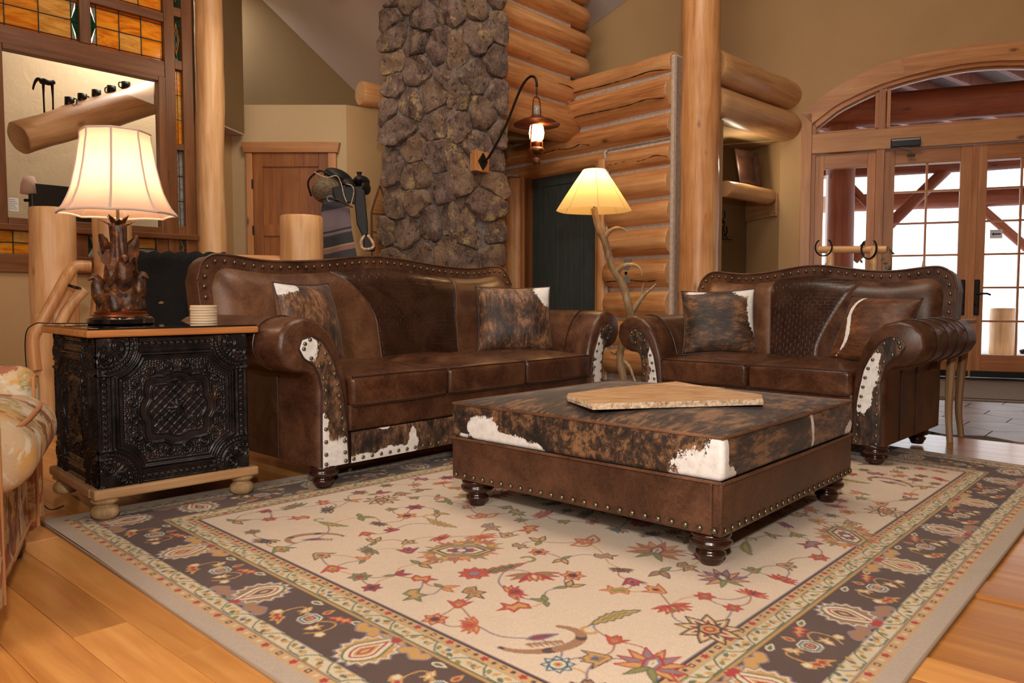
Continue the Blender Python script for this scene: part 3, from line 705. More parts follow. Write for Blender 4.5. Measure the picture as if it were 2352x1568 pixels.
q = [P0 + U * -1.2, P0 + U * 1.35, P0 + U * 1.0 + T, P0 + U * -0.1 + T * 1.35, P0 + U * -1.2 + T * 1.2]
tag(mk('ceiling_left', q + [v + Vector((0.06, 0.03, 0.08)) for v in q], [(0, 1, 2, 3, 4), (9, 8, 7, 6, 5)] + [(i, i + 5, (i + 1) % 5 + 5, (i + 1) % 5) for i in range(5)], M['ceil'], None, False), kind='structure')
tag(log('ledge_log', (-1.335, 6.86, 2.555), (-0.66, 7.38, 2.555), .105, M['log'], None), 'short log stub lying on the ledge beside the stone pillar', 'log')
ld = empty('door_4', (-1.93, 6.8, 0), 0, kind='structure')
B().box((-.33, -.02, 0), (.33, .02, 2.02)).build('door_slab', M['door'], ld)
for x0, x1 in ((-.33, -.245), (.245, .33)): B().box((x0, -.035, 0), (x1, -.015, 2.02)).build('stile', M['door'], ld, bevel=.003)
for z0, z1 in ((1.90, 2.02), (1.30, 1.40), (0, .2)): B().box((-.245, -.035, z0), (.245, -.015, z1)).build('rail', M['door'], ld, bevel=.003)
for z0, z1 in ((1.42, 1.88), (.22, 1.28)): pass
for x0, x1 in ((-.385, -.33), (.33, .40)): B().box((x0, -.045, 0), (x1, .0, 2.02)).build('door_frame', M['trim'], ld, bevel=.003)
B().prism([(-.40, 2.02), (.415, 2.02), (.435, 2.11), (-.42, 2.11)], -.06, 0).build('door_head', M['trimx'], ld, bevel=.003)
for z in (1.35, 1.75): B().tube([(-.333, -.04, z - .04), (-.333, -.04, z + .04)], .008, 8).build('hinge', M['iron'], ld)

# right-hand ceiling wedge behind the logs
def ept(x, z, y=0.0): return frame(EF[0], EF[1], EA) @ Vector((x, y, z))
a_, b2 = ept(-3.75, 3.64, -.005), ept(-2.6, 4.27, -.005)
dd = Vector((-0.7, -0.5, 0.35)); q = [a_, b2, b2 + dd * 2.2, a_ + dd * 2.2]
tag(mk('ceiling_right', q + [v + Vector((0, 0, .08)) for v in q], [(0, 1, 2, 3), (7, 6, 5, 4)] + [(i, i + 4, (i + 1) % 4 + 4, (i + 1) % 4) for i in range(4)], M['ceil'], None, False), kind='structure')
B_ = ept(-3.72, 0)
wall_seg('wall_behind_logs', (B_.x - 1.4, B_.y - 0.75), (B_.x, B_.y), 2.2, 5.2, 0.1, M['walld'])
# shell that closes the room
wall_seg('wall_far', (1.2, 9.3), (-8, 9.3), 0, 5.2, -0.1, M['wallw'])
wall_seg('wall_left', (-8, 9.3), (-8, -3.6), 0, 5.2, -0.1, M['wall'])
wall_seg('wall_front', (-8, -3.6), (7.6, -3.6), 0, 5.2, -0.1, M['wall'])
wall_seg('wall_side', (7.6, -3.6), (7.6, 5.78), 0, 5.2, -0.1, M['wall'])
slab_poly('ceiling', [(-8.1, -3.7), (7.7, -3.7), (7.7, 5.7), (0.85, 8.55), (0.85, 9.4), (-8.1, 9.4)], 5.2, 5.3, M['ceil'])

# --- glazed partition on the left -----------------------------------------------------------
LW = (-2.527, 6.0, 0); wl = empty('wall_glazed_partition', LW, 48, kind='structure')
def wbox(x0, x1, z0, z1, mat='wtrim', y0=-.03, y1=.05, name='rail', bev=.004, par=None): return B().box((x0, y0, z0), (x1, y1, z1)).build(name, M[mat], par or wl, bevel=bev)
B().box((-6.0, 0, 0), (0.06, .08, 0.93)).build('plaster', M['wall'], wl)
B().box((-6.0, 0, 0.93), (-2.4, .08, 5.2)).build('plaster', M['wall'], wl)
B().box((-2.4, 0, 3.6), (0.06, .08, 5.2)).build('plaster', M['wall'], wl)
wbox(-2.4, -.075, .93, 1.05, 'wtrimx'); wbox(-2.4, .06, 1.205, 1.245, 'wtrimx', -.075, .05, 'sill'); wbox(-2.4, -.075, 2.41, 2.53, 'wtrimx'); wbox(-2.4, -.075, 2.82, 2.885, 'wtrimx'); wbox(-2.4, .06, 3.5, 3.62, 'wtrimx')
wbox(-.152, -.075, 1.05, 3.55, 'wtrim', -.04, .05, 'stile'); wbox(-.018, .062, .93, 3.55, 'wtrim', -.04, .05, 'stile')
wbox(-1.29, -1.205, 1.245, 2.41, 'wtrim', -.035, .05, 'stile'); wbox(-.733, -.661, 2.53, 3.55, 'wtrim', -.035, .05, 'stile'); wbox(-1.45, -1.38, 2.53, 3.5, 'wtrim', -.03, .05, 'stile')
wbox(-.205, -.152, 1.245, 2.41, 'wtrim', -.045, .03, 'stile'); wbox(-1.205, -.205, 1.245, 1.29, 'wtrimx', -.045, .03); wbox(-1.205, -.205, 2.375, 2.41, 'wtrimx', -.045, .03)
wbox(-.80, -.72, 1.05, 1.205, 'wtrim', -.03, .05, 'stile'); wbox(-.24, -.152, 1.05, 1.205, 'wtrim', -.03, .05, 'stile')
for z0, z1 in ((2.885, 2.95), (2.49, 2.56), (1.885, 1.935), (1.245, 1.31), (.93, 1.05)): wbox(-.075, -.018, z0, z1, 'wtrimx', -.035, .05)
wi = empty('window_6', LW, 48, kind='structure')
B().box((-1.205, .0, 1.29), (-.205, .004, 2.375)).build('pane', M['glass'], wi)
def art(x0, x1, z0, z1, nx, nz_, mats, strips=True, ends=()):
    rr = random.Random(int(x0 * 1000 + z0 * 77)); s = 0.018 if strips else 0
    if strips:
        B().box((x0, .0, z0), (x1, .005, z0 + s)).build('pane', M['orange'], wl); B().box((x0, .0, z1 - s), (x1, .005, z1)).build('pane', M['orange'], wl)
    ex0 = x0 + (.045 if 'l' in ends else 0); ex1 = x1 - (.045 if 'r' in ends else 0)
    for i in range(nx):
        for j in range(nz_):
            a = ex0 + (ex1 - ex0) * i / nx; b_ = ex0 + (ex1 - ex0) * (i + 1) / nx
            c = z0 + s + (z1 - z0 - 2 * s) * j / nz_; d = z0 + s + (z1 - z0 - 2 * s) * (j + 1) / nz_
            B().box((a + .002, .0, c + .002), (b_ - .002, .005, d - .002)).build('pane', M[rr.choice(mats)], wl)
    L = B(); w_ = .0028
    for i in range(nx + 1): x = ex0 + (ex1 - ex0) * i / nx; L.box((x - w_, -.004, z0), (x + w_, .008, z1))
    for j in range(nz_ + 1): z = z0 + s + (z1 - z0 - 2 * s) * j / nz_; L.box((x0, -.004, z - w_), (x1, .008, z + w_))
    L.build('lead_came', M['lead'], wl)
    for e in ends:
        xe, xi = (x0, ex0) if e == 'l' else (x1, ex1); zm = (z0 + z1) / 2; h = (z1 - z0) / 2 - s
        B().prism([(xe, zm - h), (xi, zm), (xe, zm + h)], 0, .005).build('pane', M['green'], wl)
        B().prism([(xe + (xi - xe) * .35, zm - h), (xi, zm - h), (xi, zm)], 0.0, .0055).build('pane', M['clearart'], wl)
        B().prism([(xe + (xi - xe) * .35, zm + h), (xi, zm + h), (xi, zm)], 0.0, .0055).build('pane', M['clearart'], wl)
am = ['amber', 'amber', 'amberp']
art(-.661, -.152, 2.53, 2.82, 3, 2, ['amber', 'amberp', 'amber'], True, ('l',)); art(-1.38, -.733, 2.53, 2.82, 3, 2, am, True, ('r',)); art(-2.3, -1.45, 2.53, 2.82, 4, 2, am)
for z0 in (2.885, 3.2): art(-.661, -.152, z0, z0 + .3, 3, 2, am); art(-1.38, -.733, z0, z0 + .3, 3, 2, am)
art(-2.3, -.80, 1.05, 1.205, 4, 2, ['amber', 'amberp'], False); art(-.72, -.24, 1.05, 1.205, 2, 2, ['amberp', 'clearart', 'amberp'], False, ('l',))
def narrow(z0, z1, kind):
    x0, x1 = -.075, -.018; xm = (x0 + x1) / 2; zm = (z0 + z1) / 2; h = (z1 - z0) / 2
    if kind == 'diamond':
        B().box((x0, .003, z0), (x1, .006, z1)).build('pane', M['green'], wl)
        B().prism([(x0, zm), (xm, z1 - .02), (x1, zm), (xm, z0 + .02)], -.001, .003).build('pane', M['amber'], wl)
        B().prism([(x0 + .012, zm), (xm, zm + h * .55), (x1 - .012, zm), (xm, zm - h * .55)], -.003, .001).build('pane', M['clearart'], wl)
        B().prism([(x0 + .02, zm), (xm, zm + h * .25), (x1 - .02, zm), (xm, zm - h * .25)], -.005, -.001).build('pane', M['green'], wl)
        for s in ('o',):
            L = B()
            for k in (1.0, .55):
                P = [(x0 + (1 - k) * .028, 0, zm), (xm, 0, zm + (h - .02) * k), (x1 - (1 - k) * .028, 0, zm), (xm, 0, zm - (h - .02) * k)]
                for i in range(4): L.tube([Vector(P[i]) + Vector((0, -.004, 0)), Vector(P[(i + 1) % 4]) + Vector((0, -.004, 0))], .002, 6)
            L.build('lead_came', M['lead'], wl)
    else:
        mats = {'amber': ['amber', 'amberp', 'amber'], 'clear': ['clearart'] * 3}[kind]
        for j in range(3):
            for i in range(2): B().box((x0 + i * .029, .0, z0 + (z1 - z0) * j / 3 + .002), (x0 + i * .029 + .027, .005, z0 + (z1 - z0) * (j + 1) / 3 - .002)).build('pane', M[mats[j]], wl)
        L = B().box((xm - .0015, -.003, z0), (xm + .0015, .007, z1))
        for j in range(4): z = z0 + (z1 - z0) * j / 3; L.box((x0, -.003, z - .002), (x1, .007, z + .002))
        L.build('lead_came', M['lead'], wl)
narrow(2.95, 3.5, 'diamond'); narrow(2.56, 2.885, 'diamond'); narrow(1.935, 2.49, 'amber'); narrow(1.31, 1.885, 'clear'); narrow(1.05, 1.245, 'diamond')
# notice on the pane
nt = empty('paper_notice', tuple(frame(*LW[:2], 48) @ Vector((-1.165, -.006, 1.335))), 48, 'small white printed notice stuck low on the partition glass', 'notice')
B().box((-.03, 0, 0), (.03, .003, .087)).build('sheet', M['white'], nt)
L = B()
for k in range(6): L.box((-.022, -.001, .012 + k * .012), (.022 - (k % 3) * .006, 0, .015 + k * .012))
tag(L.build('printed_lines', plain('grey_print', C(120, 118, 118), .8), nt), kind='stuff')
# ------------------------------------------------------------------ rug
ZR = 0.008
RU, RV = 3.35, 2.44; GS = 0.0036
nu, nv = int(RU / GS) + 1, int(RV / GS) + 1
SS = 2; IW, IH = nu * SS, nv * SS
img = np.zeros((IH, IW, 3), np.float32)
def lin(c): return np.array(c[:3], np.float32)
K = {k: lin(C(*v)) for k, v in dict(field=(226, 202, 176), beige=(188, 168, 148), tan=(206, 164, 112), cream=(218, 200, 168), brown=(84, 58, 50), dark=(66, 48, 46), mauve=(142, 122, 130), red=(178, 44, 44), rust=(196, 84, 48), gold=(206, 156, 84), olive=(142, 134, 70), green=(100, 106, 76), blue=(58, 100, 124), purple=(126, 44, 76), ivory=(226, 212, 182), camel=(166, 120, 84)).items()}
XS = (np.arange(IW) + 0.5) / SS * GS; YS = (np.arange(IH) + 0.5) / SS * GS
def rect(u0, v0, u1, v1, c):
    i0, i1 = max(0, int(u0 / GS * SS)), min(IW, int(u1 / GS * SS)); j0, j1 = max(0, int(v0 / GS * SS)), min(IH, int(v1 / GS * SS))
    img[j0:j1, i0:i1] = K[c]
def win(cx, cy, r):
    i0, i1 = max(0, int((cx - r) / GS * SS)), min(IW, int((cx + r) / GS * SS) + 1); j0, j1 = max(0, int((cy - r) / GS * SS)), min(IH, int((cy + r) / GS * SS) + 1)
    return i0, i1, j0, j1
def sdf(poly, X, Y):
    d = np.full(X.shape, 1e9, np.float32); ins = np.zeros(X.shape, bool); n = len(poly)
    for i in range(n):
        x1, y1 = poly[i]; x2, y2 = poly[(i + 1) % n]; ex, ey = x2 - x1, y2 - y1
        t = np.clip(((X - x1) * ex + (Y - y1) * ey) / (ex * ex + ey * ey + 1e-12), 0, 1)
        d = np.minimum(d, (X - x1 - t * ex) ** 2 + (Y - y1 - t * ey) ** 2)
        c = (y1 > Y) != (y2 > Y); xi = (x2 - x1) * (Y - y1) / (y2 - y1 + 1e-12) + x1; ins ^= c & (X < xi)
    d = np.sqrt(d); return np.where(ins, -d, d)
def paint_poly(poly, cols, cx, cy, rot=0, sc=1.0, w=0.0045):
    """cols = [outline, band, band ..., core] nested inwards, each w wide"""
    P = np.array(poly, float) * sc; r = np.abs(P).max() * 1.5 + 0.01; c, s = math.cos(rot), math.sin(rot)
    P = np.stack([P[:, 0] * c - P[:, 1] * s + cx, P[:, 0] * s + P[:, 1] * c + cy], 1)
    i0, i1, j0, j1 = win(cx, cy, r)
    if i1 <= i0 or j1 <= j0: return
    X, Y = np.meshgrid(XS[i0:i1], YS[j0:j1]); d = sdf(P, X, Y); reg = img[j0:j1, i0:i1]
    for k, col in enumerate(cols):
        lim = w * 0.5 - k * w if k == 0 else -(k - 0.5) * w
        reg[d < lim] = K[col]
def stroke(pts, wd, col):
    P = np.array(pts, float)
    for a, b_ in zip(P[:-1], P[1:]):
        m = (a + b_) / 2; r = np.linalg.norm(b_ - a) / 2 + wd + .005; i0, i1, j0, j1 = win(m[0], m[1], r)
        if i1 <= i0 or j1 <= j0: continue
        X, Y = np.meshgrid(XS[i0:i1], YS[j0:j1]); e = b_ - a
        t = np.clip(((X - a[0]) * e[0] + (Y - a[1]) * e[1]) / (e @ e + 1e-12), 0, 1)
        d = (X - a[0] - t * e[0]) ** 2 + (Y - a[1] - t * e[1]) ** 2; img[j0:j1, i0:i1][d < (wd / 2) ** 2] = K[col]
rr = random.Random(21)
def petal(L, W, tip=0.0, n=7): return [(L * t, W * math.sin(math.pi * t ** 0.8) * (1 - 0.3 * t)) for t in np.linspace(0, 1, n)] + [(L * t, -W * math.sin(math.pi * t ** 0.8) * (1 - 0.3 * t)) for t in np.linspace(1, 0, n)[1:-1]]
def jag(rad, n, depth, ax=1.0, ay=1.0): return [((rad * (1 + (depth if k % 2 else 0))) * ax * math.cos(math.pi * k / n), (rad * (1 + (depth if k % 2 else 0))) * ay * math.sin(math.pi * k / n)) for k in range(2 * n)]
def flower(x, y, s, rot, c1, c2, c3, n=6):
    for k in range(n): a = rot + 2 * math.pi * k / n; paint_poly(petal(s, s * .38), [c1, c2], x, y, a, 1, .0045)
    paint_poly(jag(s * .38, 6, 0.0), [c1, c3], x, y, 0, 1, .004)
def palmette(x, y, s, rot, cs):
    o, a, b_, c_ = cs
    for k, da in enumerate(np.linspace(-2.0, 2.0, 9)):
        paint_poly(petal(s * (1 - 0.05 * abs(da)), s * .17), [o, a if k % 2 else b_], x - s * .15 * math.cos(rot), y - s * .15 * math.sin(rot), rot + da, 1, .0045)
    paint_poly([(-.35, -.16), (.1, -.24), (.45, 0), (.1, .24), (-.35, .16)], [o, c_, 'ivory', b_], x, y, rot, s, .0065)
    for da in (-2.6, 2.6): paint_poly(petal(s * .8, s * .12), ['green', 'olive'], x - s * .2 * math.cos(rot), y - s * .2 * math.sin(rot), rot + da, 1, .004)
def lotus(x, y, s, rot, cs):
    o, a, b_, c_ = cs
    for da in (-1.5, -1.1, 1.1, 1.5, -.7, .7): paint_poly(petal(s, s * .16), [o, a if abs(da) > 1 else b_], x, y, rot + da, 1, .0045)
    for da in (-.35, .35, 0): paint_poly(petal(s * .75, s * .18), [o, c_, 'ivory'], x, y, rot + da, 1, .005)
def tulip(x, y, s, rot, cs):
    o, a, b_, c_ = cs
    paint_poly([(-.5, -.1), (-.1, -.38), (.5, -.75), (.3, -.35), (.75, -.12), (.55, 0), (.75, .12), (.3, .35), (.5, .75), (-.1, .38), (-.5, .1)], [o, a, a, b_], x, y, rot, s, .004)
    paint_poly(petal(s * .3, s * .12), [c_], x, y, rot, 1, .003)
def sawleaf(x, y, s, rot, cs, curl=1):
    o, a, b_, c_ = cs; P = []; Q = []
    for k in range(15):
        t = k / 14; a_ = curl * (0.2 + 2.3 * t * t); px = s * (t * 1.5 - 0.75) * (1 - .18 * t); py = s * curl * 0.55 * t * t * (1.2 - .4 * t)
        w_ = s * .16 * math.sin(math.pi * min(1, t * 1.05 + .03)) * (1.25 if k % 2 else 0.8); P.append((px, py + w_)); Q.append((px, py - w_ * .9))
    paint_poly(P + Q[::-1], [o, a, b_, a, c_], x, y, rot, 1, .0055)
    ex, ey = P[-1]; c, s_ = math.cos(rot), math.sin(rot)
    arc = [(ex + s * .16 * math.sin(q), ey - curl * s * .0 + curl * s * .16 * (1 - math.cos(q))) for q in np.linspace(0, 3.9, 8)]
    stroke([(x + px * c - py * s_, y + px * s_ + py * c) for px, py in arc], s * .09, a)
def hexmed(x, y, s, rot, cut=None):
    for k in range(16):
        a = rot + 2 * math.pi * k / 16; r0 = s * (.75 if abs(math.cos(a - rot)) > .5 else .6)
        paint_poly([(-.1, -.2), (.2, -.24), (.12, -.08), (.46, 0), (.12, .08), (.2, .24), (-.1, .2)], ['rust' if k % 3 else 'olive', 'gold' if k % 2 else 'camel'], x + r0 * math.cos(a) * 1.15, y + r0 * math.sin(a) * .8, a, s * .8, .004)
    H = [(-1, 0), (-.5, -.5), (.5, -.5), (1, 0), (.5, .5), (-.5, .5)]
    paint_poly(H, ['green', 'tan', 'brown', 'ivory', 'ivory', 'gold'], x, y, rot, s * .82, .008)
    paint_poly(jag(.17, 9, .45, 1.6, .8), ['red', 'blue', 'blue'], x, y, rot, s, .007); paint_poly(jag(.08, 6, .2), ['ivory'], x, y, rot, s)
def paisley(x, y, s, rot, cs):
    o, a, b_, c_ = cs
    for da, sx in ((2.2, .8), (0.2, 1.0), (1.2, .8)): paint_poly(petal(s * sx, s * .3), [o, a, 'ivory' if da else a, b_, c_], x - s * .3 * math.cos(rot), y - s * .3 * math.sin(rot), rot + da - 1.2, 1, .006)
    paint_poly(jag(s * .22, 7, .1), [o, a, 'rust', 'ivory'], x, y, 0, 1, .006)
def claw(x, y, s, rot, cs):
    o, a, b_, c_ = cs
    arc = [(s * math.cos(q) * 1.0, s * .62 * math.sin(q)) for q in np.linspace(-2.7, 0.9, 16)]; c, sn = math.cos(rot), math.sin(rot)
    W = [(x + px * c - py * sn, y + px * sn + py * c) for px, py in arc]
    for k, (p, q) in enumerate(zip(W[:-1], W[1:])): stroke([p, q], s * (.12 + .16 * math.sin(math.pi * k / 15)), a if k % 5 else b_)
    for k in range(7): paint_poly([(0, -.05), (.22, 0), (0, .05)], [a], x + s * (.3 - .12 * k) * c, y + s * (.3 - .12 * k) * sn - s * .25, rot - 1.2, s, .003)
    paint_poly(petal(s * .75, s * .14), ['mauve', 'purple', c_, 'red'], x - s * .25 * c, y - s * .25 * sn, rot + .15, 1, .006)
# fields and guard stripes
rect(0, 0, RU, RV, 'beige')
for a, c in ((.048, 'tan'), (.074, 'dark'), (.079, 'cream'), (.118, 'dark'), (.122, 'brown'), (.272, 'dark'), (.277, 'gold'), (.284, 'green'), (.288, 'cream'), (.326, 'olive'), (.329, 'tan'), (.354, 'dark'), (.360, 'mauve'), (.364, 'field')):
    rect(a, a, RU - a, RV - a, c)
# border walk: list of (centre u, centre v, direction) along each side
def side_points(off, step, start=0.0):
    out = []; a = off
    for (u0, v0, u1, v1) in ((a, a, RU - a, a), (RU - a, a, RU - a, RV - a), (RU - a, RV - a, a, RV - a), (a, RV - a, a, a)):
        L = math.hypot(u1 - u0, v1 - v0); n = max(1, int(round(L / step))); an = math.atan2(v1 - v0, u1 - u0)
        for k in range(n): t = (k + start) / n; out.append((u0 + (u1 - u0) * t, v0 + (v1 - v0) * t, an, k))
    return out
for off in (.061, .342):
    for (x, y, a, k) in side_points(off, .110): flower(x, y, .0085, a, 'red', 'rust', 'red', 5)
    for (x, y, a, k) in side_points(off, .110, .5): paint_poly(jag(.0055, 4, .4), ['brown', 'tan'], x, y, a, 1, .003)
    for (x, y, a, k) in side_points(off, .110, .25) + side_points(off, .110, .75): paint_poly(jag(.003, 4, .3), ['dark' if off > .2 else 'cream'], x, y, a)
for off, hw in ((.0985, .019), (.307, .019)):
    pts = side_points(off, .075)
    for i in range(len(pts)):
        x, y, a, k = pts[i]; nx, ny = -math.sin(a), math.cos(a); tx, ty = math.cos(a), math.sin(a); s = 1 if k % 2 else -1
        p = [(x + tx * t + nx * s * h * hw, y + ty * t + ny * s * h * hw) for t, h in ((-.037, -.95), (-.03, -.2), (-.012, .75), (.012, .95), (.03, .85), (.037, .95))]
        stroke(p, .0042, 'green')
        for t, h, c in ((-.02, -.5, 'olive'), (.0, .1, 'gold'), (.018, .1, 'green'), (.026, -.35, 'gold')):
            paint_poly(petal(.017, .0045), [c], x + tx * t + nx * s * h * hw, y + ty * t + ny * s * h * hw, a + rr.uniform(-1.4, 1.4))
        if k % 3 == 0: paint_poly(jag(.004, 4, .2), ['blue'], x + tx * .008 - nx * s * hw * .5, y + ty * .008 - ny * s * hw * .5, 0)
# main brown border: cartouches alternating with rosettes and leaves
pts = side_points(.197, .235)
for (x, y, a, k) in pts:
    nx, ny = -math.sin(a), math.cos(a); tx, ty = math.cos(a), math.sin(a)
    if k % 2 == 0:
        lt = (k // 2) % 2; out = ('mauve', 'gold') if lt else ('mauve', 'camel'); r0 = a + math.pi / 2 * (1 if lt else -1)
        e = -1 if lt else 1
        for sgn in (-1, 1):   # shoulders of the arcade
            arc = [(x + tx * sgn * t - nx * e * h, y + ty * sgn * t - ny * e * h) for t, h in ((.02, .062), (.05, .05), (.07, .066), (.095, .052), (.11, .064))]
            stroke(arc, .034, out[0]); stroke(arc, .025, out[1])
        paint_poly(jag(1, 15, .22, .82, .72), [out[0], 'ivory' if lt else 'ivory', out[1]], x, y, r0, .078, .0045)
        tear = [(-.9, 0), (-.6, -.42), (-.1, -.6), (.4, -.42), (1.15, 0), (.4, .42), (-.1, .6), (-.6, .42)]
        paint_poly(smooth_closed(tear, 3), ['green', 'ivory', 'ivory', 'red', 'ivory', 'gold' if lt else 'camel', 'red' if lt else 'dark', 'tan'], x, y, r0, .068, .0052)
        for q in (-1, 1): paint_poly(jag(.009, 5, .4), ['red'], x + tx * .008 * q - nx * e * .07, y + ty * .008 - ny * e * .07, 0)
    else:
        paint_poly([(-1, -.55), (-.55, -1), (.55, -1), (1, -.55), (1, .55), (.55, 1), (-.55, 1), (-1, .55)], ['ivory', 'blue', 'ivory', 'purple', 'gold', 'red'], x, y, a, .024, .0045)
        paint_poly(petal(.03, .009), ['gold', 'red'], x + nx * .035, y + ny * .035, a + 1.57)
        for sgn in (-1, 1):
            paint_poly([(-1, 0), (-.2, -.5), (.1, -.25), (.6, -.8), (.5, -.2), (1.1, 0), (.5, .2), (.6, .8), (.1, .25), (-.2, .5)], ['gold', 'ivory'], x + tx * .048 * sgn - nx * .02 * sgn, y + ty * .048 * sgn - ny * .02 * sgn, a + 1.2 * sgn, .02, .004)
            P = [(x + tx * sgn * t + nx * h, y + ty * sgn * t + ny * h) for t, h in ((.024, .0), (.05, .025), (.075, .02), (.08, -.02), (.06, -.05))]
            stroke(smooth_path([(p[0], p[1], 0) for p in P], 4) and [(q.x, q.y) for q in smooth_path([(p[0], p[1], 0) for p in P], 4)], .0042, 'gold')
            js = [(-1.5, .0), (-1.0, -.35), (-.8, -.05), (-.3, -.5), (-.1, -.1), (.4, -.6), (.5, -.1), (1.4, -.2), (.6, .25), (.3, .6), (-.1, .25), (-.6, .5), (-.9, .2)]
            paint_poly(js, ['red' if sgn > 0 else 'gold', 'gold' if sgn > 0 else 'red'], x + tx * .062 * sgn + nx * .048 * sgn, y + ty * .062 * sgn + ny * .048 * sgn, a + .3 * sgn, .027, .005)
            paint_poly(petal(.036, .009), ['ivory', 'green'], x + tx * .085 * sgn + nx * .058, y + ty * .085 * sgn + ny * .058, a + .2)
            paint_poly(jag(.010, 5, .25), ['gold', 'ivory'], x + tx * .09 * sgn - nx * .03, y + ty * .09 * sgn - ny * .03, 0, 1, .003)
# corner rosettes of the brown border
# field: vines first
F0, FU, FV = .366, RU - .366, RV - .366
random.seed(5)
big = [('hex', .76, 1.215, .115, 2.36), ('hexr', 1.72, .42, .115, .79), ('pomR', 1.17, .79, .10, .3), ('lotus', .77, .93, .075, -2.2), ('purple', 1.11, .535, .085, 0.9), ('maroon', .80, .40, .085, -.8),
       ('hook', .70, .62, .105, 2.6), ('claw', .49, .655, .10, -.6), ('ring', .43, .545, .036, 0), ('tulip', .51, .50, .055, 2.5), ('pais', 1.04, 1.44, .075, 1.0), ('pais', 1.08, 1.0, .085, 1.6), ('lilac', .57, .405, .085, .2),
       ('dragon', .73, 1.0, .12, -.6), ('dragon2', .87, 1.48, .10, 1.9), ('saw', .62, 1.72, .09, 2.2), ('claw', .52, 1.62, .085, 2.4), ('maroon', .92, 1.86, .07, .6), ('purple2', 1.28, 1.62, .08, -.6), ('pomG', 1.52, 1.32, .10, 1.4),
       ('saw', 1.38, .62, .10, 0.9), ('purple', 1.78, .74, .09, .6), ('maroon', 2.1, .42, .08, 1.2), ('dragon', 1.4, 1.05, .11, 1.0), ('hex', 2.0, 1.25, .11, 2.36), ('pomR', 2.05, .75, .09, 2.0), ('claw', 2.55, .55, .10, 1.2), ('saw', 2.45, .68, .10, 1.9),
       ('lotus', 1.55, .75, .065, .2), ('lotus', 2.3, 1.0, .07, 1.4), ('pomG', 2.6, 1.4, .1, 3.0), ('pais', 1.8, 1.7, .08, .4), ('hexr', 2.3, 1.9, .1, .79), ('purple2', 2.75, 1.0, .08, 2), ('tulip', 1.32, .45, .045, -1.2), ('tulip', .95, 1.22, .045, .4)]
small = []
tries = 0
while len(small) < 300 and tries < 30000:
    p = (rr.uniform(F0 + .03, FU - .03), rr.uniform(F0 + .03, FV - .03)); tries += 1
    if all(math.hypot(p[0] - q[1], p[1] - q[2]) > q[3] * 1.05 + .024 for q in big) and all(math.hypot(p[0] - q[0], p[1] - q[1]) > .076 for q in small): small.append(p)
allp = [(q[1], q[2]) for q in big] + small
used = set()
for i, p in enumerate(allp):
    nb = sorted(range(len(allp)), key=lambda j: math.hypot(allp[j][0] - p[0], allp[j][1] - p[1]))[1:4]
    for j in nb[: (2 if i % 3 else 1)]:
        if (min(i, j), max(i, j)) in used: continue
        used.add((min(i, j), max(i, j))); q = allp[j]; mx, my = (p[0] + q[0]) / 2, (p[1] + q[1]) / 2; dx, dy = q[0] - p[0], q[1] - p[1]; k = rr.uniform(-.28, .28)
        P = smooth_path([(p[0], p[1], 0), (mx - dy * k, my + dx * k, 0), (q[0], q[1], 0)], 5); stroke([(v.x, v.y) for v in P], .0050, rr.choice(['mauve', 'mauve', 'camel', 'gold']))
sch = [('red', 'gold', 'rust', 'dark'), ('dark', 'gold', 'camel', 'blue'), ('brown', 'camel', 'gold', 'red'), ('green', 'olive', 'gold', 'red'), ('red', 'rust', 'gold', 'olive'), ('brown', 'gold', 'mauve', 'red'), ('purple', 'red', 'mauve', 'dark'), ('rust', 'gold', 'olive', 'red')]
for i, (x, y) in enumerate(small):
    cs = rr.choice(sch); t = i % 5; s = rr.uniform(.029, .046); ro = rr.uniform(0, 6.28)
    if t == 0: tulip(x, y, s * 1.15, ro, cs)
    elif t == 1: flower(x, y, s * .8, ro, cs[0], cs[1], cs[3], 6)
    elif t == 2: lotus(x, y, s * 1.2, ro, cs)
    elif t == 3:
        for da in (-.5, .5): paint_poly(petal(s * 1.3, s * .3), [cs[0], cs[1]], x, y, ro + da)
        paint_poly(petal(s, s * .25), ['green', 'olive'], x, y, ro + 2.6)
    else:
        paint_poly([(-1, -.2), (-.4, -.7), (.1, -.3), (.7, -.8), (.6, -.1), (1.2, .3), (.4, .3), (.2, .8), (-.3, .3), (-1, .5)], [cs[0], cs[1], cs[2]], x, y, ro, s * .9, .0045)
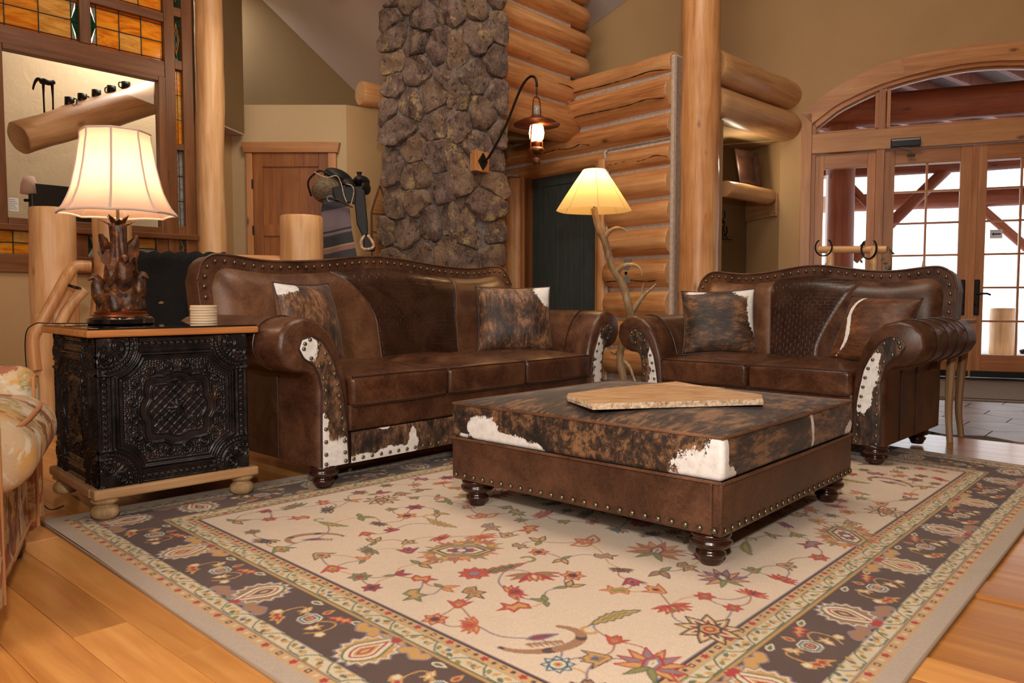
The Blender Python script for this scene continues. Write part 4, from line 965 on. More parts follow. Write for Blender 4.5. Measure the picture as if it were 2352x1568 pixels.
for n, x, y, s, ro in big:
    if n in ('hex', 'hexr'): hexmed(x, y, s, ro)
    elif n == 'pomR': palmette(x, y, s, ro, ('rust', 'gold', 'camel', 'purple'))
    elif n == 'pomG': palmette(x, y, s, ro, ('green', 'gold', 'olive', 'brown'))
    elif n == 'purple': palmette(x, y, s * .9, ro, ('purple', 'mauve', 'gold', 'green'))
    elif n == 'purple2': palmette(x, y, s * .9, ro, ('purple', 'camel', 'mauve', 'green'))
    elif n == 'maroon':
        for k in range(9): paint_poly(petal(s * .95, s * .24), ['dark', 'gold', 'ivory', 'purple' if k % 2 else 'red'], x, y, ro + 2 * math.pi * k / 9, 1, .0048)
        paint_poly(jag(s * .3, 6, .1), ['dark', 'gold', 'red', 'gold'], x, y, 0, 1, .007)
    elif n == 'lotus': lotus(x, y, s, ro, ('red', 'olive', 'red', 'gold'))
    elif n == 'hook': sawleaf(x, y, s * 1.1, ro, ('green', 'gold', 'olive', 'gold'), 1)
    elif n == 'saw': sawleaf(x, y, s, ro, ('olive', 'olive', 'gold', 'rust'), -1)
    elif n == 'dragon': sawleaf(x, y, s * 1.1, ro, ('red', 'olive', 'dark', 'gold'), 1); flower(x - s * .7 * math.cos(ro), y - s * .7 * math.sin(ro), s * .38, ro, 'red', 'rust', 'mauve', 9)
    elif n == 'dragon2': sawleaf(x, y, s * 1.1, ro, ('olive', 'gold', 'camel', 'olive'), -1)
    elif n == 'claw': claw(x, y, s, ro, ('camel', 'camel', 'brown', 'red'))
    elif n == 'ring': flower(x, y, s, 0, 'blue', 'ivory', 'rust', 8); paint_poly(jag(s * .55, 8, 0), ['blue', 'ivory', 'gold', 'red'], x, y, 0, 1, .006)
    elif n == 'tulip': tulip(x, y, s, ro, ('brown', 'gold', 'camel', 'blue'))
    elif n == 'pais': paisley(x, y, s, ro, ('rust', 'gold', 'mauve', 'dark'))
    elif n == 'lilac': palmette(x, y, s, ro, ('red', 'mauve', 'gold', 'mauve'))
img2 = img.reshape(nv, SS, nu, SS, 3).mean(axis=(1, 3))
img2 = img2 * (1 + (np.random.rand(nv, nu, 1) - .5) * .12)
ug, vg = np.meshgrid(np.linspace(0, 1, nu), np.linspace(0, 1, nv))
Q = ((1 - ug) * (1 - vg))[..., None] * RN + (ug * (1 - vg))[..., None] * RR_ + ((1 - ug) * vg)[..., None] * RL + (ug * vg)[..., None] * RF
Vr = np.zeros((nv, nu, 3), np.float32); Vr[..., :2] = Q
wav = 0.006 * np.sin(vg * 9) * np.exp(-ug * 40); Vr[..., 0] += wav; 
Vr[..., 2] = ZR
idx = np.arange(nu * nv).reshape(nv, nu); q = np.stack([idx[:-1, :-1], idx[:-1, 1:], idx[1:, 1:], idx[1:, :-1]], -1).reshape(-1, 4)
me = bpy.data.meshes.new('area_rug'); me.vertices.add(nu * nv); me.vertices.foreach_set('co', (Vr - np.array([0.45, 2.85, 0], np.float32)).reshape(-1).astype(np.float32))
me.loops.add(q.size); me.loops.foreach_set('vertex_index', q.reshape(-1).astype(np.int32)); me.polygons.add(len(q)); me.polygons.foreach_set('loop_start', np.arange(0, q.size, 4, dtype=np.int32)); me.polygons.foreach_set('loop_total', np.full(len(q), 4, np.int32))
me.update(calc_edges=True)
ca_ = me.color_attributes.new('pattern', 'FLOAT_COLOR', 'POINT'); colb = np.ones((nu * nv, 4), np.float32); colb[:, :3] = img2.reshape(-1, 3); ca_.data.foreach_set('color', colb.reshape(-1))
me.materials.append(M['rugm']); rug = bpy.data.objects.new('area_rug', me); COL.objects.link(rug); rug.location = (0.45, 2.85, 0)
tag(rug, 'large cream and brown oriental rug with floral field under the ottoman', 'rug')
bd = B(); qq = [RN, RR_, RF, RL]
bd.tube([(p[0] - .45, p[1] - 2.85, .003) for p in qq + [qq[0]]], .0052, 8); bd.build('bound_edge', plain('rug_binding', C(158, 136, 114), .95), rug)

# ------------------------------------------------------------------ leather seating
nail_me = {}
def nail(parent, loc, axis=(0, -1, 0), r=0.0085):
    key = round(r, 4)
    if key not in nail_me:
        V, Fc = lathe_geo([(r, 0), (r * .96, r * .35), (r * .75, r * .62), (r * .4, r * .8), (r * .1, r * .86)], 12); o = mk('nailhead', V, Fc, M['brass']); nail_me[key] = o.data; bpy.data.objects.remove(o)
    o = bpy.data.objects.new('nailhead', nail_me[key]); COL.objects.link(o); o.parent = parent; o.location = loc
    o.rotation_euler = Vector(axis).to_track_quat('Z', 'Y').to_euler(); return o
LEG = [(.040, .108), (.054, .104), (.058, .096), (.054, .089), (.050, .086), (.060, .078), (.061, .068), (.052, .058), (.036, .051), (.033, .046), (.041, .041), (.044, .033), (.041, .025), (.034, .020), (.036, .015), (.031, .007), (.029, 0)]
def leg(parent, x, y, h=.095, s=1.0, mat='walnut'):
    V, Fc = lathe_geo([(r * s, z * h / .108) for r, z in LEG][::-1], 28); return mk('leg', V, Fc, M[mat], parent, loc=(x, y, 0))
def white_attr(o, fn):
    me = o.data; a = me.attributes.new('white', 'FLOAT', 'POINT'); a.data.foreach_set('value', [fn(*v.co) for v in me.vertices])
def blob(x, y, cx, cy, rx, ry, ang=0):
    c, s = math.cos(ang), math.sin(ang); dx, dy = x - cx, y - cy; u = (dx * c + dy * s) / rx; v = (-dx * s + dy * c) / ry
    return max(0.0, 1.15 - 0.62 * math.sqrt(u * u + v * v))
SEC = [(-.02, .09), (-.022, .30), (-.02, .43), (-.045, .462), (-.105, .468), (-.160, .498), (-.190, .555), (-.178, .622), (-.135, .664), (-.072, .680), (-.008, .664), (.050, .612), (.090, .54), (.118, .45), (.131, .34), (.134, .20), (.134, .09)]
PO = [(-.007, .09), (-.006, .257), (-.002, .388), (-.016, .454), (-.038, .494), (-.082, .522), (-.103, .561), (-.088, .592)]
PI = [(.119, .09), (.111, .242), (.094, .358), (.076, .447), (.039, .528), (.002, .581), (-.043, .607), (-.088, .592)]
def seating(name, label, W, ncush, panels, wf, railf, tufts=()):
    t = empty(name, (0, 0, 0), 0, label, 'sofa'); XM = W + .25; yf = 0.0; DEP = .86
    topf = lambda x: .925 + .050 * math.exp(-((x - XM / 2) / (XM * .20)) ** 2) + .026 * math.exp(-((x + .0) / .16) ** 2) + .026 * math.exp(-((x - XM) / .16) ** 2)
    yb = lambda z: .70 + max(0, z - .42) * .20
    XA, XB = -.11, XM + .11
    # body under the seat
    B().box((0.0, .03, .09), (XM, .82, .30)).build('base_frame', M['leatherd'], t, bevel=.01)
    B().box((.125, -.004, .212), (XM - .125, .05, .325)).build('front_rail', M['leather'], t, bevel=.012)
    n = int(W / .02)
    o = grid(n, 10, lambda u, v: (.128 + (W - .006) * u, -.010 - .004 * math.sin(v * 3.14), .088 + .125 * v), 'hide_rail', M['hide'], t); white_attr(o, railf)
    k = int(W / .047)
    for i in range(k + 1): nail(t, (.14 + (W - .03) * i / k, -.0105, .104))
    # arms
    for side in (0, 1):
        mx = (lambda x: x) if side == 0 else (lambda x: XM - x)
        sec = smooth_closed(SEC[:], 3) if False else resample(SEC, 60); cx = sum(p[0] for p in sec) / 60
        ys = [(-.004, .018), (.004, .006), (.02, 0), (.20, 0), (.40, 0), (.60, 0), (.80, 0), (DEP, 0), (DEP + .01, .02)]
        Vv = []; Fc = []
        for (y, ins) in ys:
            for i_, (x, z) in enumerate(sec):
                a = sec[i_ - 1] if i_ else sec[0]; b_ = sec[(i_ + 1) % 60]; tx, tz = b_[0] - a[0], b_[1] - a[1]; l = math.hypot(tx, tz) + 1e-9
                nx, nz_ = tz / l, -tx / l
                f_ = 1.0
                if y in (.40, .60, .80) and tufts and (side in tufts): f_ = 1
                Vv.append((mx(x + nx * ins), y, max(.09, z + nz_ * ins) if ins else z))
        m = 60
        for j in range(len(ys) - 1):
            for i in range(m): i2 = (i + 1) % m; Fc.append((j * m + i, j * m + i2, (j + 1) * m + i2, (j + 1) * m + i))
        Fc.append(tuple(range(m))); Fc.append(tuple((len(ys) - 1) * m + i for i in range(m - 1, -1, -1)))
        bm = bmesh.new(); o = mk('arm', Vv, Fc, M['leather'], t); bm.from_mesh(o.data); bmesh.ops.recalc_face_normals(bm, faces=bm.faces); bm.to_mesh(o.data); bm.free(); autosmooth(o, 40)
        po = resample(PO, 46); pi_ = resample(PI, 46); NX = 10
        V2 = []; F2 = []
        for a, b_ in zip(po, pi_):
            for i in range(NX):
                u = i / (NX - 1); V2.append((mx(a[0] + (b_[0] - a[0]) * u), -.0075 - .004 * math.sin(math.pi * u) ** .5, a[1] + (b_[1] - a[1]) * u))
        for j in range(45):
            for i in range(NX - 1): F2.append((j * NX + i, j * NX + i + 1, (j + 1) * NX + i + 1, (j + 1) * NX + i)[::(1 if side == 0 else -1)])
        hp = mk('hide_panel', V2, F2, M['hide'], t); white_attr(hp, wf[side])
        Pw = [(mx(p[0]), -.006, p[1]) for p in po[:-1]] + [(mx(p[0]), -.006, p[1]) for p in pi_[::-1]]
        B().tube(Pw, .0042, 8).build('welt', M['leatherd'], t, smooth=True)
        for cv, ot in ((po, pi_), (pi_, po)):
            d = 0; L_ = sum(math.dist(cv[i], cv[i + 1]) for i in range(45)); kk = int(L_ / .046); rs_ = resample(cv, kk + 1); ro_ = resample(ot, kk + 1)
            for i in range(kk + (1 if cv is pi_ else 0)):
                p, q = rs_[i], ro_[i]; l = math.dist(p, q) + 1e-6; f = min(.017 / l, .5) if i < kk else 0
                cxp = p[0] + (q[0] - p[0]) * f; czp = p[1] + (q[1] - p[1]) * f + (.012 if i == 0 else 0)
                if i == kk: cxp, czp = -.078, .578
                if i < kk or True: nail(t, (mx(cxp), -.0105, czp))
        # roll seams
        for y in ((.17,) if side not in tufts else (.17, .34, .51, .68)):
            P = [(mx(x * 1.0 + (x + .06) * .012), y, z + .0025) for x, z in SEC[3:14]]; B().tube(smooth_path(P, 3), .0035, 6).build('seam', M['leatherd'], t, smooth=True)
        P = [(mx(-.024), y, .452) for y in (.01, .3, .6, .85)]; B().tube(P, .004, 6).build('seam', M['leatherd'], t, smooth=True)
        for yy in ((.28,) if side not in tufts else (.22, .45)): B().tube([(mx(-.0225), yy, .095), (mx(-.024), yy, .44)], .003, 6).build('seam', M['leatherd'], t)
    # seat cushions
    cw = W / ncush
    for c in range(ncush):
        x0 = .125 + cw * c
        def shp(p, u, s=c):
            q = Vector(p); k = (1 - min(1, abs(u[0])) ** 2.4) * (1 - min(1, abs(u[1])) ** 3)
            if u[2] > 0: q.z += .034 * k * u[2]
            else: q.z -= .006 * k
            q.y -= .012 * (1 - min(1, abs(u[0])) ** 4) * (1 if u[1] < -.8 else 0)
            q.z += .0015 * nz(p.x * 9 + s, p.y * 9, s)
            return q
        o = rbox('seat_cushion', (x0 + cw / 2, .325, .376), (cw - .006, .69, .122), .022, M['leatherx'], t, (16, 16, 4), shp)
        P = []
        for i in range(15): u = -1 + 2 * i / 14; P.append((u * (cw / 2 - .012), -.345 - .008 * (1 - u ** 4) + .006, .058 + .001 * (1 - u * u)))
        B().tube(P, .0045, 8).build('piping', M['leatherd'], o, smooth=True)
        P = [(p[0], p[1] - .0005, -.058) for p in P]; B().tube(P, .004, 8).build('piping', M['leatherd'], o, smooth=True)
    # back: frame slab, nail border and three stitched panels
    def outline(n):
        xs = list(np.linspace(XA, XB, n)); out = []
        for x in xs:
            e = min(x - XA, XB - x); rd = .11; zt = topf(x)
            if e < rd: zt -= rd - math.sqrt(max(0, rd * rd - (rd - e) ** 2))
            out.append((x, zt))
        return out
    ol = outline(81); ol[0] = (XA, ol[0][1]); zb = .32
    Vv = []; Fc = []; nr = 12
    for (x, zt) in ol:
        zb = .32 if -.015 < x < XM + .015 else .60
        for j in range(nr): z = zb + (zt - zb) * j / (nr - 1); Vv.append((x, yb(z), z))
    off = len(Vv)
    for (x, zt) in ol:
        zb = .32 if -.015 < x < XM + .015 else .60
        for j in range(nr): z = zb + (zt - .008 - zb) * j / (nr - 1); Vv.append((x, yb(z) + .12, z))
    N_ = len(ol)
    for i in range(N_ - 1):
        for j in range(nr - 1):
            a = i * nr + j; Fc.append((a, a + nr, a + nr + 1, a + 1)); Fc.append((off + a, off + a + 1, off + a + nr + 1, off + a + nr))
        a = i * nr + nr - 1; Fc.append((a, a + nr, off + a + nr, off + a)); a = i * nr; Fc.append((a, off + a, off + a + nr, a + nr))
    for j in range(nr - 1): Fc.append((j, j + 1, off + j + 1, off + j)); a = (N_ - 1) * nr + j; Fc.append((a, off + a, off + a + 1, a + 1))
    o = mk('back_frame', Vv, Fc, M['leather'], t); bm = bmesh.new(); bm.from_mesh(o.data); bmesh.ops.recalc_face_normals(bm, faces=bm.faces); bm.to_mesh(o.data); bm.free(); autosmooth(o, 40)
    md = o.modifiers.new('bevel', 'BEVEL'); md.width = .012; md.segments = 3; md.limit_method = 'ANGLE'; md.angle_limit = R(50)
    BW = .062
    def itop(x):
        e = min(x - (XA + BW), (XB - BW) - x); rd = .09; zt = topf(x) - BW
        if e < rd: zt -= rd - math.sqrt(max(0, rd * rd - (rd - max(0, e)) ** 2))
        return zt
    cuts = [lambda z: XA + BW, panels[0], panels[1], lambda z: XB - BW]
    for k in range(3):
        def f(u, v, k=k):
            zr = .93; z = .40; x = cuts[k](.6) * (1 - u) + cuts[k + 1](.6) * u
            for _ in range(4):
                zt = itop(min(max(x, XA + BW), XB - BW)); z = .40 + (zt - .40) * v; x = cuts[k](z) * (1 - u) + cuts[k + 1](z) * u
            X = (x - XA - BW) / (XB - XA - 2 * BW); X = min(max(X, 0), 1)
            edge = min(X, 1 - X) * (XB - XA - 2 * BW); et = zt - z
            bl = .058 * (1 - math.exp(-edge / .035)) * (1 - math.exp(-max(et, 0) / .03)) + .012 * math.sin(math.pi * X)
            dip = .007 * math.exp(-(min(u if k > 0 else 9, (1 - u) if k < 2 else 9) * .5 / .012) ** 2)
            return (x, yb(z) - .003 - bl + dip, z)
        grid(34, 26, f, 'back_panel', M['croc'] if k == 1 else M['leather2' if k == 0 else 'leather'], t)
    for k in (1, 2):
        P = []
        for v in np.linspace(0, 1, 20):
            z = .42; x = cuts[k](z)
            for _ in range(4): z = .42 + (itop(x) - .42) * v; x = cuts[k](z)
            et = itop(x) - z; X = (x - XA - BW) / (XB - XA - 2 * BW)
            P.append((x, yb(z) - .003 - .058 * (1 - math.exp(-max(et, 0) / .03)) - .012 * math.sin(math.pi * X) + .006, z))
        B().tube(P, .0035, 6).build('seam', M['leather2'], t, smooth=True)
    # nails round the border
    path = [(XA + BW * .45, z) for z in np.linspace(.70, ol[0][1] - .0, 8)] if False else []
    full = [(XA + .03, .66)] + [(x + (.03 if x < XA + .03 else (-.03 if x > XB - .03 else 0)), z) for x, z in ol] + [(XB - .03, .66)]
    mid = []
    for i, (x, z) in enumerate(ol):
        a = ol[max(i - 1, 0)]; b_ = ol[min(i + 1, N_ - 1)]; tx, tz = b_[0] - a[0], b_[1] - a[1]; l = math.hypot(tx, tz)
        mid.append((x + tz / l * .030, z - tx / l * .030))
    mid = [(XA + .030, z) for z in (.66, .72, .78)] + [p for p in mid if p[1] > .80] + [(XB - .030, z) for z in (.78, .72, .66)]
    L_ = sum(math.dist(mid[i], mid[i + 1]) for i in range(len(mid) - 1))
    for p in resample(mid, int(L_ / .046)): nail(t, (p[0], yb(p[1]) - .002, p[1]), (0, -1, .2))
    ed = [(x, yb(z) + .0, z) for x, z in ol]; B().tube(ed, .006, 8).build('welt', M['leather'], t, smooth=True)
    for (x, y) in ((0, 0.04), (XM, 0.04), (0.02, .74), (XM - .02, .74)): leg(t, x + (.03 if x < .5 else -.03), y, .095)
    return t
def w_left(x, y, z): return max(blob(x, z, .055, .12, .085, .075), blob(x, z, -.07, .56, .045, .05), blob(x, z, .005, .19, .022, .10))
def w_right(x, y, z, XM=1.86):
    x = XM - x; return max(blob(x, z, .05, .50, .05, .14, -.3), blob(x, z, .03, .34, .05, .11), blob(x, z, .06, .15, .06, .03))
def rail_w(x, y, z): return max(blob(x, z, .19, .09, .08, .028), blob(x, z, .34, .10, .09, .03), blob(x, z, .455, .13, .025, .06), blob(x, z, .30, .215, .03, .012))
pl_sofa = (lambda z: .80 - .26 * max(0, (z - .62) / .3) ** 1.8, lambda z: 1.36 + .07 * max(0, (z - .5) / .42))
sofa = seating('sofa', 'three-cushion brown leather sofa with camelback and nailhead trim behind the rug', 1.61, 3, pl_sofa, (w_left, w_right), rail_w)
sofa.location = (-.741, 2.972, ZR); sofa.rotation_euler = (0, 0, R(48))
def lw_left(x, y, z): return max(blob(x, z, .075, .42, .032, .10, .15), blob(x, z, .085, .25, .045, .16), blob(x, z, .09, .12, .03, .08))
def lw_right(x, y, z, XM=1.315):
    x = XM - x; return max(blob(x, z, .060, .40, .042, .10, .3), blob(x, z, .07, .33, .035, .09), blob(x, z, .03, .49, .02, .05, .5))
pl_love = (lambda z: .47 - .05 * (z - .42) / .5, lambda z: .75 + .21 * max(0, (z - .5) / .42) ** 1.3)
love = seating('loveseat', 'two-cushion brown leather loveseat with nailhead trim near the entrance', 1.065, 2, pl_love, (lw_left, lw_right), lambda x, y, z: 0.0, tufts=(1,))
love.location = (.736, 4.285, ZR); love.rotation_euler = (0, 0, R(-44)); love.scale = (.96, .96, .96)

def pillow(center, wd, hd, w, h, t, mat, label, wfn=None, backmat=None):
    wd = Vector(wd).normalized(); hd = Vector(hd); hd = (hd - wd * hd.dot(wd)).normalized(); nd = wd.cross(hd)
    n = 36; V = []; Fc = []
    for s in (1, -1):
        for j in range(n + 1):
            for i in range(n + 1):
                u, v = -1 + 2 * i / n, -1 + 2 * j / n
                th = (max(0, 1 - abs(u) ** 2.6) ** .6) * (max(0, 1 - abs(v) ** 2.6) ** .6)
                pin = 1 - .07 * (1 - abs(u) ** 2) * abs(v) ** 2; pin2 = 1 - .07 * (1 - abs(v) ** 2) * abs(u) ** 2
                V.append((u * w / 2 * pin2, v * h / 2 * pin, s * (t / 2 * th + .004 * nz(u * 2, v * 2, s) * th)))
    m = (n + 1) ** 2
    for k in range(2):
        for j in range(n):
            for i in range(n):
                a = k * m + j * (n + 1) + i; q = (a, a + 1, a + n + 2, a + n + 1); Fc.append(q if k == 0 else q[::-1])
    o = mk('throw_pillow', V, Fc, [M[mat], M[backmat or mat]], None, True, [0] * (n * n) + [1] * (n * n))
    bm = bmesh.new(); bm.from_mesh(o.data); bmesh.ops.remove_doubles(bm, verts=bm.verts, dist=1e-5); bm.to_mesh(o.data); bm.free()
    white_attr(o, wfn or (lambda x, y, z: 0))
    o.matrix_world = Matrix.Translation(center) @ Matrix((wd, hd, nd)).transposed().to_4x4()
    E_ = [(-1, -1), (1, -1), (1, 1), (-1, 1), (-1, -1)]; P = []
    for (a, b_) in zip(E_[:-1], E_[1:]):
        for k in range(12):
            u = a[0] + (b_[0] - a[0]) * k / 12; v = a[1] + (b_[1] - a[1]) * k / 12
            P.append((u * w / 2 * (1 - .07 * (1 - abs(v) ** 2) * abs(u) ** 2), v * h / 2 * (1 - .07 * (1 - abs(u) ** 2) * abs(v) ** 2), 0))
    B().tube(P + [P[0]], .0035, 6, caps=False).build('piping', M['leatherd'], o, smooth=True)
    return tag(o, label, 'pillow', 'cowhide throw pillows')
M['weave'] = (lambda m: m.pbr(m.ramp(m.n('TexChecker', {'Vector': m.co(), 'Scale': 260.0, 'Color1': (0, 0, 0, 1), 'Color2': (1, 1, 1, 1)}), [(0, C(112, 82, 58)), (1, C(150, 116, 84))]), .9))(MT('woven_pillow_back'))
pillow((.012, 4.30, .645), (1, .16, 0), (.02, .26, 1), .43, .37, .13, 'hidev', 'upright brindle cowhide pillow with one white top corner, at the right of the long sofa', lambda x, y, z: blob(x, y, .19, .15, .07, .075))
pillow((-.935, 3.56, .635), (.36, .93, .0), (-.22, .06, 1), .42, .40, .16, 'hidev', 'cowhide pillow leaning inside the left arm of the long sofa, white at its upper left', lambda x, y, z: blob(x, y, -.17, .18, .08, .04), 'weave')
pillow((1.165, 4.33, .625), (1, -.22, .03), (.0, .30, 1), .405, .375, .12, 'hideh', 'brindle cowhide pillow with white right edge, at the left of the loveseat', lambda x, y, z: max(blob(x, y, .19, .06, .035, .13), blob(x, y, .15, .17, .06, .035), blob(x, y, -.12, .17, .06, .012)))
pillow((1.775, 3.77, .605), (.55, -.83, -.03), (.50, .12, .80), .37, .37, .12, 'hiderust', 'rust brown cowhide pillow with a white streak, tipped against the right loveseat arm', lambda x, y, z: blob(x, y, -.10 - .05 * math.sin(y * 14), .02, .20, .011, 1.25) if z > 0 else 0, 'hidev')

# ------------------------------------------------------------------ ottoman
ot = empty('ottoman', (.57, 2.055, ZR), 48, 'square cowhide-topped ottoman with brown leather base on bun feet', 'ottoman')
OW, OD = 1.03, 1.06; z0 = .098
for nm, a, b_ in (('side_panel', (0, 0, z0), (OW, .03, .246)), ('side_panel', (0, .03, z0), (.03, OD, .246)), ('side_panel', (OW - .03, .03, z0), (OW, OD, .246)), ('side_panel', (.03, OD - .03, z0), (OW - .03, OD, .246))): B().box(a, b_).build(nm, M['leather'], ot, bevel=.006)
B().box((.02, .02, z0), (OW - .02, OD - .02, .12)).build('underside', M['black'], ot)
def oshape(p, u):
    q = Vector(p); k = (1 - min(1, abs(u[0])) ** 3) * (1 - min(1, abs(u[1])) ** 3)
    if u[2] > 0: q.z += .036 * k * u[2]
    s = 1 + .012 * (1 - u[2] * u[2]); q.x *= s; q.y *= s
    return q
cu = rbox('cushion', (OW / 2, OD / 2, .312), (OW - .006, OD - .006, .125), .016, M['hide_top'], ot, (90, 90, 14), oshape)
def ow(x, y, z):
    x += OW / 2; y += OD / 2; z += .312
    v = 0
    if z < .372:
        if x < .03: v = max(blob(y, z, .05, .25, .11, .075), blob(y, z, .0, .33, .05, .05), blob(y, z, .90, .292, .07, .05), blob(y, z, .80, .262, .12, .028), blob(y, z, .66, .253, .03, .022), blob(y, z, 1.0, .26, .03, .015) * .8)
        if y < .03: v = max(v, blob(x, z, .03, .252, .05, .035), blob(x, z, .64 + (z - .3) * -.15, .33, .011, .09), blob(x, z, .99, .26, .04, .04))
    return v
white_attr(cu, ow)
def loop(z, e): return [(-e, -e, z), (OW / 2, -e - .004, z), (OW + e, -e, z), (OW + e + .004, OD / 2, z), (OW + e, OD + e, z), (OW / 2, OD + e + .004, z), (-e, OD + e, z), (-e - .004, OD / 2, z), (-e, -e, z)]
for z, e in ((.372, -.004), (.248, .001)): B().tube(loop(z, e), .0050, 8).build('piping', M['leather2'], ot, smooth=True)
for i in range(24): nail(ot, (-.0005, .022 + i * .0442, z0 + .017), (-1, 0, 0), .0098)
for i in range(24): nail(ot, (.022 + i * .043, -.0005, z0 + .017), (0, -1, 0), .0098)
for x, y in ((.065, .065), (OW - .065, .065), (.065, OD - .065), (OW - .065, OD - .065)): leg(ot, x, y, z0, 1.0)
SL = [(.187, 2.565), (.25, 2.365), (.815, 2.477), (.85, 2.588), (.727, 2.816), (.646, 3.007), (.34, 2.776), (.191, 2.624)]
sl = empty('travertine_slab', (.5, 2.6, ZR + .406), 0, 'irregular tan travertine slab lying on the cowhide ottoman', 'stone slab')
pts = []
for (a, b_) in zip(SL, SL[1:] + SL[:1]):
    for k in range(6):
        t_ = k / 6; x = a[0] + (b_[0] - a[0]) * t_ - .5; y = a[1] + (b_[1] - a[1]) * t_ - 2.6; pts.append((x + .004 * nz(x * 40, y * 40), y + .004 * nz(x * 40, y * 40, 5)))
n = len(pts); cxs, cys = sum(p[0] for p in pts) / n, sum(p[1] for p in pts) / n
V = [(x, y, 0) for x, y in pts] + [(x * 1.003 + .003 * nz(x * 60, y * 60, 2), y + .003 * nz(x * 60, y * 60, 3), .010) for x, y in pts] + [(cxs + (x - cxs) * .992, cys + (y - cys) * .992, .019) for x, y in pts]
Fc = [(i + r_ * n, (i + 1) % n + r_ * n, (i + 1) % n + (r_ + 1) * n, i + (r_ + 1) * n) for r_ in (0, 1) for i in range(n)] + [tuple(range(n - 1, -1, -1)), tuple(range(2 * n, 3 * n))]
mk('stone_top', V, Fc, [M['slabedge'], M['slab']], sl, False, [0] * (2 * n) + [0, 1])
B().tube([(.08, .33, .0193), (.20, .24, .0193), (.27, .17, .0193)], .0012, 5).build('crack', M['camel'] if 'camel' in M else M['slabedge'], sl)

# ------------------------------------------------------------------ embossed tin chest
ch = empty('tin_chest', (-1.392, 2.562, ZR), 44, 'black embossed tin side table with raw pine top and base', 'side table')
CW, CD = .525, .52
B().box((0.002, 0.002, .10), (CW - .002, CD - .002, .615)).build('carcass', M['tin'], ch)
B().box((-.035, -.035, .620), (CW + .035, CD + .035, .645)).build('wooden_top', M['topx'], ch, bevel=.006)
B().box((-.03, -.03, .645), (CW + .03, CD + .03, .6515)).build('glass_top', (lambda m: m.pbr(C(18, 24, 22), 0.03, Coat_Weight=1.0, Coat_Roughness=.02))(MT('dark_glass_top')), ch, bevel=.002)
def bboard(a, b_, mat): return B().box(a, b_).build('base_board', M[mat], ch, bevel=.007)
bboard((-.025, -.025, .072), (CW + .03, .03, .106), 'rawx'); bboard((-.027, .03, .072), (.03, CD + .025, .105), 'rawy'); bboard((CW - .03, .03, .072), (CW + .027, CD + .025, .105), 'rawy'); bboard((.03, CD - .03, .072), (CW - .03, CD + .025, .105), 'rawx')
CL = [(.026, 0), (.036, .004), (.044, .014), (.046, .026), (.042, .037), (.033, .045), (.028, .049), (.036, .054), (.044, .060), (.046, .066), (.040, .072)]
for x, y in ((.02, .02), (CW - .02, .02), (.02, CD - .02), (CW - .02, CD - .02)):
    V, Fc = lathe_geo(CL, 28); o = mk('bun_foot', V, Fc, M['rawz'], ch, loc=(x, y, 0))
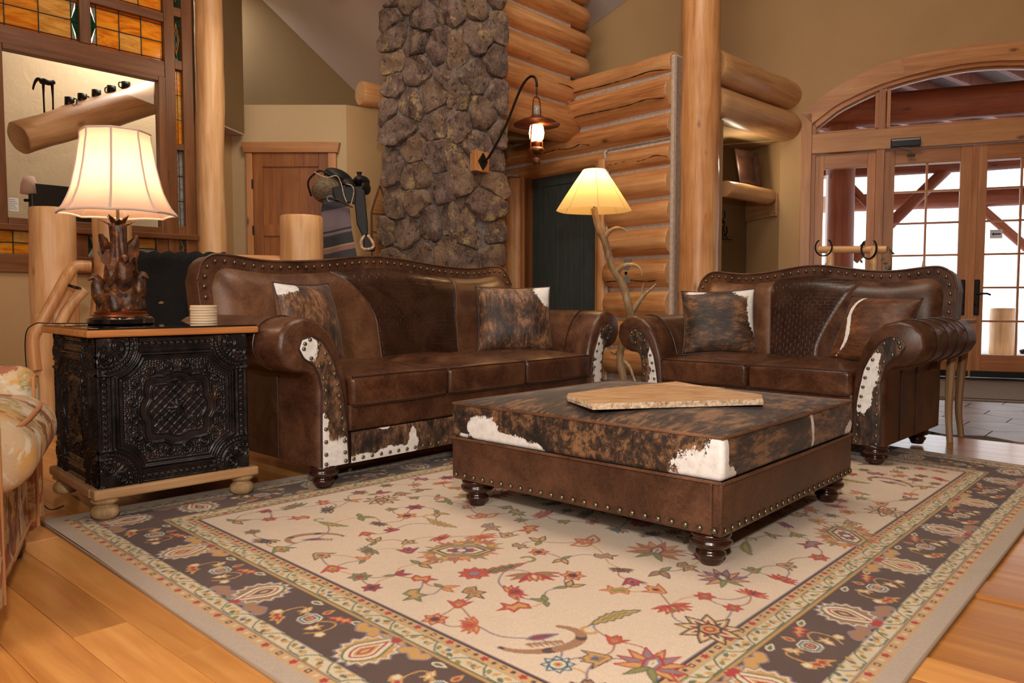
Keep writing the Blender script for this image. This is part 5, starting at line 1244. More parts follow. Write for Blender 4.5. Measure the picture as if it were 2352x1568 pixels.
def relief(n, m, seed):
    X, Y = np.meshgrid(np.linspace(0, 1, n), np.linspace(0, 1, m)); H = np.zeros_like(X)
    def ridge(d, w, h): return h * np.exp(-(d / w) ** 2)
    def circ(cx, cy): return np.hypot(X - cx, Y - cy)
    rg = np.random.RandomState(seed)
    qx, qy = np.abs(X - .5), np.abs(Y - .5)
    # outer rails and beads
    edge = np.minimum(.5 - qx, .5 - qy); H += ridge(edge - .012, .006, .0035) + ridge(edge - .075, .006, .003)
    for k in range(24):
        t = (k + .5) / 24
        for (cx, cy) in ((t, .045), (t, .955), (.045, t), (.955, t)): H = np.maximum(H, .0055 * np.clip(1 - (circ(cx, cy) / .0125) ** 2, 0, 1) ** .5)
    dc = np.hypot(qx - .45, qy - .45)     # distance from the four corner centres
    rec = np.maximum(qx, qy) - .385; octd = np.maximum(rec, -(dc - .225))
    H = np.where(np.abs(octd) < .5, H, H); H += ridge(octd, .011, .0095) + ridge(octd + .03, .006, .004)
    H = np.where(dc < .20, H * .3, H); H += ridge(dc - .20, .008, .006)
    for k in range(12):
        a = math.pi / 2 * (k + .5) / 12
        cx, cy = .45 - .172 * math.cos(a), .45 - .172 * math.sin(a); H = np.maximum(H, .006 * np.clip(1 - (np.hypot(qx - cx, qy - cy) / .011) ** 2, 0, 1) ** .5)
    H += ridge(dc - .145, .006, .005)
    ang = np.arctan2(qy - .45, qx - .45); inner = dc < .135
    H = np.where(inner, .0035 * (0.5 + 0.5 * np.cos(ang * 26)) * np.clip(dc / .05, 0, 1), H)
    for (ox, oy, r_) in ((.37, .44, .05), (.44, .37, .05)):
        d = np.hypot(qx - ox, qy - oy); a2 = np.arctan2(qy - oy, qx - ox); sp = np.abs(((d / r_ * 1.6 - a2 / (2 * math.pi)) % 1) - .5) * 2
        H = np.where((d < r_) & inner, .007 * (1 - sp), H)
    inside = (octd < -.045)
    # scalloped central cartouche
    th = np.arctan2(Y - .5, X - .5); rad = np.hypot(X - .5, Y - .5); sq = 1 / np.maximum(np.abs(np.cos(th)), np.abs(np.sin(th))) ** .55
    lob = (.235 + .022 * np.abs(np.cos(th * 4))) * sq ** .8
    lob2 = (.175 + .020 * np.abs(np.cos(th * 4))) * sq ** .8
    st = inside & (rad > lob + .035)
    for _ in range(2):
        gx = np.arange(.1, .9, .0165)
        for i, a in enumerate(gx):
            for b_ in gx:
                x = a + rg.uniform(-.004, .004); y = b_ + (.008 if i % 2 else 0) + rg.uniform(-.004, .004)
                i0, i1 = int((x - .008) * (n - 1)), int((x + .008) * (n - 1)) + 2; j0, j1 = int((y - .008) * (m - 1)), int((y + .008) * (m - 1)) + 2
                if i0 < 0 or j0 < 0 or i1 > n or j1 > m: continue
                sub = st[j0:j1, i0:i1]; dd = np.hypot(X[j0:j1, i0:i1] - x, Y[j0:j1, i0:i1] - y)
                H[j0:j1, i0:i1] = np.where(sub, np.maximum(H[j0:j1, i0:i1], .0042 * np.clip(1 - (dd / .0072) ** 2, 0, 1)), H[j0:j1, i0:i1])
        break
    H += ridge(rad - lob, .008, .008) + ridge(rad - lob2, .006, .006)
    for k in range(16):      # C scrolls round the cartouche
        a = 2 * math.pi * (k + .5) / 16; s_ = 1 / max(abs(math.cos(a)), abs(math.sin(a))) ** .44; ro = .292 * s_
        cx, cy = .5 + ro * math.cos(a), .5 + ro * math.sin(a); d = circ(cx, cy); a2 = np.arctan2(Y - cy, X - cx) * (1 if k % 2 else -1) + a
        sp = np.abs(((d / .042 * 1.4 - a2 / (2 * math.pi)) % 1) - .5) * 2; H = np.where(d < .040, .010 * (1 - sp) * np.clip(1.3 - d / .04, 0, 1), H)
    lat = rad < lob2 - .006
    l1 = np.abs((((X + Y) / .062) % 1) - .5) * 2; l2 = np.abs((((X - Y) / .062) % 1) - .5) * 2
    H = np.where(lat, .0022 * (np.clip(1 - l1 * 3.2, 0, 1) + np.clip(1 - l2 * 3.2, 0, 1)) , H)
    pet = np.abs(np.cos(th * 4)); H = np.where(rad < .06 * (0.35 + .65 * pet), .009 * np.clip(1 - rad / .065, 0, 1) + .003, H); H = np.where(rad < .014, .012, H)
    for (cx, cy) in ((.40, .42), (.60, .42), (.42, .62), (.60, .60)):
        d = circ(cx, cy); a2 = np.arctan2(Y - cy, X - cx); H = np.where(d < .026 * (.3 + .7 * np.abs(np.cos(a2 * 2))), .006, H)
    H += .0006 * np.sin(X * 40) * np.sin(Y * 33)
    return X, Y, H
n, m = 250, 240
X, Y, H = relief(n, m, 4); Fq = [(j * n + i, j * n + i + 1, (j + 1) * n + i + 1, (j + 1) * n + i) for j in range(m - 1) for i in range(n - 1)]
V = np.stack([X * CW, -H * 1.25 - .001, .104 + Y * .512], -1).reshape(-1, 3); mk('embossed_panel', V, Fq, M['tin'], ch)
V = np.stack([-H * 1.25 - .001, CD - X * CD, .104 + Y * .512], -1).reshape(-1, 3); mk('embossed_panel', V, Fq, M['tin'], ch)
# ------------------------------------------------------------------ table lamp and coasters
CH = frame(-1.392, 2.562, 44, ZR)
ZT = ZR + .6518
lp = empty('table_lamp', (-1.505, 2.955, ZT), 20, 'lit table lamp with bell shade and carved eagle base on the tin side table', 'table lamp')
B().lathe([(.112, 0), (.118, .004), (.118, .020), (.110, .028), (.100, .031)], 48).build('base_disc', plain('glossy_black_base', C(14, 15, 18), .08, Coat_Weight=1.0), lp, smooth=True)
B().lathe([(.100, .030), (.098, .036), (.090, .040), (.092, .046), (.082, .052), (.080, .060)], 40).build('base_ring', M['copper'], lp, smooth=True)
def blobmesh(f, nu_=36, nv_=30):
    V = []; Fc = []
    for j in range(nv_):
        for i in range(nu_): V.append(f(2 * math.pi * i / nu_, j / (nv_ - 1)))
    for j in range(nv_ - 1):
        for i in range(nu_): i2 = (i + 1) % nu_; Fc.append((j * nu_ + i, j * nu_ + i2, (j + 1) * nu_ + i2, (j + 1) * nu_ + i))
    Fc.append(tuple(range(nu_ - 1, -1, -1))); Fc.append(tuple((nv_ - 1) * nu_ + i for i in range(nu_))); return V, Fc
def trunk(a, t):
    r = np.interp(t, [0, .15, .4, .6, .8, 1], [.080, .076, .050, .036, .026, .030]); r *= 1 + .18 * nz(math.cos(a) * 2.5, math.sin(a) * 2.5, t * 5) + .07 * math.sin(a * 7 + t * 9)
    return (r * math.cos(a), r * math.sin(a), .052 + .30 * t)
V, Fc = blobmesh(trunk); mk('carved_trunk', V, Fc, M['bronze'], lp)
b = B()
def leafblade(bb, base, ang, tilt, L, W, th=.004, serr=6, curl=.35):
    n = 12; V = []; Fc = []
    for k in range(n + 1):
        t = k / n; w_ = W * math.sin(math.pi * min(1, t * .9 + .08)) ** .7 * (1 - .9 * t ** 5) * (1 + (.14 if k % 2 else -.05))
        tl = tilt - curl * t; rr_ = L * t * math.cos(tl); z = L * t * math.sin(tl)
        for s, dz in ((-1, 0), (0, -.25), (1, 0)): 
            V.append((base[0] + rr_ * math.cos(ang) - s * w_ * math.sin(ang), base[1] + rr_ * math.sin(ang) + s * w_ * math.cos(ang), base[2] + z + dz * w_))
    N0 = len(V); V += [(x + th * math.cos(ang), y + th * math.sin(ang), z - th * .3) for x, y, z in V]
    for k in range(n):
        for s in range(2): a = k * 3 + s; Fc.append((a, a + 1, a + 4, a + 3)); Fc.append((N0 + a, N0 + a + 3, N0 + a + 4, N0 + a + 1))
        for a, c in ((k * 3, k * 3 + 3), (k * 3 + 2, k * 3 + 5)): Fc.append((a, c, N0 + c, N0 + a))
    bb.add(V, Fc)
for k in range(8): leafblade(b, (0, 0, .325), 2 * math.pi * k / 8 + .2, 1.25 if k % 2 else .95, .072, .013)
b.build('leaf_crown', M['bronze'], lp, smooth=True)
def eagle(cx, cy, z, face, s, spread, name='carved_eagle'):
    b = B(); f = Vector((math.cos(face), math.sin(face), 0)); sd = Vector((-f.y, f.x, 0)); c = Vector((cx, cy, z))
    body = [c - f * .008 * s + Vector((0, 0, -.055 * s)), c + Vector((0, 0, -.03 * s)), c + f * .008 * s, c + f * .012 * s + Vector((0, 0, .03 * s)), c + f * .016 * s + Vector((0, 0, .05 * s)), c + f * .030 * s + Vector((0, 0, .056 * s)), c + f * .046 * s + Vector((0, 0, .045 * s))]
    b.tube(smooth_path(body, 3), np.interp(np.linspace(0, 6, 19), range(7), np.array([.008, .022, .028, .024, .016, .012, .002]) * s), 12)
    b.tube([body[0], body[0] - f * .012 * s + Vector((0, 0, -.045 * s))], [.012 * s, .016 * s], 8, flat=.4)
    for q in (-1, 1):   # raised wings with saw-edged feathers
        root = c + sd * q * .018 * s + Vector((0, 0, .018 * s)); d = (sd * q * spread - f * .35 + Vector((0, 0, 1.0))).normalized(); ac = (d.cross(f)).normalized(); n = 9; V = []; Fc = []
        for k in range(n + 1):
            t = k / n; w_ = s * .026 * math.sin(math.pi * (t * .85 + .12)) ** .8; p = root + d * (s * .125 * t) - f * s * .02 * math.sin(t * 2.5)
            V += [p - ac * w_ * (1.2 if k % 2 else .95), p + f * .006 * s, p + ac * w_ * .7]
        N0 = len(V); V += [v - f * .006 * s for v in V]
        for k in range(n):
            for h in range(2): a = k * 3 + h; Fc.append((a, a + 1, a + 4, a + 3)); Fc.append((N0 + a, N0 + a + 3, N0 + a + 4, N0 + a + 1))
            for a, c2 in ((k * 3, k * 3 + 3), (k * 3 + 2, k * 3 + 5)): Fc.append((a, c2, N0 + c2, N0 + a))
        Fc.append((0, 1, 2, N0 + 2, N0 + 1, N0)); b.add(V, Fc)
    return b.build(name, M['bronze'], lp, smooth=True)
eagle(.018, -.045, .165, R(-75), 1.15, .30); eagle(-.055, -.035, .11, R(-150), 1.0, .45); eagle(.055, .0, .12, R(-20), 1.0, .15); eagle(-.025, .03, .20, R(120), .9, .5); eagle(.03, .045, .12, R(60), .9, .4)
b = B()
for k in range(16):
    a = k * 2.4; rr_ = .066 + .014 * nz(k, 3); z = .062 + .02 * (k % 4); V, Fc = lathe_geo([(.004, -.008), (.011, -.004), (.012, .004), (.005, .010)], 8); b.add([(v[0] + rr_ * math.cos(a), v[1] + rr_ * math.sin(a), v[2] + z) for v in V], Fc)
for k in range(9):
    a = k * .7 + .3; b.tube([(.07 * math.cos(a), .07 * math.sin(a), .055), (.066 * math.cos(a + .2), .066 * math.sin(a + .2), .09 + .01 * (k % 3)), (.05 * math.cos(a + .1), .05 * math.sin(a + .1), .13)], [.010, .008, .004], 7)
b.build('carved_roots', M['bronze'], lp, smooth=True)
for o_ in lp.children:
    if o_.name.split('.')[0] in ('carved_trunk', 'leaf_crown', 'carved_eagle', 'carved_roots'): o_.scale = (1.04, 1.04, 1.10); o_.location.z -= .005
B().tube([(0, 0, .33), (0, 0, .47)], .006, 10).build('lamp_stem', M['brass'], lp)
SH0, SH1 = .418, .725
def shadep(a, t):   # eight-sided bell
    k = a / (2 * math.pi) * 8; fr = k - math.floor(k); r = np.interp(t, [0, .03, .12, .3, .6, .85, .95, 1], [.208, .198, .180, .157, .136, .125, .119, .121])
    poly = math.cos(math.pi / 8) / math.cos((fr - .5) * math.pi / 4); rr_ = r * (poly * .75 + .25) * (1 - (.022 * math.sin(math.pi * fr)) * (1 - t))
    z = SH0 + (SH1 - SH0) * t + (.004 * math.sin(math.pi * fr) * (1 - t) ** 3)
    return rr_ * math.cos(a), rr_ * math.sin(a), z
V = []; Fc = []; NA, NT = 96, 18
for j in range(NT):
    for i in range(NA): V.append(shadep(2 * math.pi * i / NA, j / (NT - 1)))
for j in range(NT - 1):
    for i in range(NA): i2 = (i + 1) % NA; Fc.append((j * NA + i, j * NA + i2, (j + 1) * NA + i2, (j + 1) * NA + i))
shd = mk('lamp_shade', V, Fc, M['shade'], lp)
b = B()
for k in range(8): b.tube([Vector(shadep(2 * math.pi * k / 8 + 1e-4, t)) * 1.002 for t in np.linspace(0, 1, 12)], .0035, 6)
for t in (0, 1): b.tube([shadep(2 * math.pi * i / 48 + 1e-4, t) for i in range(49)], .0045, 6, caps=False)
b.build('shade_piping', M['trimfab'], shd, smooth=True)
V, Fc = lathe_geo([(.012, 0), (.020, .02), (.030, .05), (.026, .075), (.008, .09)], 16); mk('bulb', V, Fc, M['bulb'], lp, loc=(0, 0, .47))
def plight(name, loc, e, col, r=.03):
    l = bpy.data.lights.new(name, 'POINT'); l.energy = e; l.color = col; l.shadow_soft_size = r; o = bpy.data.objects.new(name, l); COL.objects.link(o); o.location = loc; return o
plight('table_lamp_light', (-1.505, 2.955, ZT + .56), 6.5, (1, .72, .46), .035)
cord = B().tube(smooth_path([(-1.60, 2.90, ZT + .004), (-1.70, 2.84, ZT + .006), (-1.76, 2.83, ZT + .004), (-1.815, 2.86, ZT - .05), (-1.825, 2.88, .40), (-1.80, 2.84, .10), (-1.66, 2.70, .014), (-1.62, 2.74, .01)], 8), .0020, 8)
cord.tube([(-1.74, 2.72, .004), (-1.735, 2.72, .05)], [.018, .012], 10)
tag(cord.build('lamp_cord', M['black'], None, smooth=True), 'thin lamp cord running over the chest top down to a black floor plug', 'cord')
for k in range(7):
    p = CH @ Vector((.472 - .0, .215, .0)); V, Fc = lathe_geo([(.0485, 0), (.050, .0012), (.050, .0086), (.0485, .0096)], 40)
    o = mk('coaster', V, Fc, [M['coaster']], None); autosmooth(o, 40); o.location = (-1.212 + .0008 * math.sin(k * 2.1), 3.02 + .0008 * math.cos(k * 3), ZT + k * .0103)
    lbl = ['bottom', 'second from the bottom', 'third from the bottom', 'middle', 'third from the top', 'second from the top', 'top'][k]
    tag(o, 'round cream coaster, %s of the stack on the tin side table' % lbl, 'coaster', 'stacked coasters')
# ------------------------------------------------------------------ antler floor lamp
al = empty('antler_floor_lamp', (.72, 4.98, 0), 0, 'lit antler floor lamp with parchment shade standing between sofa and loveseat', 'floor lamp')
def ap(px, py, Y): # point in the lamp's own frame
    z = CAM_H - (py - 684) / 1764 * Y * .998; return Vector(((px - 1176) / 1764 * Y - .72, Y - 4.98, z))
main = [ap(1363, 480, 4.97), ap(1372, 520, 4.96), ap(1390, 560, 4.95), ap(1404, 610, 4.95), ap(1428, 650, 4.96), ap(1443, 700, 4.98), ap(1446, 740, 5.0), ap(1430, 790, 5.0), ap(1424, 830, 4.98), ap(1432, 868, 4.97), ap(1430, 920, 4.98)]
mp = smooth_path(main, 4); B().tube(mp, list(np.interp(np.linspace(0, 1, len(mp)), [0, .2, .5, .8, 1], [.024, .027, .030, .026, .03])), 14, flat=.85).build('antler_beam', M['antler'], al, smooth=True)
def tine(pts, r0):
    P = smooth_path(pts, 4); B().tube(P, list(np.linspace(r0, .003, len(P))), 10).build('tine', M['antler'], al, smooth=True)
tine([ap(1386, 548, 4.95), ap(1400, 531, 4.93), ap(1418, 524, 4.9), ap(1436, 530, 4.88), ap(1444, 541, 4.87)], .017)
tine([ap(1416, 625, 4.95), ap(1430, 611, 4.92), ap(1455, 608, 4.88), ap(1470, 618, 4.86), ap(1474, 634, 4.85)], .020)
tine([ap(1444, 725, 5.0), ap(1462, 700, 5.0), ap(1478, 678, 4.98), ap(1496, 662, 4.96), ap(1506, 651, 4.95)], .021); tine([ap(1472, 690, 4.99), ap(1474, 670, 4.98), ap(1477, 650, 4.97)], .012); tine([ap(1450, 725, 5.0), ap(1460, 712, 5.02), ap(1466, 704, 5.04)], .012)
tine([ap(1430, 800, 5.0), ap(1414, 812, 5.02), ap(1400, 805, 5.04)], .02); tine([ap(1432, 828, 5.0), ap(1448, 845, 4.95), ap(1458, 872, 4.9), ap(1475, 905, 4.8)], .016)
for a in (0.3, 2.4, 4.5):
    tine([Vector((0, 0, .16)), Vector((.10 * math.cos(a), .10 * math.sin(a), .12)), Vector((.20 * math.cos(a), .20 * math.sin(a), .03)), Vector((.25 * math.cos(a), .25 * math.sin(a), .012))], .024)
s0 = ap(1363, 486, 4.97); sb = Vector((s0.x, s0.y, 0)); ZB, ZH = 1.318, 1.578
V = []; Fc = []; NA, NT = 48, 10
def sh2(a, t): k = a / (2 * math.pi) * 8; fr = k - math.floor(k); r = .243 - .172 * t + .012 * t * (1 - t); pf = math.cos(math.pi / 8) / math.cos((fr - .5) * math.pi / 4); r *= .4 * pf + .6; return Vector((sb.x + r * math.cos(a), sb.y + r * math.sin(a), ZB + (ZH - ZB) * t))
for j in range(NT):
    for i in range(NA): V.append(sh2(2 * math.pi * i / NA, j / (NT - 1)))
for j in range(NT - 1):
    for i in range(NA): i2 = (i + 1) % NA; Fc.append((j * NA + i, j * NA + i2, (j + 1) * NA + i2, (j + 1) * NA + i))
sh_ = mk('lamp_shade', V, Fc, M['shade2'], al)
b = B()
for k in range(8): b.tube([sh2(2 * math.pi * k / 8 + 1e-4, t) for t in (0, .25, .5, .75, 1)], .0016, 5)
b.build('seam', plain('shade_seam', C(200, 160, 90), .8), sh_)
B().tube([(s0.x, s0.y, ZB - .02), (s0.x, s0.y, ZB + .16)], .008, 8).build('socket_stem', M['brass'], al)
V, Fc = lathe_geo([(.012, 0), (.026, .03), (.028, .05), (.010, .075)], 14); mk('bulb', V, Fc, M['bulb'], al, loc=(s0.x, s0.y, ZB + .13))
plight('antler_lamp_light', (.72 + s0.x, 4.98 + s0.y, ZB + .19), 30, (1, .64, .24), .03)
# ------------------------------------------------------------------ wall lantern on the stone
SF = frame(-0.438, 5.7, 48)
ln = empty('wall_lantern', tuple(SF @ Vector((.235, -.05, 1.78))), 48, 'lit railroad-style lantern hanging from an iron crane arm on the stone pillar', 'lantern')
B().box((-.075, -.03, -.075), (.075, .03, .075)).build('wooden_block', M['trim'], ln, bevel=.005)
B().prism([(0, -.065), (.05, 0), (0, .065), (-.05, 0)], -.042, -.03).build('diamond_plate', M['iron'], ln, bevel=.003)
lf = lambda v: v
tipx, tipy = .0, -.56
armP = [(0, -.035, 0), (0, -.10, .03), (0, -.26, .22), (0, -.38, .42), (0, -.44, .50), (0, -.50, .535), (0, -.545, .52), (0, -.56, .48), (0, -.56, .455)]
B().tube(smooth_path(armP, 6), .009, 10).build('crane_arm', M['iron'], ln, smooth=True)
hx_, hy_ = 0, -.56
def lat(prof, z, nm, mt, n=28): V, Fc = lathe_geo(prof, n); return mk(nm, V, Fc, M[mt], ln, loc=(hx_, hy_, z))
b = B()
for k in range(4): b.tube([(hx_ + .007 * math.cos(a) * (1 if k % 2 else .3), hy_ + .007 * math.cos(a) * (.3 if k % 2 else 1), .445 - .017 * k + .011 * math.sin(a)) for a in np.linspace(0, 6.28, 11)], .0022, 5, caps=False)
b.build('chain', M['iron'], ln, smooth=True)
LZ = -.02
b = B()
for s in (-1, 1): b.tube(smooth_path([(hx_, hy_, .385), (hx_ + s * .028, hy_, .372), (hx_ + s * .040, hy_, .32), (hx_ + s * .045, hy_, .24), (hx_ + s * .058, hy_, .13), (hx_ + s * .064, hy_, .04), (hx_ + s * .052, hy_, -.01), (hx_ + s * .02, hy_, -.03)], 5), .0048, 8)
b.build('wire_frame', M['copper'], ln, smooth=True)
lat([(.024, 0), (.024, .075)], .245, 'chimney', 'clearart')
lat([(.165, -.045), (.12, -.018), (.06, .0), (.045, .012), (.030, .016), (.028, .020), (.045, .010), (.062, -.004), (.12, -.024), (.163, -.05)], .238, 'reflector_hood', 'copper', 40)
lat([(.030, .0), (.048, .02), (.054, .06), (.048, .10), (.038, .125), (.030, .135)], .075, 'glowing_globe', 'flame')
lat([(.024, 0), (.026, .03), (.030, .045)], .035, 'burner', 'copper')
lat([(.010, 0), (.035, .006), (.054, .020), (.056, .034), (.046, .046), (.022, .05)], -.012, 'oil_font', 'bronze')
lat([(.004, -.006), (.026, .004), (.035, .026), (.026, .050), (.012, .058)], -.085, 'font_ball', 'bronze')
lat([(.002, 0), (.008, .006), (.006, .014)], -.10, 'drip_tip', 'copper')
pz = ln.matrix_world if False else Matrix.Translation(SF @ Vector((.235, -.05, 1.78))) @ Matrix.Rotation(R(48), 4, 'Z')
pv = pz @ Vector((hx_, hy_ - .075, .13)); plight('alcove_light', (2.22, 7.45, 2.05), 5, (1, .86, .62), .05)  # unseen point light added to brighten the alcove
plight('lantern_light', tuple(pv), 7, (1, .56, .22), .05)
# ------------------------------------------------------------------ armchair at the left edge
AC = empty('tapestry_armchair', (-1.405, 2.33, 0), -64, 'hunting-scene tapestry armchair cut off by the left edge of the photo', 'armchair')
def tapestry():
    m = MT('hunting_tapestry'); v = m.co(); col = m.ramp(m.noise(v, 5, 2), [(0.35, C(178, 146, 108)), (0.65, C(206, 178, 140))])
    for (sc, c, lo, hi, off) in ((6, C(196, 148, 78), .52, .56, 3), (7, C(146, 132, 80), .55, .59, 11), (7.5, C(150, 76, 48), .54, .57, 23), (9, C(96, 52, 40), .56, .585, 37), (8, C(206, 196, 176), .57, .61, 51)):
        vv = m.n('VectorMath', {0: v, 1: (off, off * .7, -off)}, operation='ADD'); col = m.mix(m.ramp(m.noise(vv, sc, 5, .6, .6), [(lo, 0.0), (hi, .9)]), col, c)
    wv = m.noise(m.co((1, 1, 1)), 320, 2); col = m.mix(m.math('MULTIPLY', wv, .25), col, C(150, 120, 90))
    return m.pbr(col, .9, m.bump(wv, .3, .002))
M['tap'] = tapestry(); M['taptan'] = plain('tapestry_welt', C(176, 118, 70), .9)
# local x runs along the chair front towards the camera, local y points back (to the left)
def ac(nm, c, s, r, n=(8, 8, 8), shape=None, par=None): return rbox(nm, c, s, r, M['tap'], par or AC, n, shape)
ac('base', (.42, -.43, .195), (.86, .74, .29), .03)
ac('arm', (.04, -.42, .31), (.13, .78, .50), .055, (6, 12, 8)); ac('arm', (.80, -.42, .31), (.13, .78, .50), .055, (6, 12, 8))
ac('back', (.42, -.85, .42), (.84, .20, .74), .08, (8, 6, 8))
def tc(p, u):
    q = Vector(p); k = (1 - min(1, abs(u[0])) ** 3) * (1 - min(1, abs(u[1])) ** 3); q.z += (.045 if u[2] > 0 else -.01) * k * abs(u[2]); q.y += .02 * (1 - u[2] ** 2) * (1 if u[1] > 0 else 0); return q
sc2 = ac('seat_cushion', (.40, -.355, .395), (.62, .72, .16), .065, (10, 10, 5), tc)
B().tube(smooth_path([(-.293, -.28, .066), (-.297, .20, .068), (-.285, .30, .067), (-.22, .342, .066), (0, .352, .070), (.22, .342, .066), (.285, .30, .067), (.297, .20, .068), (.293, -.28, .066)], 5), .006, 8).build('piping', M['taptan'], sc2, smooth=True)
B().tube([(.04, -.062, .095), (.42, -.062, .09), (.80, -.062, .095)], .006, 8).build('skirt_welt', M['taptan'], AC, smooth=True)
for x_ in (.04, .80): B().tube(smooth_path([(x_ - .055, -.036, .09), (x_ - .055, -.036, .48), (x_ - .03, -.038, .525), (x_ + .03, -.038, .525), (x_ + .055, -.036, .48), (x_ + .055, -.036, .09)], 4), .005, 8).build('piping', M['taptan'], AC, smooth=True)
for x, y in ((.08, -.10), (.78, -.10), (.08, -.76), (.78, -.76)): B().lathe([(.020, 0), (.030, .03), (.034, .08)][:], 14).build('foot', M['walnut'], AC, smooth=True, loc=(x, y, 0))
# ------------------------------------------------------------------ log railing, newels and throw
for k, (p, r0, r1, zt, lb) in enumerate((((-2.735, 4.6), .128, .122, 1.292, 'thick peeled log newel left of the table lamp'), ((-2.44, 4.72), .145, .105, 1.30, 'bell-bottomed log newel directly behind the table lamp'), ((-1.362, 5.0), .138, .134, 1.288, 'short fat log newel in front of the pine door'))):
    fl_ = (lambda t: 1 + .18 * math.exp(-((t - .35) / .16) ** 2) - .12 * math.exp(-((t - .72) / .08) ** 2)) if k == 1 else None
    o = log('log_newel', (p[0], p[1], 0), (p[0], p[1], zt), r0, M['logx'], None, r1=r1, rough=.05, nseg=26, flare=fl_); tag(o, lb, 'post', 'log newel posts')
    for a in (-1.3, -2.3): B().tube([(r0 * 1.0 * math.cos(a), r0 * 1.0 * math.sin(a), zt * .2), (r1 * 1.01 * math.cos(a + .05), r1 * 1.01 * math.sin(a + .05), zt - .01)], .003, 5).build('crack', M['dark'], o)
rl_ = empty('guard_rail', (-1.9, 4.93, 0), 0, 'log guard rail under the black throw', 'railing')
log('top_rail', (-.46, -.16, .985), (.43, .05, .985), .048, M['log'], rl_); log('bottom_rail', (-.46, -.16, .15), (.43, .05, .15), .045, M['log'], rl_)
for k in range(5): t = (k + .5) / 5; log('baluster', (-.44 + .86 * t, -.155 + .2 * t, .18), (-.44 + .86 * t, -.155 + .2 * t, .96), .026, M['logx'], rl_)
th_ = B()
def throwf(u, v):   # draped over the rail: front drop, over, back drop
    x = -.425 + .50 * u; s = (v - .5) * 2; ax = x; ay = -.155 + (x + .44) * .2326; rr_ = .062
    L = s * 1.05; 
    if abs(L) < rr_ * 1.57: a = L / rr_; oy, oz = -math.sin(-a) * rr_ * -1, math.cos(a) * rr_
    else: oy = math.copysign(rr_ + .02 * abs(s), L) * 1; oz = -(abs(L) - rr_ * 1.57)
    if abs(L) < rr_ * 1.57: oy = math.sin(L / rr_) * rr_
    fz = .008 * nz(u * 14, v * 30) + .006 * math.sin(u * 40); fold = .02 * math.sin(u * 16) * min(1, abs(s) * 2)
    return (x + .01 * nz(v * 5, 1), ay - oy - fold, .985 + oz + fz)
V = [throwf(i / 49, j / 89) for j in range(90) for i in range(50)]; Fc = [(j * 50 + i, j * 50 + i + 1, (j + 1) * 50 + i + 1, (j + 1) * 50 + i) for j in range(89) for i in range(49)]
tw = mk('fur_throw', [(x - .0, y, z - .985) for x, y, z in V], Fc, M['fur'], None, loc=(-1.9, 4.93, .985)); md = tw.modifiers.new('thickness', 'SOLIDIFY'); md.thickness = .022; md.offset = 1
tag(tw, 'black fur throw folded over the log rail behind the sofa', 'throw blanket')
V2, F2 = [], []
hr_ = empty('stair_handrail', (-2.55, 4.52, 0), 0, 'slim bent log handrail sloping down to the left behind the table lamp', 'handrail')
def hp_(px, py, Y): return Vector(((px - 1176) / 1764 * Y + 2.55, Y - 4.52, CAM_H - (py - 684) / 1764 * Y))
P = smooth_path([hp_(212, 612, 4.52), hp_(178, 612, 4.47), hp_(160, 630, 4.42), hp_(128, 685, 4.36), hp_(96, 740, 4.32), hp_(74, 780, 4.30), hp_(78, 850, 4.30)], 5); B().tube(P, .032, 12).build('rail', M['log'], hr_, smooth=True)
P = smooth_path([hp_(196, 665, 4.5), hp_(160, 705, 4.45), hp_(132, 760, 4.4), hp_(118, 830, 4.4)], 5); B().tube(P, .030, 12).build('rail', M['logx'], hr_, smooth=True)
log('upright', hp_(98, 720, 4.36), (hp_(98, 720, 4.36)[0], hp_(98, 720, 4.36)[1], 0.0), .05, M['logx'], hr_); B().tube(smooth_path([hp_(160, 655, 4.40), hp_(175, 660, 4.38), hp_(186, 662, 4.45)], 4), .009, 8).build('iron_bracket', M['iron'], hr_, smooth=True)
B().tube(smooth_path([Vector((.02, -.10, .56)), Vector((.0, .02, .60)), Vector((-.02, .06, .64))], 3), [.02 - .0018 * k for k in range(7)], 8).build('antler_tip', M['antler'], empty('antler_prong', (-2.19, 4.86, .16), 0, 'pale antler prong beside the black throw', 'antler'), smooth=True)
# ------------------------------------------------------------------ saddle, blanket, stand and snowshoe
def q5(px, py, Y=5.6): return ((px - 1176) / 1764 * Y, CAM_H - (py - 684) / 1764 * Y)
SX, SY = -1.17, 5.6
sd = empty('saddle', (SX, SY, 1.0), 0, 'black western saddle with fleece underside on a stand beside the stone pillar', 'saddle')
def sp(px, py, dy=0.0): x, z = q5(px, py); return Vector((x - SX, dy, z - 1.0))
def ell(nm, c, r, mt, par, fn=None, rot=0, n=20):
    V = []; Fc = []
    for j in range(n + 1):
        ph = math.pi * j / n
        for i in range(n * 2):
            a = math.pi * i / n; p = Vector((r[0] * math.sin(ph) * math.cos(a), r[1] * math.sin(ph) * math.sin(a), r[2] * math.cos(ph)))
            if fn: p = Vector(fn(p))
            p = Matrix.Rotation(rot, 3, 'Y') @ p; V.append(p + Vector(c))
    m = n * 2
    for j in range(n):
        for i in range(m): i2 = (i + 1) % m; Fc.append((j * m + i, (j + 1) * m + i, (j + 1) * m + i2, j * m + i2))
    return mk(nm, V, Fc, M[mt], par)
M['sadl'] = plain('black_saddle_leather', C(13, 13, 14), .55); M['fleece'] = (lambda m: m.pbr(m.ramp(m.noise(m.co(), 60, 5), [(0.3, C(104, 90, 68)), (0.7, C(146, 130, 102))]), .95, m.bump(m.noise(m.co(), 120, 4), .8, .01)))(MT('saddle_fleece')); M['strap'] = plain('brown_strap', C(92, 48, 28), .5)
ell('fleece_skirt', sp(764, 438), (.135, .19, .10), 'fleece', sd, rot=-.25)
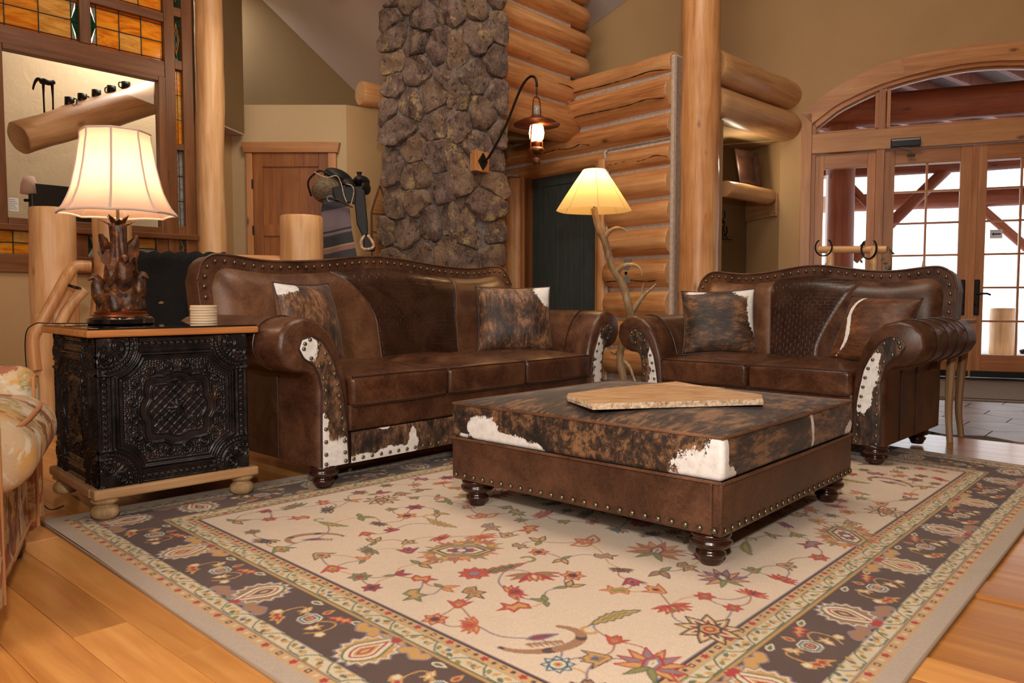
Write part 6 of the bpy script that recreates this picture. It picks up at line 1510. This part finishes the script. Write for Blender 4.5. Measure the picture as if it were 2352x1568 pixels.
B().tube(smooth_path([sp(724, 455, -.06), sp(722, 428, -.12), sp(738, 410, -.14), sp(756, 404, -.15), sp(790, 425, -.17), sp(806, 452, -.17)], 4), .007, 8).build('skirt_edge', M['sadl'], sd, smooth=True)
ell('cantle', sp(782, 412), (.108, .155, .060), 'sadl', sd, rot=.42)
ell('seat', sp(806, 430), (.09, .14, .055), 'sadl', sd, rot=.3)
ell('swell', sp(834, 420), (.055, .13, .040), 'sadl', sd, rot=-.1); ell('swell_side', sp(842, 434), (.035, .11, .05), 'sadl', sd)
B().tube([sp(826, 418), sp(829, 404), sp(829, 399)], [.018, .014, .022], 12).build('horn', M['sadl'], sd, smooth=True)
B().prism([(v.x, v.z) for v in (sp(778, 440), sp(846, 438), sp(850, 470), sp(832, 478), sp(786, 470))], -.175, -.15).build('jockey_flap', M['sadl'], sd, bevel=.008)
B().prism([(v.x, v.z) for v in (sp(832, 442), sp(852, 448), sp(858, 520), sp(858, 545), sp(848, 552), sp(834, 522), sp(830, 480))], -.20, -.175).build('fender', M['sadl'], sd, bevel=.008)
B().tube(smooth_path([sp(852, 545, -.19), sp(843, 560, -.2), sp(846, 574, -.2), sp(858, 577, -.2), sp(870, 572, -.2), sp(868, 560, -.2), sp(858, 546, -.19)], 4), .010, 8).build('stirrup', M['slabedge'], sd, smooth=True)
B().prism([(v.x, v.z) for v in (sp(847, 548), sp(861, 545), sp(874, 572), sp(872, 582), sp(848, 580))], -.19, -.165).build('tapadero', M['sadl'], sd, bevel=.01)
for pts in ([(742, 408), (768, 420), (790, 416), (800, 432), (806, 458), (812, 474)], [(812, 434), (824, 438), (828, 452), (822, 478)]): B().tube(smooth_path([sp(x, y, -.185) for x, y in pts], 4), .0035, 6).build('saddle_string', M['slabedge'], sd, smooth=True)
def stripes():
    m = MT('striped_blanket'); z = m.n('SeparateXYZ', {0: m.co()}, 2); z = m.math('ADD', z, m.math('MULTIPLY', m.n('SeparateXYZ', {0: m.co()}, 0), -.22))
    f = m.math('FRACT', m.math('MULTIPLY', z, 2.1))
    c = m.ramp(f, [(0, C(70, 68, 70)), (.18, C(70, 68, 70)), (.2, C(150, 112, 104)), (.27, C(176, 148, 118)), (.29, C(62, 61, 64)), (.44, C(66, 64, 67)), (.46, C(128, 112, 118)), (.50, C(62, 61, 64)), (.53, C(122, 106, 112)), (.80, C(118, 102, 108)), (.83, C(60, 58, 62)), (.93, C(62, 61, 64))], 'CONSTANT')
    return m.pbr(c, .95, m.bump(m.noise(m.co(), 160, 3), .5, .004))
M['stripe'] = stripes()
bk = B(); cols = [(757, 458), (795, 455), (812, 480), (818, 520), (822, 560), (826, 592), (742, 592), (746, 555), (754, 505), (752, 480)]
V = []; Fc = []; nU, nV = 18, 26
for j in range(nV):
    t = j / (nV - 1)
    for i in range(nU):
        u = i / (nU - 1); xl = np.interp(t, [0, .3, .6, 1], [764, 756, 748, 740]); xr = np.interp(t, [0, .3, .6, 1], [806, 818, 822, 834]); p = sp(xl + (xr - xl) * u, 436 + 166 * t, -.145 - .035 * min(1, t * 3) - .012 * math.sin(u * 9 + t * 2) * t)
        V.append(p)
Fc = [(j * nU + i, (j + 1) * nU + i, (j + 1) * nU + i + 1, j * nU + i + 1) for j in range(nV - 1) for i in range(nU - 1)]
o = mk('saddle_blanket', V, Fc, M['stripe'], None, loc=(SX, SY, 1.0)); md = o.modifiers.new('thickness', 'SOLIDIFY'); md.thickness = .016; md.offset = -1
tag(o, 'grey striped saddle blanket hanging below the black saddle', 'blanket')
b = B(); P = smooth_path([sp(753, 470, -.205), sp(775, 466, -.215), sp(800, 472, -.215), sp(826, 486, -.2)], 4); b.tube(P, .016, 8, flat=.3); bs = b.build('belt_strap', M['strap'], sd, smooth=True)
B().tube([sp(779 + 6 * math.cos(a), 468 + 6 * math.sin(a), -.232) for a in np.linspace(.8, 5.6, 12)], .004, 6).build('buckle', M['steel'], bs, smooth=True)
st_ = empty('saddle_stand', (SX, SY, 0), 0, 'dark frame stand carrying the black saddle', 'stand')
for sx in (-.20, .16):
    for sy in (-.13, .13): B().tube([(sx * .5, sy * .2, .92), (sx * 1.3, sy * 1.3, 0)], .018, 8).build('leg', M['iron'], st_, smooth=True)
B().box((-.20, -.045, .88), (.16, .045, .96)).build('top_rail', M['wtrimx'], st_, bevel=.01)
sn = empty('snowshoe', (-1.165, 6.84, .5), 38, 'pointed laced snowshoe leaning on the wall between saddle and stone pillar', 'snowshoe')
hw = .085
out = [(0, 1.30), (-.05, 1.17), (-hw, 1.06), (-hw, .5), (-.05, .1), (0, -.3), (.05, .1), (hw, .5), (hw, 1.06), (.05, 1.17), (0, 1.30)]
out = [(x, 0, z - .05) for x, z in out]; B().tube(out, .009, 8).build('frame', M['wtrim'], sn, smooth=True)
B().tube([(-hw, 0, 1.0), (hw, 0, 1.0)], .007, 6).build('crossbar', M['wtrim'], sn); B().tube([(-hw, 0, .84), (hw, 0, .84)], .005, 6).build('crossbar', M['wtrim'], sn)
b = B()
for k in range(26):
    z = .80 - .03 * k; w_ = hw * min(1, max(.1, (z + .35) / .8)); b.tube([(-w_, 0, z), (w_, 0, z - .013)], .0042, 5); b.tube([(-w_, 0, z - .02), (w_, 0, z - .002)], .0036, 5)
for k in range(8): z = 1.03 + .022 * k; w_ = hw * (1.25 - z) / .25; b.tube([(-w_, 0, z), (w_, 0, z)], .0034, 5)
for k in range(5): x = -.06 + .03 * k; b.tube([(x, 0, 1.0), (x * .3, 0, 1.18)], .002, 5)
for s in (-1, 1): b.tube([(s * .045, 0, .84), (s * .045, 0, 1.0)], .004, 5)
tag(b.build('lacing', M['topx'], sn), kind='stuff')
# ------------------------------------------------------------------ entrance things
EFm = frame(EF[0], EF[1], EA)
o = empty('door_closer', tuple(EFm @ Vector((-.588, -.02, 2.17))), EA, 'black door operator box mounted on the entrance header', 'door closer')
B().box((-.124, -.075, .0), (.124, 0, .078)).build('housing', M['black'], o, bevel=.006); B().box((-.118, -.078, .055), (.118, -.074, .07)).build('accent_strip', M['steel'], o)
B().tube([(-.05, -.045, .0), (.04, -.055, -.028), (.05, -.02, -.055)], .006, 6).build('closer_arm', M['steel'], o, smooth=True); B().box((.02, -.03, -.085), (.085, .0, -.065)).build('shoe', M['black'], o)
o = empty('arrow_sign', tuple(EFm @ Vector((.188, .052, 1.305))), EA, 'small white sign with blue arrow pointing left on the door glass', 'sign')
B().box((-.05, -.002, 0), (.05, 0, .08)).build('sign_card', M['white'], o); blu = plain('blue_ink', C(44, 62, 130), .8)
B().prism([(-.038, .04), (-.018, .056), (-.018, .047), (.036, .047), (.036, .033), (-.018, .033), (-.018, .024)], -.003, -.002).build('arrow', blu, o)
B().box((-.036, -.003, .067), (.036, -.002, .070)).build('rule', plain('pale_ink', C(150, 150, 165), .8), o); B().box((-.036, -.003, .010), (.036, -.002, .013)).build('rule', M['white'], o)
mt_ = empty('entry_mat', EF, EA, 'flat grey-brown woven mat in front of the glazed entrance doors', 'mat'); B().box((-1.45, -1.72, .007), (1.6, -.35, .016)).build('mat', M['mat'], mt_, bevel=.003)
B().tube([(-1.43, -1.66, .0165), (1.58, -1.66, .0165)], .004, 5).build('mat_stripe', M['dark'], mt_)
sh_ = log('shelf_log', (1.98, 7.22, 1.775), (2.585, 7.80, 1.775), .078, M['logx'], None, squash=1.0); tag(sh_, 'half-round log shelf in the coat alcove', 'shelf')
AF = frame(2.30, 7.56, 42)
ty = empty('wooden_tray', (2.33, 7.60, 1.855), 36, 'square dark mahogany dish standing on the alcove log shelf', 'tray')
tp = Matrix.Rotation(R(-10), 4, 'X')
def sq(r_, k=.93): return [(-r_ * k, 0), (r_ * k, 0), (r_, 2 * r_), (-r_, 2 * r_)]
b = B(); s = .178
rings = [(1.0, 0, 0), (1.0, -.02, 0), (.92, -.024, 0), (.62, .004, 0), (.55, .006, 0)]
V = []; Fc = []
for f, y, _ in rings:
    for (x, z) in ((-s * .93, 0), (s * .93, 0), (s, 2 * s), (-s, 2 * s)): V.append(tp @ Vector((x * f, y, s + (z - s) * f)))
for i in range(4):
    for k in range(4): Fc.append((i * 4 + k, i * 4 + (k + 1) % 4, (i + 1) * 4 + (k + 1) % 4, (i + 1) * 4 + k))
Fc.append((16, 17, 18, 19)); Fc.append((3, 2, 1, 0)); mk('dish', V, Fc, M['tray'], ty, False).modifiers.new('bevel', 'BEVEL').width = .006
bb_ = empty('hook_board', (2.635, 7.93, 1.70), 101, 'pale pine board screwed to the alcove side wall', 'board'); B().box((-.16, -.0, -.115), (.56, .022, .115)).build('board', M['rawx'], bb_, bevel=.003)
for z in (-.09, .09): B().lathe([(.006, 0), (.006, .003)], 10).build('screw', M['iron'], bb_, loc=(-.145, .022, z), rot=(R(-90), 0, 0))
def horseshoe(b, c, r, T, th=.008, op=1.0):
    P = []
    for a in np.linspace(R(-90 - 152 + 90 - 0), R(62 + 90), 18): pass
    for a in np.linspace(op, 2 * math.pi - op, 20): P.append(T @ Vector((c[0] + r * math.sin(a), c[1], c[2] + r * 1.12 * math.cos(a))))
    b.tube(P, th, 8, flat=.6)
hk = empty('horseshoe_hooks', (2.06, 7.72, 1.34), 44, 'interlinked horseshoe coat hooks on the alcove wall below the log shelf', 'coat hooks')
for k in range(3):
    b = B(); x = -.10 + .085 * k; horseshoe(b, (x, 0, .26), .048, Matrix.Identity(4), .0075, .9); horseshoe(b, (x + .03, -.01, .10), .05, Matrix.Identity(4), .0075, .8)
    b.tube(smooth_path([(x, -.01, .21), (x + .005, -.02, .15), (x + .01, -.02, .10), (x + .0, -.05, .02), (x + .03, -.08, .0), (x + .045, -.09, .03)], 4), .006, 8); b.build('horseshoe', M['iron'], hk, smooth=True)
B().box((-.14, .0, .17), (.13, .012, .195)).build('mount_bar', M['iron'], hk)
# sofa table behind the loveseat, with what stands on it
tb = empty('sofa_table', (2.305, 4.02, 0), 48, 'narrow tan sofa table with curved legs behind the loveseat', 'console table')
TZ = .645
M['tbl'] = wood('sofa_table_wood', C(120, 92, 62), C(150, 118, 82), C(172, 140, 102), along='z', knot=False, rough=.5)
B().box((-.012, -.06, TZ - .022), (.265, 1.12, TZ)).build('table_top', M['tbl'], tb, bevel=.004); B().box((-.0, -.02, TZ - .10), (.225, 1.07, TZ - .022)).build('apron', M['tbl'], tb, bevel=.003)
for (x, y, sx) in ((.0, .0, -1), (.225, .0, 1), (.0, 1.05, -1), (.225, 1.05, 1)):
    P = smooth_path([(x, y, TZ - .03), (x + sx * .012, y - .008, .50), (x + sx * .006, y, .34), (x - sx * .004, y + .004, .16), (x + sx * .010, y - .006, .04), (x + sx * .014, y - .01, 0)], 5)
    B().tube(P, list(np.interp(np.linspace(0, 1, len(P)), [0, .3, .7, 1], [.026, .024, .017, .016])), 8).build('leg', M['tbl'], tb, smooth=True)
rk = empty('horseshoe_stand', (1.955, 4.43, TZ), 138, 'rustic twig stand hung with horseshoes and ivy on the sofa table', 'ornament')
zr = .40
log('cross_bar', (.19, 0, zr), (-.185, 0, zr - .015), .0215, M['logx'], rk, rough=.05); log('upright', (-.115, 0, 0), (-.115, 0, zr), .024, M['logx'], rk); log('upright', (.125, 0, 0), (.125, 0, zr), .020, M['logx'], rk)
b = B(); horseshoe(b, (.155, .0, zr + .01), .045, Matrix.Rotation(.3, 4, 'Z'), .0075, .6); b.build('horseshoe', M['iron'], rk, smooth=True)
b = B(); horseshoe(b, (-.11, .0, zr - .01), .05, Matrix.Rotation(-.4, 4, 'Z'), .0075, .7); b.build('horseshoe', M['iron'], rk, smooth=True)
b = B(); ri = random.Random(4)
for k in range(46):
    t = ri.random(); c = Vector((-.19 + ri.uniform(-.03, .05) if t < .55 else -.06 + ri.uniform(-.02, .02), ri.uniform(-.03, .03), zr + .01 - .30 * ri.random())); s = .014; a = ri.uniform(0, 6.28); u = Vector((math.cos(a), .3, math.sin(a))) * s; v = Vector((-math.sin(a), .4, math.cos(a))) * s * .8
    b.add([c - u, c + v * .8, c + u, c - v * .8], [(0, 1, 2, 3)])
b.tube(smooth_path([(-.19, 0, zr), (-.21, .01, .30), (-.17, 0, .2), (-.19, .01, .1), (-.16, 0, .0)], 4), .003, 5)
tag(b.build('ivy_sprig', plain('dusty_green_leaf', C(96, 96, 58), .7), rk), kind='stuff')
o = empty('driftwood_spike', (2.235, 4.19, TZ), 0, 'small pointed driftwood ornament peeking over the loveseat back', 'ornament')
P = smooth_path([(0, 0, 0), (.01, 0, .08), (-.005, 0, .16), (.003, 0, .235), (.0, 0, .32)], 4); B().tube(P, list(np.interp(np.linspace(0, 1, len(P)), [0, .6, .8, 1], [.06, .042, .016, .003])), 9).build('spike', M['antler'], o, smooth=True)
# ------------------------------------------------------------------ room seen through the partition glass
LF = frame(LW[0], LW[1], 48)
def lpt(x, y, z): return LF @ Vector((x, y, z))
def onplane(px, py, yo):
    d = Vector(((px - 1176) / F_PX, math.cos(PITCH) + (784 - py) / F_PX * math.sin(PITCH), -math.sin(PITCH) + (784 - py) / F_PX * math.cos(PITCH))); n_ = Vector((-math.sin(R(48)), math.cos(R(48)), 0)); p_ = lpt(0, yo, 0); return Vector((0, 0, CAM_H)) + d * ((p_ - Vector((0, 0, CAM_H))).dot(n_) / d.dot(n_))
BP0, BP1 = onplane(42, 318, .55), onplane(392, 212, .9)
bw = B(); a, b_ = lpt(-4.2, 1.75, 0), lpt(.75, 1.75, 0); wall_seg('wall_inner_room', (a.x, a.y), (b_.x, b_.y), 0, 5, .1, M['wallw'])
il = log('slanting_beam', BP0, BP1, .12, M['logx'], None, r1=.14, rough=.09); tag(il, 'peeled log beam seen slanting behind the partition glass', 'beam')
p0, p1 = BP0, BP1; dr_ = (p1 - p0)
for k, t in enumerate((.30, .38, .47, .57, .67)):
    c = p0 + dr_ * t + Vector((0, 0, .122)); V, Fc = lathe_geo([(.032, 0), (.035, .004), (.034, .07), (.030, .07), (.029, .01)], 18); o = mk('mug', V, Fc, M['black'], None); o.location = c
    B().tube(smooth_path([(.033, 0, .06), (.055, 0, .055), (.055, 0, .025), (.034, 0, .015)], 3), .005, 6).build('mug_handle', M['black'], o, smooth=True); o.rotation_euler = (0, 0, k)
    tag(o, ['leftmost', 'second', 'middle', 'fourth', 'rightmost'][k] + ' dark cup on the beam behind the partition glass', 'cup', 'cups on the inner beam')
hs = empty('horse_sculpture', p0 + dr_ * .17 + Vector((0, 0, .115)), 60, 'long-legged dark horse sculpture on the beam behind the glass', 'sculpture'); hs.scale = (.62, .62, .62)
hb = [(-.075, 0, .36), (-.04, 0, .38), (.02, 0, .375), (.06, 0, .385), (.085, 0, .40)]; B().tube(smooth_path(hb, 4), list(np.interp(np.linspace(0, 1, 17), [0, .3, .6, 1], [.028, .036, .032, .025])), 10).build('body', M['iron'], hs, smooth=True)
B().tube(smooth_path([(-.06, 0, .38), (-.10, 0, .39), (-.13, 0, .36), (-.155, 0, .30), (-.165, 0, .25)], 4), list(np.linspace(.024, .010, 17)), 8).build('neck_and_head', M['iron'], hs, smooth=True)
for x, y in ((-.05, -.02), (-.035, .02), (.055, -.02), (.07, .02)): B().tube([(x, y, .36), (x * 1.05, y, .2), (x, y, 0)], [.014, .007, .007], 7).build('leg', M['iron'], hs, smooth=True)
tv = empty('television', Vector((onplane(126, 470, .9).x, onplane(126, 470, .9).y, .72)), 48, 'black flat television seen through the partition glass', 'television'); B().box((-.16, 0, .46), (.30, .04, .93)).build('screen', M['black'], tv, bevel=.005); B().box((-.06, -.08, .0), (.06, .1, .47)).build('stand', M['black'], tv, bevel=.005)
cb = empty('inner_cabinet', lpt(-1.0, .9, 0), 48, 'dark low cabinet behind the partition glass', 'cabinet'); B().box((-.7, -.2, 0), (.6, .25, .715)).build('body', M['wtrimx'], cb, bevel=.006); B().box((-.66, -.215, .05), (-.06, -.2, .66)).build('door', M['wtrim'], cb, bevel=.004); B().box((-.04, -.215, .05), (.56, -.2, .66)).build('door', M['wtrim'], cb, bevel=.004)
sl_ = empty('small_lamp', Vector((onplane(68, 455, .95).x, onplane(68, 455, .95).y, .72)), 0, 'small iron lamp with pale shade seen through the partition glass', 'table lamp'); B().tube([(0, 0, 0), (0, 0, .86)], [.02, .008], 10).build('stem', M['iron'], sl_, smooth=True); B().tube([(-.04, 0, .80), (.04, 0, .80)], .012, 8).build('cup', M['iron'], sl_)
V, Fc = lathe_geo([(.062, .85), (.058, .92), (.036, .985)], 20); mk('lamp_shade', V, Fc, M['shade'], sl_)
# ------------------------------------------------------------------ forecourt and porch
def ep(x, y, z): return EFm @ Vector((x, y, z))
gr = B().box((-9, .22, -.10), (22, 40, -.02)).build('ground_forecourt', M['snow'], None); gr.matrix_world = EFm; tag(gr, kind='structure')
def plog(nm, a, b_, r_, lb, mat='logdark', cat='log', grp='porch timbers'): return tag(log(nm, ep(*a), ep(*b_), r_, M[mat], None, rough=.04, nseg=16), lb, cat, grp)
plog('porch_post', (-1.12, 1.15, -.02), (-1.12, 1.15, 2.66), .15, 'stout brown porch post outside the left sidelight', cat='post')
plog('porch_post', (1.95, 1.15, -.02), (1.95, 1.15, 2.66), .15, 'stout brown porch post outside the right sidelight', cat='post')
plog('porch_beam', (-2.2, 1.15, 2.80), (3.4, 1.15, 2.80), .17, 'heavy brown log beam crossing behind the arched transom')
plog('porch_beam', (-2.4, 3.4, 2.55), (5.4, 3.4, 2.55), .15, 'porch cross log seen through the upper door panes, nearer one')
plog('porch_beam', (-3.4, 5.6, 2.3), (7.4, 5.6, 2.3), .14, 'porch cross log seen through the door panes, farther one')
plog('porch_brace', (-.90, 3.4, 1.28), (.20, 3.4, 2.45), .075, 'diagonal porch brace behind the first door panes', cat='brace'); plog('porch_brace', (.9, 5.6, 2.2), (1.9, 5.6, 1.2), .07, 'diagonal porch brace behind both doors, sloping down right', cat='brace')
plog('porch_brace', (-1.0, 3.4, 2.35), (-.46, 3.4, 1.70), .05, 'thin porch brace behind the sidelight', cat='brace'); plog('porch_post', (-1.0, 3.4, -.02), (-1.0, 3.4, 2.5), .10, 'slimmer porch post farther out on the left', cat='post'); plog('porch_brace', (2.0, 5.6, 1.2), (3.2, 5.6, 2.25), .07, 'diagonal porch brace seen through the right door', cat='brace')
pr_ = empty('roof_porch', tuple(ep(0, .3, 0)), EA, kind='structure'); M['soffit'] = wood('porch_soffit_board', C(60, 26, 16), C(84, 38, 24), C(104, 52, 34), along='y', knot=False)
B().box((-4.2, 0.1, 3.22), (6.4, 6.5, 3.30)).build('deck', M['soffit'], pr_)
for k in range(14):
    x = -3.0 + k * .52; b = B().box((-.035, 0, 0), (.035, 7.0, .12)); o = b.build('rafter', M['logdark'], pr_); o.location = (x - 1.2, 0.15, 3.10); o.rotation_euler = (0, 0, R(-30))
stp = plog('tree_stump', (1.05, 4.2, -.02), (1.05, 4.2, .62), .17, 'pale stump standing outside the right-hand door', 'logx', 'stump', None)
o = tag(B().tube(smooth_path([ep(1.35, 4.4, .72), ep(1.5, 4.4, .66), ep(1.6, 4.4, .4), ep(1.5, 4.4, .1), ep(1.3, 4.4, 0)], 5), .035, 8).build('sleigh_runner', M['iron'], None, smooth=True), 'curved dark iron runner outside the right-hand door', 'ornament')
tr_ = empty('distant_shrub', tuple(ep(-.9, 12, -.02)), 0, 'faint sunlit shrub far out beyond the first glazed door', 'shrub'); b = B(); ri = random.Random(8)
for k in range(500):
    a, z = ri.uniform(0, 6.28), ri.random(); rr_ = .75 * (1 - z) ** .6 * ri.random() ** .4; c = Vector((rr_ * math.cos(a), rr_ * math.sin(a), .3 + 1.5 * z)); s = .07; u = Vector((ri.uniform(-1, 1), ri.uniform(-1, 1), ri.uniform(-1, 1))).normalized() * s; v = u.orthogonal().normalized() * s * .6; b.add([c - u, c - v, c + u, c + v], [(0, 1, 2, 3)])
tag(b.build('foliage', plain('pale_green_foliage', C(150, 170, 130), .8), tr_), kind='stuff'); B().tube([(0, 0, 0), (0, 0, 1.2)], .05, 8).build('trunk', M['logdark'], tr_)
# small fittings
o = empty('ceiling_spot', (-1.16, 5.3, 2.86), 0, 'black spot fixture just showing at the top of the photo', 'spotlight'); V, Fc = lathe_geo([(.055, 0), (.06, .02), (.05, .10), (.02, .13)], 24); mk('housing', V, Fc, M['black'], o)
B().tube([(0, 0, .12), (0, 0, 2.22)], .008, 6).build('stem', M['black'], o)
o = empty('wall_speaker', tuple(EFm @ Vector((-1.52, -.02, 3.735))), EA, 'small dark fitting high on the entrance wall at the top edge', 'wall fitting'); B().box((-.08, -.06, 0), (.10, .02, .12)).build('housing', M['black'], o, bevel=.006)  # plain dark box for the vent high on the wall
